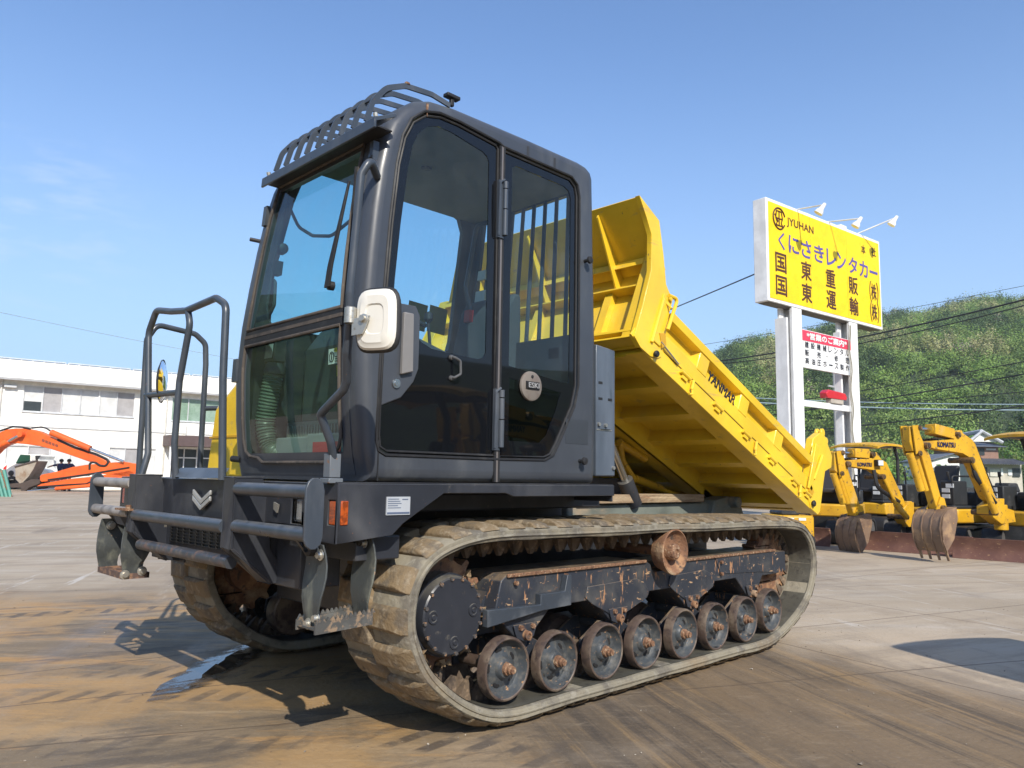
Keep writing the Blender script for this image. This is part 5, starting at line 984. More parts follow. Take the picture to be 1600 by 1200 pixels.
def excavator(label, P0, bh, pose, uc, uh, canopy=True, letters='KOMATSU', blade=True, lamp=False, blade_w=1.5, letter_side=1):
    F = Fr(P0, bh); U_ = Fr(uc, uh); H = Fr(uc, bh)
    T = thing('mini_excavator', label, 'mini excavator', (uc[0], uc[1], 0), 'mini excavators parked in the yard')
    p = lambda n, mb, m, par=None, bv=0, **k: mb.build(n, m, par or T, bv, **k)
    def pol(q, pts, w, c=0): q.plate([F(a, c-w/2, z) for a, z in pts], [], F.l*w)
    q = MB(); pol(q, pose['boom'], .15); bo = p('boom', q, yelw, bv=.012)
    q = MB(); pol(q, pose['arm'], .13); ar = p('arm', q, yelw, bv=.01)
    for c in (-.10, .10):
        q = MB(); tp = [v for v in pose['arm'] if v[1] > pose['arm'][0][1]-.42]; pol(q, [(pose['arm'][0][0], pose['arm'][0][1]+.01), (pose['arm'][1][0]+.03, pose['arm'][1][1]+.01), (pose['arm'][1][0]-.03, pose['arm'][1][1]-.32), (pose['arm'][0][0]-.06, pose['arm'][0][1]-.42)], .02, c); p('arm_side_plate', q, yelw, ar)
    c3 = lambda pt, l=0: F(pt[0], l, pt[1])
    q = MB(); a, b_, c = pose['acyl']; q.cyl(c3(b_), c3(c), .062, seg=14); ac = p('arm_cylinder', q, yelw, bo); q = MB(); q.cyl(c3(a), c3(b_), .024); p('piston_rod', q, chrome, bo)
    q = MB(); pol(q, [(b_[0], b_[1]-.07), (b_[0]-.02, b_[1]+.085), (c[0]+.08, c[1]+.09), (c[0]+.08, c[1]-.07)], .19); p('cylinder_guard', q, yelw, bo, bv=.01)
    a, b_, c = pose['mcyl']
    for l in (.0,): q = MB(); q.cyl(c3(b_, .17), c3(c, .17), .05, seg=14); p('boom_cylinder', q, yelw, bo); q = MB(); q.cyl(c3(a, .17), c3(b_, .17), .028); p('piston_rod', q, yelw, bo)
    a, b_ = pose['bcyl']; q = MB(); q.cyl(c3(a, .02), c3(b_, .02), .045, seg=12); q.tube([c3(a, .02)+F.f*.10, c3(b_, .02)+F.f*.10], .055, 12); p('bucket_cylinder', q, yelw, ar)
    q = MB(); t0 = pose['tip']; q.tube([F(t0[0]+.12, 0, t0[1]+.24), F(t0[0]+.03, 0, t0[1]+.10), F(t0[0]-.02, .02, t0[1]-.04)], .05, 8); p('bucket_linkage', q, mk('dirty_link', (.10, .06, .04), .6), ar)
    q = MB(); pol(q, pose['br'], .20); q.cyl(F(.22, 0, .45), F(.22, 0, .85), .10); p('swing_bracket', q, yelw, bv=.012)
    for pt_, r_, ww in ((pose['boom'][0], .05, .24), (pose['acyl'][2], .045, .22), (pose['acyl'][0], .04, .25), (pose['mcyl'][0], .045, .40), (pose['mcyl'][2], .045, .40), (pose['bcyl'][0], .04, .26), (pose['tip'], .045, .26)):
        q = MB(); zc_ = pt_[1]-(.05 if pt_ is pose['boom'][0] else 0); q.cyl(F(pt_[0], -ww/2, zc_), F(pt_[0], ww/2, zc_), r_, seg=12); q.cyl(F(pt_[0], -ww/2-.012, zc_), F(pt_[0], ww/2+.012, zc_), r_*.55, seg=10); p('pivot_pin', q, mk('greasy_pin', (.16, .095, .04), .5, layers=[((.04, .03, .02), 20, .45, .6, (1, 1, 1))]), bo)
    for k_ in range(3):
        l_ = .05-k_*.05; q = MB(); b_ = pose['boom']; q.tube(fillet([c3(b_[1], l_)+Vector((0, 0, .03)), c3(b_[2], l_)+Vector((0, 0, .025)), c3(b_[5], l_*.4)+F.f*.04+Vector((0, 0, .05)), c3(b_[7], l_)+Vector((0, 0, .03)), c3(b_[8], l_)-F.f*.04+Vector((0, 0, .05))], .12), .010, 6); p('hydraulic_line', q, blk, bo)
    # hydraulic hoses
    q = MB(); bm_ = pose['boom']; m0 = c3(bm_[7], -.12)
    q.tube(fillet([c3(bm_[1], -.10)+Vector((0, 0, .02)), c3(bm_[3], -.12)+Vector((0, 0, -.16)), c3(bm_[7], -.13), c3(bm_[8], -.12)], .15), .020, 8); q.tube(fillet([c3(bm_[11], .10), c3(bm_[11], .16)-Vector((0, 0, .3)), c3(bm_[9], .10)], .15), .035, 8); p('hydraulic_hose', q, blk, bo)
    if letters:
        x, z, w, h = pose['text']; q = MB(); text_mesh(q, letters, F(x, .078, z) if letter_side > 0 else F(x-w, -.078, z), -F.f*letter_side, (0, 0, 1), w, h, depth=.004, bold=.05); p('lettering', q, inkb, bo)
    if lamp: q = MB(); q.box(pose['text'][0]-.52, pose['text'][0]-.38, .08, .16, 1.45, 1.56, fn=F); lo_ = p('work_lamp', q, blk, bo, .01); q = MB(); q.box(pose['text'][0]-.505, pose['text'][0]-.395, .16, .168, 1.462, 1.548, fn=F); p('lens', q, white, bo)
    # bucket
    lw = pose['lw']; ta, tz = pose['tip']
    prof = [(ta-.10, tz+.02), (ta+.10, tz-.02), (ta+.21, tz-.12), (ta+.26, tz-.28), (ta+.24, tz-.46), (ta+.15, tz-.64), (ta+.13, tz-.64), (ta+.21, tz-.45), (ta+.23, tz-.28), (ta+.18, tz-.14), (ta+.09, tz-.05), (ta-.10, tz-.0)]
    q = MB(); q.plate([F(a, -lw/2, z) for a, z in prof], [], F.l*lw)
    for sd in (-1, 1): q.plate([F(a, sd*lw/2, z) for a, z in prof[:6]]+[F(ta-.02, sd*lw/2, tz-.45), F(ta-.12, sd*lw/2, tz-.15)], [], F.l*(.015*-sd))
    bk = p('bucket', q, bktr, bv=.004)
    q = MB()
    for k in range(4): l = -lw/2+.02+k*(lw-.04)/3; q.plate([F(a+.012, l-.008, z) for a, z in prof[:6]]+[F(a-.01, l-.008, z) for a, z in prof[5:0:-1]], [], F.l*.016)
    p('bucket_rib', q, bktr, bk)
    for k in range(4):
        l = -lw/2+.03+k*(lw-.06)/3; q = MB(); q.plate([F(ta+.17, l-.018, tz-.58), F(ta+.12, l-.018, tz-.60), F(ta+.085, l-.010, tz-.765), F(ta+.10, l-.010, tz-.765)], [], F.l*.034); p('bucket_tooth', q, bktr, bk)
    for sd in (-1, 1): q = MB(); pol(q, [(ta-.10, tz+.02), (ta-.06, tz+.15), (ta+.02, tz+.17), (ta+.12, tz-.02)], .02, sd*.08); p('bucket_ear', q, yelw, bk)
    # upper body: skirt, side cover, console, seat
    def fp(r, n=14): return None
    q = MB(); w = .68; foot = [(.45, -.35), (.50, -.10), (.50, .30), (.40, w), (-.55, w), (-.80, .40), (-.86, 0), (-.80, -.40), (-.55, -w), (.30, -w)]
    q.plate([H(a, l, .50) for a, l in foot], [], (0, 0, .24)); p('body_skirt', q, yelw, bv=.03)
    q = MB(); ft2 = [(a*.96, l*.96) for a, l in foot[3:]]; q.plate([H(-.15 if a > -.15 else a, l, .742) for a, l in ft2], [], (0, 0, .28)); p('engine_cover', q, blkd, bv=.03)
    q = MB(); q.box(-.1, .45, .36, .66, .742, .80, fn=H); q.box(.05, .42, .38, .62, .80, 1.22, fn=H); cs = p('console', q, blkd, bv=.02); q = MB(); q.box(.05, .42, -.62, -.30, .745, 1.15, fn=H); p('console', q, blkd, bv=.02)
    for k, (l, z) in enumerate(((.42, .92), (.42, 1.02), (.50, 1.10), (-.55, .95), (-.55, 1.05))):
        q = MB(); q.box(.42, .428, l, l+.15, z, z+.07, fn=H); p('decal', q, white, cs)
    q = MB(); q.box(-.25, .15, -.25, .22, .95, 1.05, fn=H); q.plate([H(-.22, -.24, 1.0), H(-.30, -.22, 1.50), H(-.22, -.22, 1.50), H(-.12, -.24, 1.02)], [], H.l*.46); p('seat', q, mk('seat_dark', (.025, .024, .026), .6), bv=.03)
    for l in (-.45, .48): q = MB(); q.tube([H(.25, l, 1.1), H(.30, l*.95, 1.32)], .014, 6); q.cyl(H(.30, l*.95, 1.30), H(.31, l*.95, 1.38), .025, seg=8); p('lever', q, blk, cs)
    q = MB(); q.tube(fillet([H(.40, .62, .8), H(.42, .62, 1.30), H(-.1, .62, 1.30), H(-.15, .62, 1.0)], .06), .016, 8); p('grab_rail', q, blk)
    if canopy:
        q = MB(); vs = []; n = 10
        for i in range(n+1):
            for j in range(n+1):
                a = -1+2*i/n; b2 = -1+2*j/n; rr = 1-.05*(a*a*b2*b2)
                vs.append(H(-.15+a*.62*rr, b2*.60*rr, 2.06-.07*(abs(a)**3)-.05*abs(b2)**3))
        k0 = len(vs); vs += [v-Vector((0, 0, .045)) for v in vs]; fs = [(i*(n+1)+j, i*(n+1)+j+1, (i+1)*(n+1)+j+1, (i+1)*(n+1)+j) for i in range(n) for j in range(n)]; fs += [tuple(k0+x for x in reversed(f)) for f in fs]
        bd = [j for j in range(n+1)]+[(i)*(n+1)+n for i in range(1, n+1)]+[n*(n+1)+j for j in range(n-1, -1, -1)]+[i*(n+1) for i in range(n-1, 0, -1)]
        fs += [(bd[i-1], bd[i], bd[i]+k0, bd[i-1]+k0) for i in range(len(bd))]
        q.add(vs, fs); cn = p('canopy', q, yelw); q = MB(); q.box(-.62, .32, -.50, .50, 1.955, 1.985, fn=H); p('canopy_underside', q, blkd, cn, .02)  # flat black plate makes the underside of the canopy dark
        for l in (-.46, .46): q = MB(); q.tube(fillet([H(-.50, l, .9), H(-.52, l, 1.7), H(-.40, l, 1.98)], .2), .035, 10); p('canopy_post', q, blk, cn)
    # undercarriage
    for sd in (-1, 1):
        q = MB(); path = fillet([U_(-.80, sd*.52, .03), U_(.80, sd*.52, .03), U_(.86, sd*.52, .22), U_(.80, sd*.52, .44), U_(-.80, sd*.52, .44), U_(-.86, sd*.52, .22)], .2, 8, closed=True)
        vs = []; m = len(path)
        for i, v in enumerate(path):
            t = (path[(i+1) % m]-path[i-1]).normalized(); o = t.cross(U_.l)*1.0
            for dl, do in ((-.14, -.02), (.14, -.02), (.14, .02), (-.14, .02)): vs.append(v+U_.l*dl+o*do)
        q.add(vs, [(i*4+k, i*4+(k+1) % 4, ((i+1) % m)*4+(k+1) % 4, ((i+1) % m)*4+k) for i in range(m) for k in range(4)]); q.box(-.72, .72, sd*.52-.05, sd*.52+.05, .12, .36, fn=U_)
        c_ = p('crawler', q, blk)
        for a, r_ in ((-.66, .19), (.66, .19), (-.3, .08), (0, .08), (.3, .08)):
            q = MB(); q.cyl(U_(a, sd*.52-.12, .235 if r_ > .1 else .13), U_(a, sd*.52+.12, .235 if r_ > .1 else .13), r_, seg=18); p('track_wheel', q, mk('muddy_wheel', (.09, .085, .08), .7), c_)
    q = MB(); q.box(-.5, .5, -.40, .40, .20, .50, fn=U_); p('undercarriage_frame', q, blkd)
    if blade:
        q = MB(); bw = blade_w/2; pf = [(1.30, .0), (1.34, .0), (1.29, .10), (1.28, .20), (1.33, .33), (1.28, .33), (1.23, .18)]
        q.plate([U_(a, -bw, z) for a, z in pf], [], U_.l*blade_w); bl = p('dozer_blade', q, mk('rusty_blade', (.13, .06, .045), .6, layers=[((.20, .10, .07), 3, .45, .7, (1, 1, 1)), ((.36, .22, .12), 12, .6, .7, (.3, 1, 3))]), bv=.004)
        for l in (-.3, .3): q = MB(); q.box(.6, 1.26, l-.04, l+.04, .14, .24, fn=U_); p('blade_arm', q, blkd, bl)
    return T
e1 = excavator('yellow mini excavator with no canopy and a lamp on its boom, beside the tipped bed', (12.9, 2.3), 158.2, ARM1, (13.35, 2.05), 180, canopy=False, lamp=True, blade_w=1.75)
e2 = excavator('nearest yellow mini excavator with its rusty bucket down and canopy cut by the right edge', (12.5, .75), 160.1, ARM, (13.15, .48), 182, blade_w=1.95)
ARM3 = {k: v for k, v in ARM1.items()}
e3 = excavator('farther yellow mini excavator with a domed canopy standing behind the lamp-fitted one', (14.9, 4.75), 170, ARM1, (15.75, 4.25), 180, canopy=True, letters='', blade=False)
e4 = excavator('dark-armed mini excavator half hidden behind the tail of the tipped bed', (13.0, 4.3), 195, ARM1, (13.4, 4.15), 180, canopy=False, letters='', blade=True, blade_w=1.3)
# a machine standing just outside the frame: its shadow and reflection are in the photograph
e5 = excavator('yellow mini excavator just right of the frame, reflected in the cab glass', (3.0, -4.25), -115, ARM, (2.95, -3.65), 150, letters='', blade=True)
e6 = excavator('second yellow mini excavator right of the frame, farther from the cab', (6.3, -4.25), 178, ARM, (6.95, -4.35), 178, letters='YANMAR', blade=True, letter_side=-1)

for k_, (ex, ey, eh, lab) in enumerate(((6.4, -5.4, 165, 'yellow mini excavator in the row right of the frame, third from the cab'), (0.8, -6.0, 170, 'yellow mini excavator behind the photographer, nearest the cab'))):
    excavator(lab, (ex, ey), eh, ARM, (ex-.65, ey+.15), eh-5, letters='', blade=True)

# ============================================================ ORANGE EXCAVATOR on the left
def orange():
    P0 = at(100, 763, 41.0); pl = VPlane(P0, -44.36)
    T = thing('excavator', 'large orange excavator with its arm folded back along the ground', 'excavator', (P0.x, P0.y, 0))
    p = lambda n, mb, m, par=None, bv=0, **k: mb.build(n, m, par or T, bv, **k)
    def z3(x, y): return (x/6.667, 660+y/6.667)
    def tp(pts): return [pl.px(*z3(*v)) for v in pts]
    q = MB(); q.plate(tp([(-160, 210), (-60, 130), (0, 100), (70, 72), (160, 62), (250, 62), (330, 75), (400, 92), (560, 165), (780, 262), (960, 335), (1040, 365), (1100, 395), (1115, 420), (1060, 440), (1000, 432), (900, 400), (700, 330), (520, 275), (400, 245), (250, 225), (130, 215), (60, 235), (0, 275), (-120, 400), (-200, 420)]), [], pl.n*.45); bo = p('boom', q, orange_p, bv=.03)
    q = MB(); q.plate(tp([(415, 560), (430, 545), (600, 510), (750, 465), (900, 440), (1080, 425), (1200, 415), (1300, 412), (1400, 430), (1500, 440), (1480, 470), (1400, 560), (1330, 570), (1100, 540), (1000, 530), (880, 555), (700, 580), (520, 610), (430, 620), (415, 600)]), [], pl.n*.35); p('arm', q, orange_p, bv=.02)
    q = MB(); q.plate(tp([(380, 665), (430, 640), (700, 590), (1000, 560), (1350, 500), (1400, 520), (1380, 560), (1100, 640), (900, 660), (700, 665), (500, 670)]), [], pl.n*.3+pl.n*0); p('link_plate', q, orange_p, bv=.02)
    q = MB(); a, b_ = tp([(545, 105), (950, 275)]); q.cyl(a-pl.n*.1, b_-pl.n*.1, .16, seg=14); p('arm_cylinder', q, orange_p, bo); q = MB(); a2 = tp([(1300, 410)])[0]; q.cyl(b_-pl.n*.1, a2-pl.n*.1, .07); p('piston_rod', q, chrome, bo)
    q = MB(); a, b_ = tp([(-40, 275), (110, 200)]); q.cyl(a-pl.n*.2, b_-pl.n*.2, .16, seg=14); p('boom_cylinder', q, orange_p, bo); q = MB(); q.cyl(b_-pl.n*.2, tp([(240, 128)])[0]-pl.n*.2, .07); p('piston_rod', q, chrome, bo)
    q = MB(); q.cyl(tp([(240, 128)])[0]-pl.n*.3, tp([(240, 128)])[0]+pl.n*.1, .14); p('pin', q, orange_p, bo); q = MB(); q.cyl(tp([(590, 690)])[0]-pl.n*.1, tp([(1000, 655)])[0]-pl.n*.1, .09); p('bucket_cylinder', q, orange_p, bo)
    q = MB(); q.cyl(tp([(300, 715)])[0]-pl.n*.1, tp([(590, 690)])[0]-pl.n*.1, .05); p('piston_rod', q, chrome, bo)
    q = MB(); q.tube(fillet(tp([(600, 300-120), (780, 262), (1000, 330), (1120, 385), (1130, 420), (1100, 455), (1040, 450), (1000, 420), (960, 415), (935, 430), (935, 490)]), .3), .06, 8); q.tube(fillet(tp([(330, 60), (430, 48), (480, 60), (560, 110)]), .3), .04, 8); q.tube(tp([(500, 600), (900, 545), (1350, 470)]), .05, 6); q.tube(tp([(400, 672), (700, 650), (900, 640), (1000, 590), (1100, 590)]), .04, 6); q.tube(tp([(-160, 190), (0, 88), (130, 45), (230, 50), (320, 68)]), .05, 6); p('hydraulic_hose', q, blk, bo)
    q = MB()
    for k in range(5):
        a, b_, c, d_ = tp([(440+k*35, 170+k*13), (468+k*35, 182+k*13), (462+k*35, 210+k*13), (434+k*35, 196+k*13)]); q.add([v-pl.n*.01 for v in (a, b_, c, d_)], [(0, 1, 2, 3)])
    p('lettering', q, mk('dark_orange_lettering', (.22, .06, .03), .6), bo)
    # bucket standing open
    q = MB(); pts = tp([(155, 465), (385, 400), (350, 480), (300, 560), (240, 625), (205, 640), (160, 590)]); q.plate(pts, [], pl.n*1.0); bk = p('bucket', q, concg, bv=.02)
    q = MB(); q.tube(tp([(155, 465), (385, 400)]), .05, 6); p('bucket_lip', q, mk('dark_lip', (.08, .06, .05), .7), bk)
    q = MB(); q.plate(tp([(90, 640), (240, 625), (330, 590), (420, 600), (410, 640), (300, 680), (250, 725), (220, 715), (210, 680), (110, 680)]), [], pl.n*.4); p('bucket_linkage', q, mk('dark_mud_metal', (.07, .05, .04), .8), bk, .02)
    # cab and tracks beyond the left edge
    b0 = pl(-8.5, 0); q = MB(); fn = lambda a, l, z: pl(a, z, l)
    q.box(-12.5, -8.0, -1.0, 1.6, 1.2, 2.4, fn=fn); p('body', q, orange_p, bv=.1); q = MB(); q.box(-9.6, -8.2, -.9, .1, 2.4, 3.0, fn=fn); p('cab_shell', q, orange_p, bv=.08); q = MB()
    q.box(-12.6, -8.2, -1.3, -.7, .05, .95, fn=fn); p('crawler', q, blk, bv=.2); q = MB(); q.box(-12.6, -8.2, 1.3, 1.9, .05, .95, fn=fn); p('crawler', q, blk, bv=.2)
    q = MB(); q.box(-11.5, -9.3, -.5, 1.1, .9, 1.2, fn=fn); p('turntable', q, blkd)
    q = MB(); q.box(-9.5, -8.3, -.92, -.905, 2.42, 2.95, fn=fn); p('cab_window', q, darkroom)
orange()
# teal rake bucket at the left edge
q = MB(); pl = VPlane(at(10, 778, 32.0), -44.36)
for k in range(5):
    a, b_ = pl.px(-22+k*7, 730+k*1), pl.px(-8+k*6.2, 777+k*.3); q.tube([a, b_], .07, 6)
q.tube([pl.px(-30, 734), pl.px(2, 741), pl.px(4, 739)], .06, 6)
rk = thing('rake_bucket', 'teal slatted rake bucket on the ground at the left edge', 'bucket', (pl.P.x, pl.P.y, 0)); q.build('tine_grid', teal, rk); q = MB(); q.tube([pl.px(-14, 778), pl.px(18, 779)], .08, 6); q.tube([pl.px(18, 779), pl.px(2, 735)], .06, 6); q.build('rim', rusty, rk)
# white tipper truck behind the bucket of the orange excavator
def truck():
    pl = VPlane(at(60, 765, 43.5), -44.36); T = thing('small_truck', 'white small truck with a dark green cab window, parked behind the orange excavator bucket', 'truck', (pl.P.x, pl.P.y, 0))
    p = lambda n, mb, m, par=None, bv=0: mb.build(n, m, par or T, bv)
    z3 = lambda x, y: pl.px(x/6.667, 660+y/6.667)
    q = MB(); q.plate([z3(*v) for v in [(10, 440), (60, 425), (170, 425), (230, 335), (330, 332), (420, 345), (400, 380), (415, 480), (490, 490), (520, 520), (520, 600), (400, 600), (20, 600)]], [], pl.n*1.5); b_ = p('body', q, white_b, bv=.06)
    q = MB(); q.plate([z3(*v)-pl.n*.02 for v in [(165, 425), (215, 335), (315, 340), (315, 400), (290, 425), (200, 430)]], [], pl.n*.03); p('cab_window', q, mk('green_dark_glass', (.02, .07, .045), .15), b_)
    q = MB(); q.plate([z3(*v)-pl.n*.02 for v in [(325, 350), (372, 352), (388, 395), (335, 400)]], [], pl.n*.03); p('door_window', q, blind, b_)
    q = MB(); q.plate([z3(*v)-pl.n*.03 for v in [(370, 345), (425, 345), (395, 385), (415, 480), (395, 480), (372, 380)]], [], pl.n*.05); p('pillar', q, blkd, b_)
    q = MB(); q.plate([z3(*v)-pl.n*.03 for v in [(40, 470), (72, 445), (60, 540), (30, 560)]], [], pl.n*.03); p('tail_lamp', q, redm, b_)
    q = MB(); q.lathe(z3(118, 530)-pl.n*.03, -pl.n, [(0, .16), (.02, .15), (.03, 0)], 18); p('filler_cap', q, blkd, b_)
    for x in (120, 430): q = MB(); c = z3(x, 640); c.z = .38; q.lathe(c-pl.n*.02, pl.n, [(0, .2), (0, .36), (.04, .38), (.22, .38), (.22, 0)], 24); p('wheel', q, blk, b_)
truck()

# ============================================================ TWO MEN by the truck
def person(px, depth, label, pose, h=1.78):
    g0 = at(px, 765, depth); g0.z = 0; pl = VPlane(g0, -44.36)
    T = thing('person', label, 'person', g0, 'two workers standing together')
    J = pose; names = list(J['v']); vs = [pl(a, z, l) for a, l, z, r in J['v'].values()]; ix = {n: i for i, n in enumerate(names)}
    def grow(nm, jn, edges, mat, rs, par=None):
        idx = {n: i for i, n in enumerate(jn)}; me = bpy.data.meshes.new(nm); me.from_pydata([vs[ix[n]]-g0 for n in jn], [(idx[a], idx[b_]) for a, b_ in edges], []); o = bpy.data.objects.new(nm, me); COL.objects.link(o); o.parent = par or T
        me.materials.append(mat); sk = o.modifiers.new('skin', 'SKIN'); sb = o.modifiers.new('sub', 'SUBSURF'); sb.levels = sb.render_levels = 2
        for i, n in enumerate(jn): r = rs*J['v'][n][3]; me.skin_vertices[0].data[i].radius = (r, r)
        me.skin_vertices[0].data[0].use_root = True; return o
    body = grow('body', names, J['e'], skin, 1)
    cl = [n for n in names if n not in ('head', 'crown', 'nose', 'handL', 'handR', 'neck', 'footL', 'footR', 'toeL', 'toeR')]
    ce = [e for e in J['e'] if e[0] in cl and e[1] in cl]; grow('work_clothes', cl, ce, navy, 1.16, body)
    hd = vs[ix['head']]; q = MB(); q.lathe(hd+Vector((0, 0, .005)), (0, 0, 1), [(-.02, .108), (.05, .115), (.10, .095), (.135, .05), (.145, 0)], 16); ho = q.build('hair', hair, body)
    q = MB()
    for n in ('footL', 'footR'):
        f = vs[ix[n]]; q.box(f.x-.06, f.x+.06, f.y-.14, f.y+.08, 0, .10)
    q.build('boots', blkd, body, .03)
def mkpose(armL, armR, lean=0):
    v = dict(pelvis=(0, 0, .95, .14), chest=(lean*.5, 0, 1.28, .16), neck=(lean*.9, 0, 1.50, .06), head=(lean, -.01, 1.60, .085), crown=(lean, 0, 1.71, .075), nose=(lean-.0, -.10, 1.60, .02),
             shL=(-.19+lean*.7, 0, 1.42, .07), shR=(.19+lean*.7, 0, 1.42, .07), elL=armL[0]+(.05,), handL=armL[1]+(.035,), elR=armR[0]+(.05,), handR=armR[1]+(.035,),
             hipL=(-.09, 0, .88, .09), hipR=(.09, 0, .88, .09), knL=(-.11, -.02, .48, .06), knR=(.11, .0, .48, .06), footL=(-.12, 0, .06, .045), footR=(.12, .02, .06, .045), toeL=(-.14, -.14, .04, .035), toeR=(.14, -.14, .04, .035))
    e = [('pelvis', 'chest'), ('chest', 'neck'), ('neck', 'head'), ('head', 'crown'), ('head', 'nose'), ('chest', 'shL'), ('shL', 'elL'), ('elL', 'handL'), ('chest', 'shR'), ('shR', 'elR'), ('elR', 'handR'), ('pelvis', 'hipL'), ('hipL', 'knL'), ('knL', 'footL'), ('footL', 'toeL'), ('pelvis', 'hipR'), ('hipR', 'knR'), ('knR', 'footR'), ('footR', 'toeR')]
    return dict(v=v, e=e)
person(92.5, 42.8, 'man in navy workwear with one arm stretched out to the left', mkpose(((-.46, -.03, 1.36), (-.74, -.05, 1.26)), ((.30, -.08, 1.16), (.22, -.26, 1.02))))
person(104, 42.4, 'man in navy workwear just right of the man with the outstretched arm', mkpose(((-.28, -.05, 1.16), (-.20, -.22, 1.02)), ((.42, -.02, 1.20), (.60, -.05, 1.08)), .02))

# ============================================================ WHITE OFFICE BUILDING
def office():
    pl = VPlane((14.861, 48.214, 0), -6); T = thing('office_building', 'long white two-storey office building with rows of windows and solar panels on its roof', 'building', (14.861, 48.214, 0))
    p = lambda n, mb, m, par=None, bv=0, **k: mb.build(n, m, par or T, bv, **k)
    fn = lambda a, l, z: pl(a, z, l)
    S0, S1 = -14, 17
    wins = [(-5.90, -2.0, 4.45, 5.97, 4), (-1.95, 0, 4.45, 5.97, 2), (2.23, 7.3, 4.38, 5.88, 5), (-11.5, -7.6, 4.45, 5.97, 4), (9.0, 13.5, 4.4, 5.9, 4)]
    low = [(-6.5, -2.2, .9, 2.5, 4), (-1.2, 1.45, .3, 2.55, 3), (-12, -8, .9, 2.5, 4), (9.0, 13.5, .9, 2.5, 4)]
    door = (2.35, 4.9, .0, 2.66)
    holes = [[pl(a, z) for a, z in ((w[0], w[2]), (w[1], w[2]), (w[1], w[3]), (w[0], w[3]))] for w in wins+low]+[[pl(a, z) for a, z in ((door[0], .02), (door[1], .02), (door[1], door[3]), (door[0], door[3]))]]
    q = MB(); q.plate([pl(a, z) for a, z in ((S0, 0), (S1, 0), (S1, 6.22), (S0, 6.22))], holes, pl.n*.25)
    q.box(S0, S1, 9.8, 10, 0, 6.2, fn=fn); q.box(S0, S0+.2, .25, 9.8, 0, 6.2, fn=fn); q.box(S1-.2, S1, .25, 9.8, 0, 6.2, fn=fn); wall = p('wall', q, white_b)
    q = MB(); q.box(S0-.1, S1+.1, -.55, 10.2, 6.22, 7.30, fn=fn); p('parapet', q, white_b); q = MB(); q.box(S0, S1, -.03, -.001, 3.55, 3.60, fn=fn); p('wall_joint', q, greyst, wall)
    for (a0, a1, z0, z1, n) in wins+low:
        up = z0 > 4; green = up and 2 < a0 < 8
        q = MB(); t = .05
        for k in range(n+1): x = a0+(a1-a0)*k/n; q.box(max(a0, x-t/2), min(a1, x+t/2), .02, .12, z0, z1, fn=fn)
        q.box(a0, a1, .02, .12, z0, z0+t, fn=fn); q.box(a0, a1, .02, .12, z1-t, z1, fn=fn); q.box(a0-.03, a1+.03, -.06, .02, z0-.06, z0, fn=fn); w = p('window', q, alu)
        for k in range(n):
            x0 = a0+(a1-a0)*k/n+t/2; x1 = a0+(a1-a0)*(k+1)/n-t/2; m = greenw if green else (blind if k % 4 not in (1,) else blindg)
            if up and a0 == -1.95 and k == 1: m = blindg
            q = MB(); q.box(x0, x1, .09, .10, z0+t, z1-t, fn=fn); p('pane', q, m, w)
        if up and a0 < -5 and a0 > -7: q = MB(); q.box(a0+.06, a0+.92, .08, .088, z0+.05, z0+.60, fn=fn); p('open_gap', q, darkroom, w)
    q = MB(); a0, a1 = door[:2]
    for x in (a0, a0+.8, a0+1.6, a1-.06): q.box(x, x+.06, .05, .15, 0, 2.66, fn=fn)
    q.box(a0, a1, .05, .15, 2.0, 2.08, fn=fn); q.box(a0, a1, .05, .15, 2.6, 2.66, fn=fn); dr = p('entrance_door', q, wht_s); q = MB(); q.box(a0, a1, .16, .17, 0, 2.66, fn=fn); p('glazing', q, darkroom, dr)
    q = MB(); q.box(a0+.15, a0+.5, .12, .13, .3, 1.9, fn=fn); p('poster', q, blind, dr)
    q = MB(); q.box(1.82, 6.4, -1.5, -.001, 2.74, 3.40, fn=fn); cn = p('entrance_canopy', q, browns)
    q = MB()
    for x in (1.9, 2.15): q.box(x, x+.10, -1.4, -1.3, 0, 2.74, fn=fn)
    p('canopy_column', q, wht_s, cn)
    for a0, a1 in ((-7.3, -3.95), (-3.8, -.45), (-.25, 3.1), (3.3, 6.6), (6.8, 10.1), (-10.8, -7.5)):
        q = MB(); q.plate([pl(a0, 7.33, -.2), pl(a1, 7.33, -.2), pl(a1, 7.55, 1.6), pl(a0, 7.55, 1.6)], [], (0, 0, .05)); s_ = p('solar_array', q, solar)
        q = MB()
        for k in range(7): x = a0+(a1-a0)*k/6; q.box(x-.025, x+.025, -.25, -.15, 7.30, 7.42, fn=fn)
        q.box(a0, a1, -.26, -.2, 7.41, 7.45, fn=fn); p('panel_rail', q, alu, s_)
    for a in (3.0, 5.0): q = MB(); q.box(a, a+.8, -.9, -.55, 3.42, 4.05, fn=fn); ac = p('air_conditioner', q, white_b, cn, .03); 
    for a in (-7.0, 1.9, 8.2): q = MB(); q.tube([pl(a, 6.2, -.06), pl(a, .1, -.06)], .05, 8); p('downpipe', q, mk('pipe_cream', (.6, .58, .52), .6), wall)
    q = MB(); q.box(S0, S1, -.62, -.56, 6.15, 6.27, fn=fn); p('gutter', q, greyst, wall)
    q = MB(); q.box(-6.9, -6.3, -.25, -.001, 5.75, 5.88, fn=fn); p('wall_vent_hood', q, alu, wall)
office()

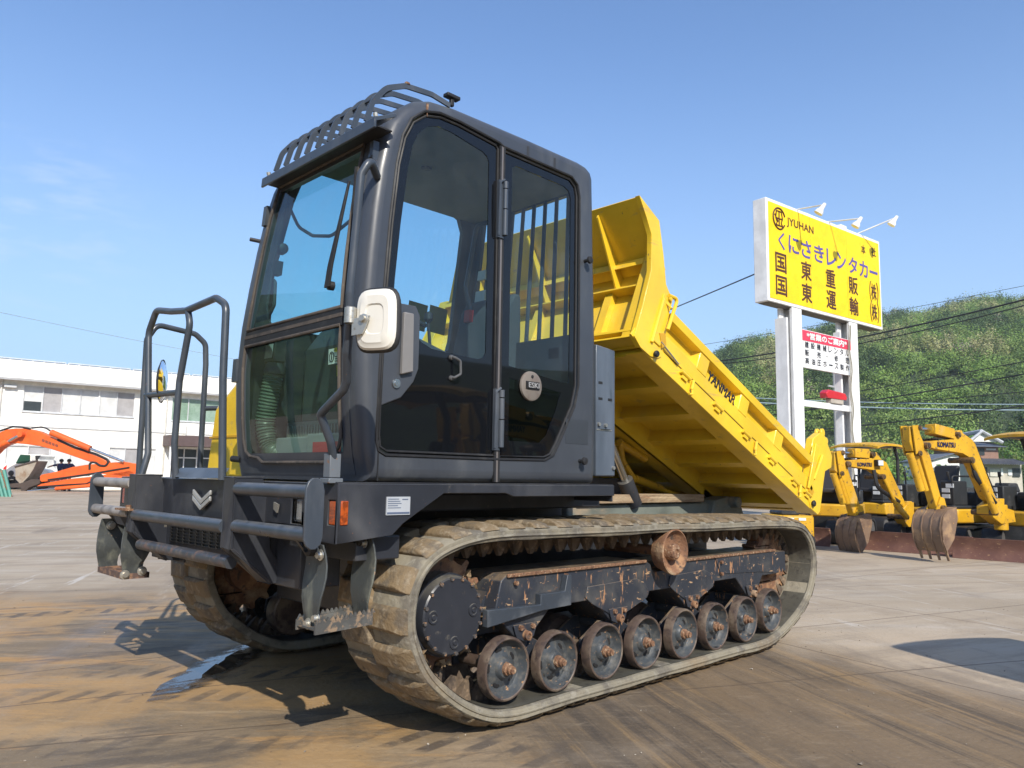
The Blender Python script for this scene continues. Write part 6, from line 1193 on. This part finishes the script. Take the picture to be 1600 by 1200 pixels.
# ============================================================ YELLOW ROADSIDE SIGN
def sign():
    pl = VPlane((18.188, 7.711, 0), -6.5); T = thing('pylon_sign', 'tall white-framed yellow pylon sign with brown and violet Japanese lettering', 'sign', (18.188+3.2, 7.711-.3, 0))
    p = lambda n, mb, m, par=None, bv=0, **k: mb.build(n, m, par or T, bv, **k)
    fn = lambda a, l, z: pl(a, z, l)
    Z0, Z1, A0, A1 = 6.25, 9.30, 0, 6.55
    q = MB(); q.box(A0, A1, 0, .44, Z0, Z1, fn=fn); bx = p('sign_box', q, wht_s, bv=.02)
    q = MB(); q.box(A0+.10, A1-.10, -.012, -.001, Z0+.10, Z1-.10, fn=fn); fc = p('sign_face', q, signy)
    for a_ in (2.25, 4.35): q = MB(); q.box(a_, a_+.012, -.0155, -.0125, Z0+.10, Z1-.10, fn=fn); p('panel_joint', q, mk('joint_line', (.62, .42, .02), .6), fc)
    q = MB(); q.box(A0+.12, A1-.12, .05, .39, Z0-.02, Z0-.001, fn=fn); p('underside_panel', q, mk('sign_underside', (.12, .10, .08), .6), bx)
    for s0 in (1.22, 4.42):
        q = MB(); q.box(s0, s0+.50, .02, .10, 0, Z0, fn=fn); q.box(s0-.30, s0-.22, .02 if s0 < 2 else .18, .40, 0, Z0-.35, fn=fn); q.box(s0+.20, s0+.26, .10, .36, 0, Z0, fn=fn); q.box(s0, s0+.50, .36, .42, 0, Z0, fn=fn); q.box(s0-.22, s0, .30, .36, 0, Z0, fn=fn); p('post', q, wht_s)
    q = MB(); q.box(1.72, 4.42, .05, .14, 3.37, 3.55, fn=fn); p('cross_beam', q, wht_s)
    q = MB(); q.box(1.72, 4.50, .03, .12, 4.52, 5.66, fn=fn); sp = p('service_panel', q, wht_s)
    q = MB(); q.box(1.74, 4.48, .018, .029, 5.33, 5.64, fn=fn); rb_ = p('red_band', q, pink, sp)
    nn = -pl.n
    def tx(s_, a, z, w, h, m, name, par, off=.014, bold=.03):
        q = MB(); text_mesh(q, s_, pl(a, z)-pl.n*off, pl.d, (0, 0, 1), w, h, depth=.002, bold=bold); p(name, q, m, par)
    tx('*営業のご案内*', 1.95, 5.39, 2.25, .20, white, 'panel_lettering', sp, .0+(-.010), bold=.05)
    for row, z in (('建設機械レンタル', 5.12), ('販\u3000売・修\u3000理', 4.88), ('高油圧ホース製作', 4.64)):
        for k, c in enumerate(row):
            if c == '\u3000': continue
            if row[1] == '\u3000': kk = {0: 0, 2: 2, 3: 3.6, 4: 5, 6: 7}[k]
            else: kk = k
            big = c not in '・ー'; q = MB()
            text_mesh(q, c, pl(1.86+kk*.325, z+(0 if big else .07))-pl.n*(-.024), pl.d, (0, 0, 1), .20 if big or c == 'ー' else .05, .185 if big else .04, depth=.002, bold=.012); p('panel_character', q, ink, sp)
    def cell(c, a, z, w, h, m, bold=.03): tx(c, a-w/2, z-h/2, w, h, m, 'sign_character', fc, .016, bold)
    hs = 'くにさきレンタカー'; xs_ = [.72, 1.35, 2.02, 2.72, 3.42, 4.02, 4.72, 5.40, 6.04]
    for c, a in zip(hs, xs_): cell(c, a, 8.13+.0*a, .52 if c != 'く' else .30, .52 if c != 'ー' else .09, violet_t, .022)
    for z, row in ((7.46, '国東重販'), (6.78, '国東運輸')):
        for c, a in zip(row, (.66, 1.98, 3.34, 4.70)): cell(c, a, z, .54, .56, brown_t, .022)
        tx('株', 5.84, z-.27, .34, .54, brown_t, 'sign_character', fc, .016, .022)
        q = MB()
        for sd in (-1, 1): q.tube([pl(6.01+sd*(.27-.08*(t*t)), z+t*.34)-pl.n*.016 for t in np.linspace(-1, 1, 9)], .016, 6)
        p('bracket_mark', q, brown_t, fc)
    tx('JYUHAN', 1.02, 8.62, 1.42, .30, brown_t, 'sign_character', fc, .016, .018); cell('本', 5.42, 8.80, .26, .30, brown_t, .02); cell('社', 6.10, 8.85, .28, .30, brown_t, .02)
    c0 = (.62, 8.78); q = MB(); R0 = .30
    q.tube([pl(c0[0]+R0*math.cos(a), c0[1]+R0*math.sin(a)*1.05)-pl.n*.018 for a in np.linspace(.35, 2*math.pi-.5, 40)], .026, 6)
    for pts in ([(-.13, .22), (.12, .22)], [(-.16, .0), (.17, .0)], [(0, .2), (0, -.2)], [(-.15, -.21), (.15, -.21)], [(-.13, .22), (-.17, .0), (-.10, -.12), (-.16, -.21)], [(.12, .22), (.17, 0), (.10, -.12), (.17, -.22)], [(-.22, .1), (-.05, -.1)], [(.22, .24), (.28, .1)]):
        q.tube([pl(c0[0]+a, c0[1]+z)-pl.n*.018 for a, z in pts], .020, 6)
    p('round_emblem', q, brown_t, fc)
    for (a, b_, c, hz) in ((1.66, 1.38+.0, 1.0, 8.97), (3.4, 3.43, 1.0, 9.02), (5.25, 5.72, 1.0, 9.57)):
        st_ = pl(a, 9.32, .1); tip = pl(b_, hz+.14, -c); q = MB(); q.tube([st_, tip], .022, 8); lp_ = p('sign_lamp_arm', q, wht_s)
        d_ = (pl(b_, hz-.9, 0)-tip).normalized(); q = MB(); q.lathe(tip, (pl(b_-.35, hz-.75, -.5)-tip), [(-.04, 0), (-.04, .05), (.14, .07), (.22, .12), (.30, .13), (.30, 0)], 16); p('lamp_head', q, wht_s, lp_)
    q = MB(); q.box(4.25, 4.62, .1, .35, Z1, Z1+.14, fn=fn); q.box(2.2, 2.5, .1, .3, Z1, Z1+.06, fn=fn); p('top_bracket', q, wht_s, bx)
    q = MB(); pp = [pl(4.42, z, .30+.03*math.sin(z*5)) for z in np.linspace(.1, 6.1, 30)]; q.tube([v-pl.n*.35-pl.d*.10 for v in pp], .02, 6); q.tube([v-pl.n*.34-pl.d*.17 for v in pp], .013, 6); p('power_cable', q, mk('dirty_cable', (.3, .28, .22), .7))
    be = thing('beacon_light', 'red rotating beacon bar on the cross beam of the yellow pylon sign', 'beacon', pl(3.5, 3.56, .1))
    q = MB(); q.plate([pl(2.95, 3.70, -.02), pl(4.05, 3.70, -.02), pl(4.10, 3.78, -.02), pl(4.0, 3.92, -.02), pl(3.05, 3.96, -.02), pl(2.90, 3.86, -.02)], [], pl.n*.26); p2 = q.build('lens', mk('beacon_red', (.62, .02, .035), .15, coat=.8), be, .03)
    q = MB(); q.box(3.2, 3.9, 0, .2, 3.555, 3.70, fn=fn); q.build('base', mk('beacon_base', (.45, .40, .33), .5), be, .02)
sign()

# ============================================================ POLE AND OVERHEAD WIRES
pp = at(1309, 742, 42); q = MB(); pp.z = 0; q.cyl(pp, pp+Vector((0, 0, 7.2)), .13, .10, seg=12); po = thing('utility_pole', 'slim grey utility pole seen between the legs of the pylon sign', 'pole', pp); q.build('pole', mk('pole_concrete', (.36, .36, .35), .8), po); q = MB(); q.box(pp.x-.8, pp.x+.8, pp.y-.04, pp.y+.04, 6.3, 6.4); q.build('cross_arm', greyst, po); q = MB(); q.tube([pp+Vector((0, 0, 3.4)), pp+Vector((.9, -.9, 0))], .03, 6); q.build('stay_wire', cablem, po)
def wire(p0, d0, p1, d1, r, label, sag=.3, m=None, grp='overhead wires'):
    a, b_ = at(*p0, d0), at(*p1, d1); pts = [a.lerp(b_, t)-Vector((0, 0, sag*4*t*(1-t))) for t in np.linspace(0, 1, 17)]
    q = MB(); q.tube(pts, r, 6); mid = (a+b_)/2; o = q.build('overhead_wire', m or cablem, base=tuple(mid)); tag(o, label, 'wire', grp)
wire((1180, 428), 24, (880, 548), 60, .022, 'thin wire rising to the left edge of the pylon sign', .1)
wire((1000, 577), 70, (1800, 415), 42, .055, 'thick black cable crossing behind the pylon sign towards the upper right', .9)
wire((1000, 575), 70, (1800, 420), 42, .035, 'second black cable just below the thick one behind the pylon sign', 1.3)
wire((960, 560), 120, (1800, 405), 90, .030, 'faint thin wire high above the hillside', .6)
wire((940, 612), 60, (1800, 640), 50, .045, 'pale blue cable running level in front of the wooded hill', .5, cableb)
wire((940, 606), 60, (1800, 630), 50, .030, 'thinner pale cable just above the pale blue cable', .5, cableb)
wire((980, 672), 70, (1800, 545), 44, .045, 'black cable low in front of the wooded hill', .6)
wire((980, 660), 70, (1800, 525), 44, .030, 'upper of two thin black cables low in front of the wooded hill', .5)
wire((980, 645), 70, (1800, 590), 44, .028, 'thin level black cable beneath the pale cables', .6)
wire((980, 690), 70, (1800, 605), 44, .040, 'lowest black cable in front of the wooded hill', .6)
wire((-150, 455), 60, (760, 628), 60, .022, 'faint wire crossing the sky above the white office building', .4, cableb)

# ============================================================ HILL, WOOD, HOUSE, GREENERY
SKY_PX = [(700, 760), (820, 735), (900, 700), (1000, 650), (1060, 605), (1100, 572), (1130, 551), (1160, 534), (1190, 526), (1215, 524), (1235, 528), (1262, 522), (1300, 510), (1345, 499), (1400, 490), (1450, 483), (1500, 476), (1550, 470), (1600, 466), (1750, 448), (2000, 440), (2300, 470), (2700, 560)]
def ridge(px):
    for (x0, y0), (x1, y1) in zip(SKY_PX, SKY_PX[1:]):
        if x0 <= px <= x1: return y0+(y1-y0)*(px-x0)/(x1-x0)
    return 700
def hillpt(px, t):
    D = 82+180*t; v = ray(px, 700); h = Vector((v.x, v.y, 0)); top = CP.z+(ray(px, ridge(px)+7).z)*262
    s = t*(1.55-.55*t); z = max(-.5, (top-3.0)*s+2.0*mnoise.noise(Vector((px*.012, t*6, 0)))*min(1, t*3)-.3)
    P_ = CP+h*D; return Vector((P_.x, P_.y, z))
def hill():
    xs_ = np.arange(760, 2650, 18); ts = np.linspace(0, 1, 20); vs = [hillpt(x, t) for x in xs_ for t in ts]; n = len(ts)
    q = MB(); q.add(vs, [(i*n+j, (i+1)*n+j, (i+1)*n+j+1, i*n+j+1) for i in range(len(xs_)-1) for j in range(n-1)])
    for i, x in enumerate(xs_): pass
    hm = mk('hill_ground', (.05, .07, .025), .95, layers=[((.03, .05, .02), .08, .4, .6, (1, 1, 1))]); tag(q.build('hill', hm, base=(0, 0, 0)), kind='structure')
hill()
def far_hills():
    q = MB(); vs = []; A_ = [a for a in range(92, 352, 4)]
    for a in A_:
        e = 12+4*math.exp(-((a-118)/22)**2)-3.5*math.exp(-((a-200)/40)**2)-3.5*math.exp(-((a-318)/30)**2)+1.6*mnoise.noise(Vector((a*.06, 3, 1)))
        for k in range(8):
            D = 120+22*k; z = D*math.tan(R(max(2, e)))*math.sin(k/7*math.pi/2)**.8; vs.append((CP.x+math.cos(R(a))*D, CP.y+math.sin(R(a))*D, z-1))
    q.add(vs, [(i*8+j, (i+1)*8+j, (i+1)*8+j+1, i*8+j+1) for i in range(len(A_)-1) for j in range(7)])
    tag(q.build('hill', mk('wooded_hill', (.045, .075, .025), .95, layers=[((.08, .12, .035), .12, .4, .6, (1, 1, 1)), ((.02, .035, .015), .3, .5, .65, (1, 1, 1))], bump=1, bscale=.4), base=(0, 0, 0)), kind='structure')
far_hills()
def leafmat(name):
    m = bpy.data.materials.new(name); m.use_nodes = True; nt = m.node_tree; b = nt.nodes['Principled BSDF']; a = N(nt, 'ShaderNodeAttribute'); a.attribute_name = 'tint'
    co = N(nt, 'ShaderNodeTexCoord').outputs['Object']; c = mixc(nt, mul_(nt, noise_mask(nt, co, .9, .4, .65), .35), a.outputs['Color'], (.12, .16, .04)); nt.links.new(c, b.inputs['Base Color']); b.inputs['Roughness'].default_value = .7; b.inputs['Specular IOR Level'].default_value = .25
    t = N(nt, 'ShaderNodeBsdfTranslucent'); nt.links.new(c, t.inputs[0]); mx_ = N(nt, 'ShaderNodeMixShader'); mx_.inputs[0].default_value = .25; nt.links.new(b.outputs[0], mx_.inputs[1]); nt.links.new(t.outputs[0], mx_.inputs[2]); nt.links.new(mx_.outputs[0], nt.nodes['Material Output'].inputs[0]); return m
def mul_(nt, a, b): return mathn(nt, 'MULTIPLY', a, b)
LEAF = leafmat('foliage')
def leaves(name, crowns, base, parent=None):
    """crowns: (centre, rx, rz, n, size, colour) -> one mesh of leaf clumps"""
    V_, C_ = [], []
    for c, rx, rz, n, s, col in crowns:
        d = RNG.normal(size=(n, 3)); d /= np.linalg.norm(d, axis=1)[:, None]; d[:, 2] = np.abs(d[:, 2])*1.0-.35*RNG.random(n)
        lump = 1+.28*np.sin(d[:, 0]*5+c[0])*np.cos(d[:, 1]*4+c[1])+.12*np.sin(d[:, 2]*9+c[0]*3)
        r = (RNG.random(n)**.4)*lump; p_ = np.array(c)+d*np.array([rx, rx, rz])*r[:, None]
        dd = d+RNG.normal(size=(n, 3))*.30; dd /= np.linalg.norm(dd, axis=1)[:, None]; u = RNG.normal(size=(n, 3)); u -= (u*dd).sum(1)[:, None]*dd; u /= np.linalg.norm(u, axis=1)[:, None]; w = np.cross(dd, u); w /= np.linalg.norm(w, axis=1)[:, None]
        ss = s*(.6+.8*RNG.random(n))[:, None]; V_.append(np.stack([p_-u*ss*.7-w*ss*.35, p_+u*ss*.7-w*ss*.2, p_+u*ss*.3+w*ss*.6, p_-u*ss*.5+w*ss*.5], 1).reshape(-1, 3))
        k = np.array(col)*(1+.12*RNG.normal(size=(n, 1))).clip(.5, 1.6); C_.append(np.repeat(k, 4, 0))
    v = np.concatenate(V_)-np.array(base); c = np.concatenate(C_); nv = len(v); nf = nv//4
    me = bpy.data.meshes.new(name); me.vertices.add(nv); me.vertices.foreach_set('co', v.astype(np.float32).ravel()); me.loops.add(nv); me.loops.foreach_set('vertex_index', np.arange(nv, dtype=np.int32)); me.polygons.add(nf); me.polygons.foreach_set('loop_start', np.arange(0, nv, 4, dtype=np.int32)); me.update(calc_edges=True)
    at_ = me.color_attributes.new('tint', 'FLOAT_COLOR', 'POINT'); at_.data.foreach_set('color', np.concatenate([c, np.ones((nv, 1))], 1).astype(np.float32).ravel()); me.materials.append(LEAF)
    o = bpy.data.objects.new(name, me); COL.objects.link(o); o.parent = parent
    if not parent: o.location = base
    return o
def forest():
    cr_ = []; random.seed(11)
    for i in range(3300):
        px = random.uniform(1010, 1690) if i < 2850 else random.choice((random.uniform(800, 1010), random.uniform(1690, 2400))); t = random.random()**.8
        P_ = hillpt(px, t); z = mnoise.noise(Vector((px*.011, t*5.5, 3)))+.5*mnoise.noise(Vector((px*.035, t*14, 7)))
        if z > .12 and t > .25: kind = 'bamboo'
        elif z < -.22: kind = 'conifer'
        else: kind = 'broad'
        r = random.uniform(1.8, 3.9)*(.7+.4*t)*(1.45 if kind == 'broad' and random.random() < .12 else 1)
        k = random.uniform(.8, 1.25)
        col = {'bamboo': random.choice(((.36, .37, .13), (.30, .34, .11), (.40, .38, .17))), 'conifer': random.choice(((.065, .12, .035), (.085, .14, .04), (.10, .16, .055))), 'broad': random.choice(((.15, .25, .045), (.19, .30, .055), (.26, .36, .08), (.12, .20, .045), (.23, .38, .06)))}[kind]
        if random.random() < .012: col = (.26, .21, .17)
        m_ = sum(col)/3; col = tuple((c*.88+m_*.12)*k for c in col)
        w_ = {'bamboo': .5, 'conifer': .55, 'broad': 1.0}[kind]; h_ = {'bamboo': 1.2, 'conifer': 1.3, 'broad': .8}[kind]
        cr_.append((tuple(P_+Vector((0, 0, r*.45))), r*w_, r*h_, 230, .17+.07*t, col))
    tag(leaves('woodland', cr_, (150, 20, 0)), kind='stuff')
forest()
def tree(px, py, depth, h, r, col, label, name='tree', trunk=.12, n=900, s=.16):
    b0 = at(px, py, depth); b0.z = 0; T = thing(name, label, 'tree' if name == 'tree' else 'bush', b0)
    q = MB(); q.cyl(b0, b0+Vector((0, 0, h*.55)), trunk, trunk*.5, seg=8)
    for k in range(5): a = k*1.3; q.cyl(b0+Vector((0, 0, h*(.25+.05*k))), b0+Vector((math.cos(a)*r*.6, math.sin(a)*r*.6, h*(.55+.07*k))), trunk*.4, trunk*.15, seg=6)
    q.build('trunk', bark, T)
    col = tuple(c*1.5 for c in col); cs = [(tuple(b0+Vector((random.uniform(-.5, .5)*r, random.uniform(-.5, .5)*r, h*random.uniform(.38, .80)))), r*random.uniform(.4, .65), h*random.uniform(.16, .26), n//8, s, tuple(c*random.uniform(.8, 1.25) for c in col)) for _ in range(9)]
    leaves('crown', cs, b0, T)
random.seed(5)
tree(1366, 745, 60, 4.6, 2.3, (.13, .20, .045), 'light green leafy tree right of the pylon sign posts')
tree(1345, 745, 62, 3.6, 1.6, (.11, .17, .04), 'smaller light green tree against the right leg of the pylon sign')
tree(1398, 745, 66, 3.4, 2.4, (.10, .15, .04), 'broad green tree left of the nearest excavator arm')
tree(1467, 748, 55, 2.6, 1.3, (.05, .12, .03), 'round dark green bush in front of the white shed', 'bush', .06)
tree(1590, 745, 80, 6.5, 3.6, (.09, .15, .035), 'green tree behind the right end of the tiled house')
tree(1500, 745, 92, 8, 5, (.08, .14, .035), 'tall green tree behind the left end of the tiled house')
tree(1425, 745, 75, 4, 3, (.09, .13, .045), 'low spreading tree seen under the nearest excavator boom')
tree(1130, 760, 70, 5, 3.5, (.07, .11, .03), 'dark green tree low behind the tipped bed')
# hedge / rough grass along the field
random.seed(3); hs_ = []
for i in range(260):
    px = random.uniform(1100, 1700); D = random.uniform(48, 78); P_ = at(px, 750, D); P_.z = .1; hs_.append((tuple(P_), random.uniform(.4, 1.1), random.uniform(.2, .6), 26, .16, random.choice(((.10, .15, .03), (.14, .18, .05), (.17, .17, .07), (.07, .11, .03)))))
tag(leaves('rough_grass', hs_, (50, 0, 0)), kind='stuff')
def house():
    pl = VPlane(at(1540, 744, 72), -44.36); k = 72/FPX; T = thing('house', 'brown two-storey house with grey tiled roofs and a white gable', 'house', (pl.P.x, pl.P.y, 0))
    p = lambda n, mb, m, par=None, bv=0, **kk: mb.build(n, m, par or T, bv, **kk)
    A = lambda px: (px-1540)*k; fn = lambda a, l, z: pl(a, z, l)
    zz = lambda py: CP.z+(757.5-py)*k
    q = MB(); q.box(A(1516), A(1562), 0, 6, zz(727), zz(697), fn=fn); w = p('upper_wall', q, brickp)
    q = MB(); q.box(A(1512), A(1584), -1.2, 6, 0, zz(725), fn=fn); p('lower_wall', q, mk('cream_house_wall', (.52, .48, .40), .8))
    def hip(a0, a1, l0, l1, z0, z1, e=.6):
        q = MB(); m_ = (l0+l1)/2; i = (l1-l0)*.42; q.add([pl(a0-e, z0, l0-e), pl(a1+e, z0, l0-e), pl(a1+e, z0, l1+e), pl(a0-e, z0, l1+e), pl(a0+i, z1, m_), pl(a1-i, z1, m_)], [(0, 1, 5, 4), (1, 2, 5), (2, 3, 4, 5), (3, 0, 4), (0, 3, 2, 1)]); return q
    r_ = p('roof', hip(A(1516), A(1563), 0, 6, zz(698), zz(683)), tilem)
    q = MB(); q.plate([pl(A(1514), zz(690), -.3), pl(A(1562), zz(690), -.3), pl(A(1533), zz(674.5), -.3)], [], pl.n*.25); p('gable', q, white_b, r_)
    q = MB(); q.tube([pl(A(1513), zz(690), -.5), pl(A(1533), zz(674), -.5), pl(A(1564), zz(691), -.5)], .16, 6); q.tube([pl(A(1533), zz(674), -.5), pl(A(1533), zz(678), 4)], .2, 6); p('ridge_tiles', q, mk('pale_ridge', (.45, .46, .48), .5), r_)
    q = MB(); q.add([pl(A(1508), zz(725.5), -2.2), pl(A(1588), zz(725.5), -2.2), pl(A(1574), zz(716), .0), pl(A(1512), zz(716), .0)], [(0, 1, 2, 3)]); 
    for j in range(22): a = A(1509)+(A(1587)-A(1509))*j/21; q.tube([pl(a, zz(725.3), -2.2), pl(a*.96, zz(716.2), .0)], .05, 5)
    p('lower_roof', q, tilem)
    q = MB(); q.box(A(1527), A(1540), -.05, 0, zz(711), zz(700), fn=fn); p('window', q, darkroom, w); q = MB(); q.box(A(1543), A(1558), -.06, 0, zz(703), zz(700), fn=fn); p('window', q, blind, w)
    for a0, a1, z0, z1, m in ((1534, 1549, 744, 733, mk('pale_screen', (.6, .58, .5), .7)), (1551, 1554, 742, 731, white), (1562, 1568, 742, 733, white), (1569, 1580, 744, 731, darkroom), (1515, 1530, 744, 730, darkroom)):
        q = MB(); q.box(A(a0), A(a1), -1.3, -1.2, zz(z0), zz(z1), fn=fn); p('window', q, m)
house()
pl = VPlane(at(1475, 746, 64), -44.36); k = 64/FPX; sh = thing('shed', 'low white shed with a grey roof left of the tiled house', 'shed', (pl.P.x, pl.P.y, 0)); zz = lambda py: CP.z+(756.5-py)*k; fn = lambda a, l, z: pl(a, z, l)
q = MB(); q.box((1450-1475)*k, (1500-1475)*k, 0, 4, 0, zz(722), fn=fn); q.plate([pl((1450-1475)*k, zz(722), 0), pl((1500-1475)*k, zz(722), 0), pl((1500-1475)*k, zz(711), 0), pl((1490-1475)*k, zz(710), 0)], [], pl.n*4); q.build('wall', white_b, sh)
q = MB(); q.plate([pl((1447-1475)*k, zz(721.5), -.3), pl((1490-1475)*k, zz(709), -.3), pl((1503-1475)*k, zz(710), -.3), pl((1503-1475)*k, zz(708.5), -.3), pl((1490-1475)*k, zz(707.5), -.3), pl((1447-1475)*k, zz(720), -.3)], [], pl.n*4.6); q.build('roof', tilem, sh)
# low machines and clutter beyond the excavators
def clutter(px, py0, py1, w, depth, label, name, mat, cat):
    pl = VPlane(at(px, 750, depth), -44.36); k = depth/FPX; hz = 745.6+(px-800)*.017; z0, z1 = max(0.0, CP.z+(hz-py0)*k), CP.z+(hz-py1)*k
    T = thing(name, label, cat, (pl.P.x, pl.P.y, 0)); fn = lambda a, l, z: pl(a, z, l); w_ = w*k
    q = MB(); q.box(-w_/2, w_/2, 0, .8, z0*0+.12, z0+(z1-z0)*.6, fn=fn); b_ = q.build('body', mat, T, .04)
    q = MB(); q.plate([pl(-w_*.32, z0+(z1-z0)*.6, .1), pl(w_*.22, z0+(z1-z0)*.6, .1), pl(w_*.10, z1, .1), pl(-w_*.30, z1, .1)], [], pl.n*.6); q.build('hood', blkd, T, .04)
    for a in (-w_*.3, w_*.3): q = MB(); q.lathe(pl(a, .14, -.06), pl.n, [(0, 0), (0, .12), (.04, .14), (.12, .14)], 16); q.build('wheel', blk, T)
    for a in (-.2, .1): q = MB(); q.box(a*w_, a*w_+w_*.18, -.012, 0, z0+(z1-z0)*.15, z0+(z1-z0)*.38, fn=fn); q.build('decal', white, T)
clutter(1420, 800, 765, 40, 17, 'dark compressor with white decals behind the mini excavators', 'compressor', blkd, 'compressor')
clutter(1530, 800, 762, 60, 19, 'black generator with hoses behind the nearest mini excavator', 'generator', mk('black_machine', (.03, .03, .035), .4), 'generator')
clutter(1590, 790, 755, 40, 21, 'grey pump unit at the right edge behind the excavators', 'pump', mk('grey_machine', (.12, .12, .13), .5), 'pump')
clutter(1125, 812, 790, 30, 22, 'orange and black plate compactor glimpsed under the tipped bed', 'compactor', orange_p, 'compactor')
clutter(1240, 815, 798, 62, 13.5, 'yellow engine cover of a low machine under the tail of the tipped bed', 'roller', yelw, 'roller')

# the slightly hazy air between the yard and the wooded hill
hzm = bpy.data.materials.new('haze'); hzm.use_nodes = True; hn = hzm.node_tree; hn.nodes.remove(hn.nodes['Principled BSDF'])
pv = hn.nodes.new('ShaderNodeVolumePrincipled'); pv.inputs['Color'].default_value = (.86, .92, 1, 1); pv.inputs['Density'].default_value = .0005; pv.inputs['Anisotropy'].default_value = .2; hn.links.new(pv.outputs[0], hn.nodes['Material Output'].inputs['Volume'])
q = MB(); q.box(-420, 1000, -420, 1000, -2.5, 105); tag(q.build('haze', hzm, base=(0, 0, 0), smooth=False), kind='stuff')
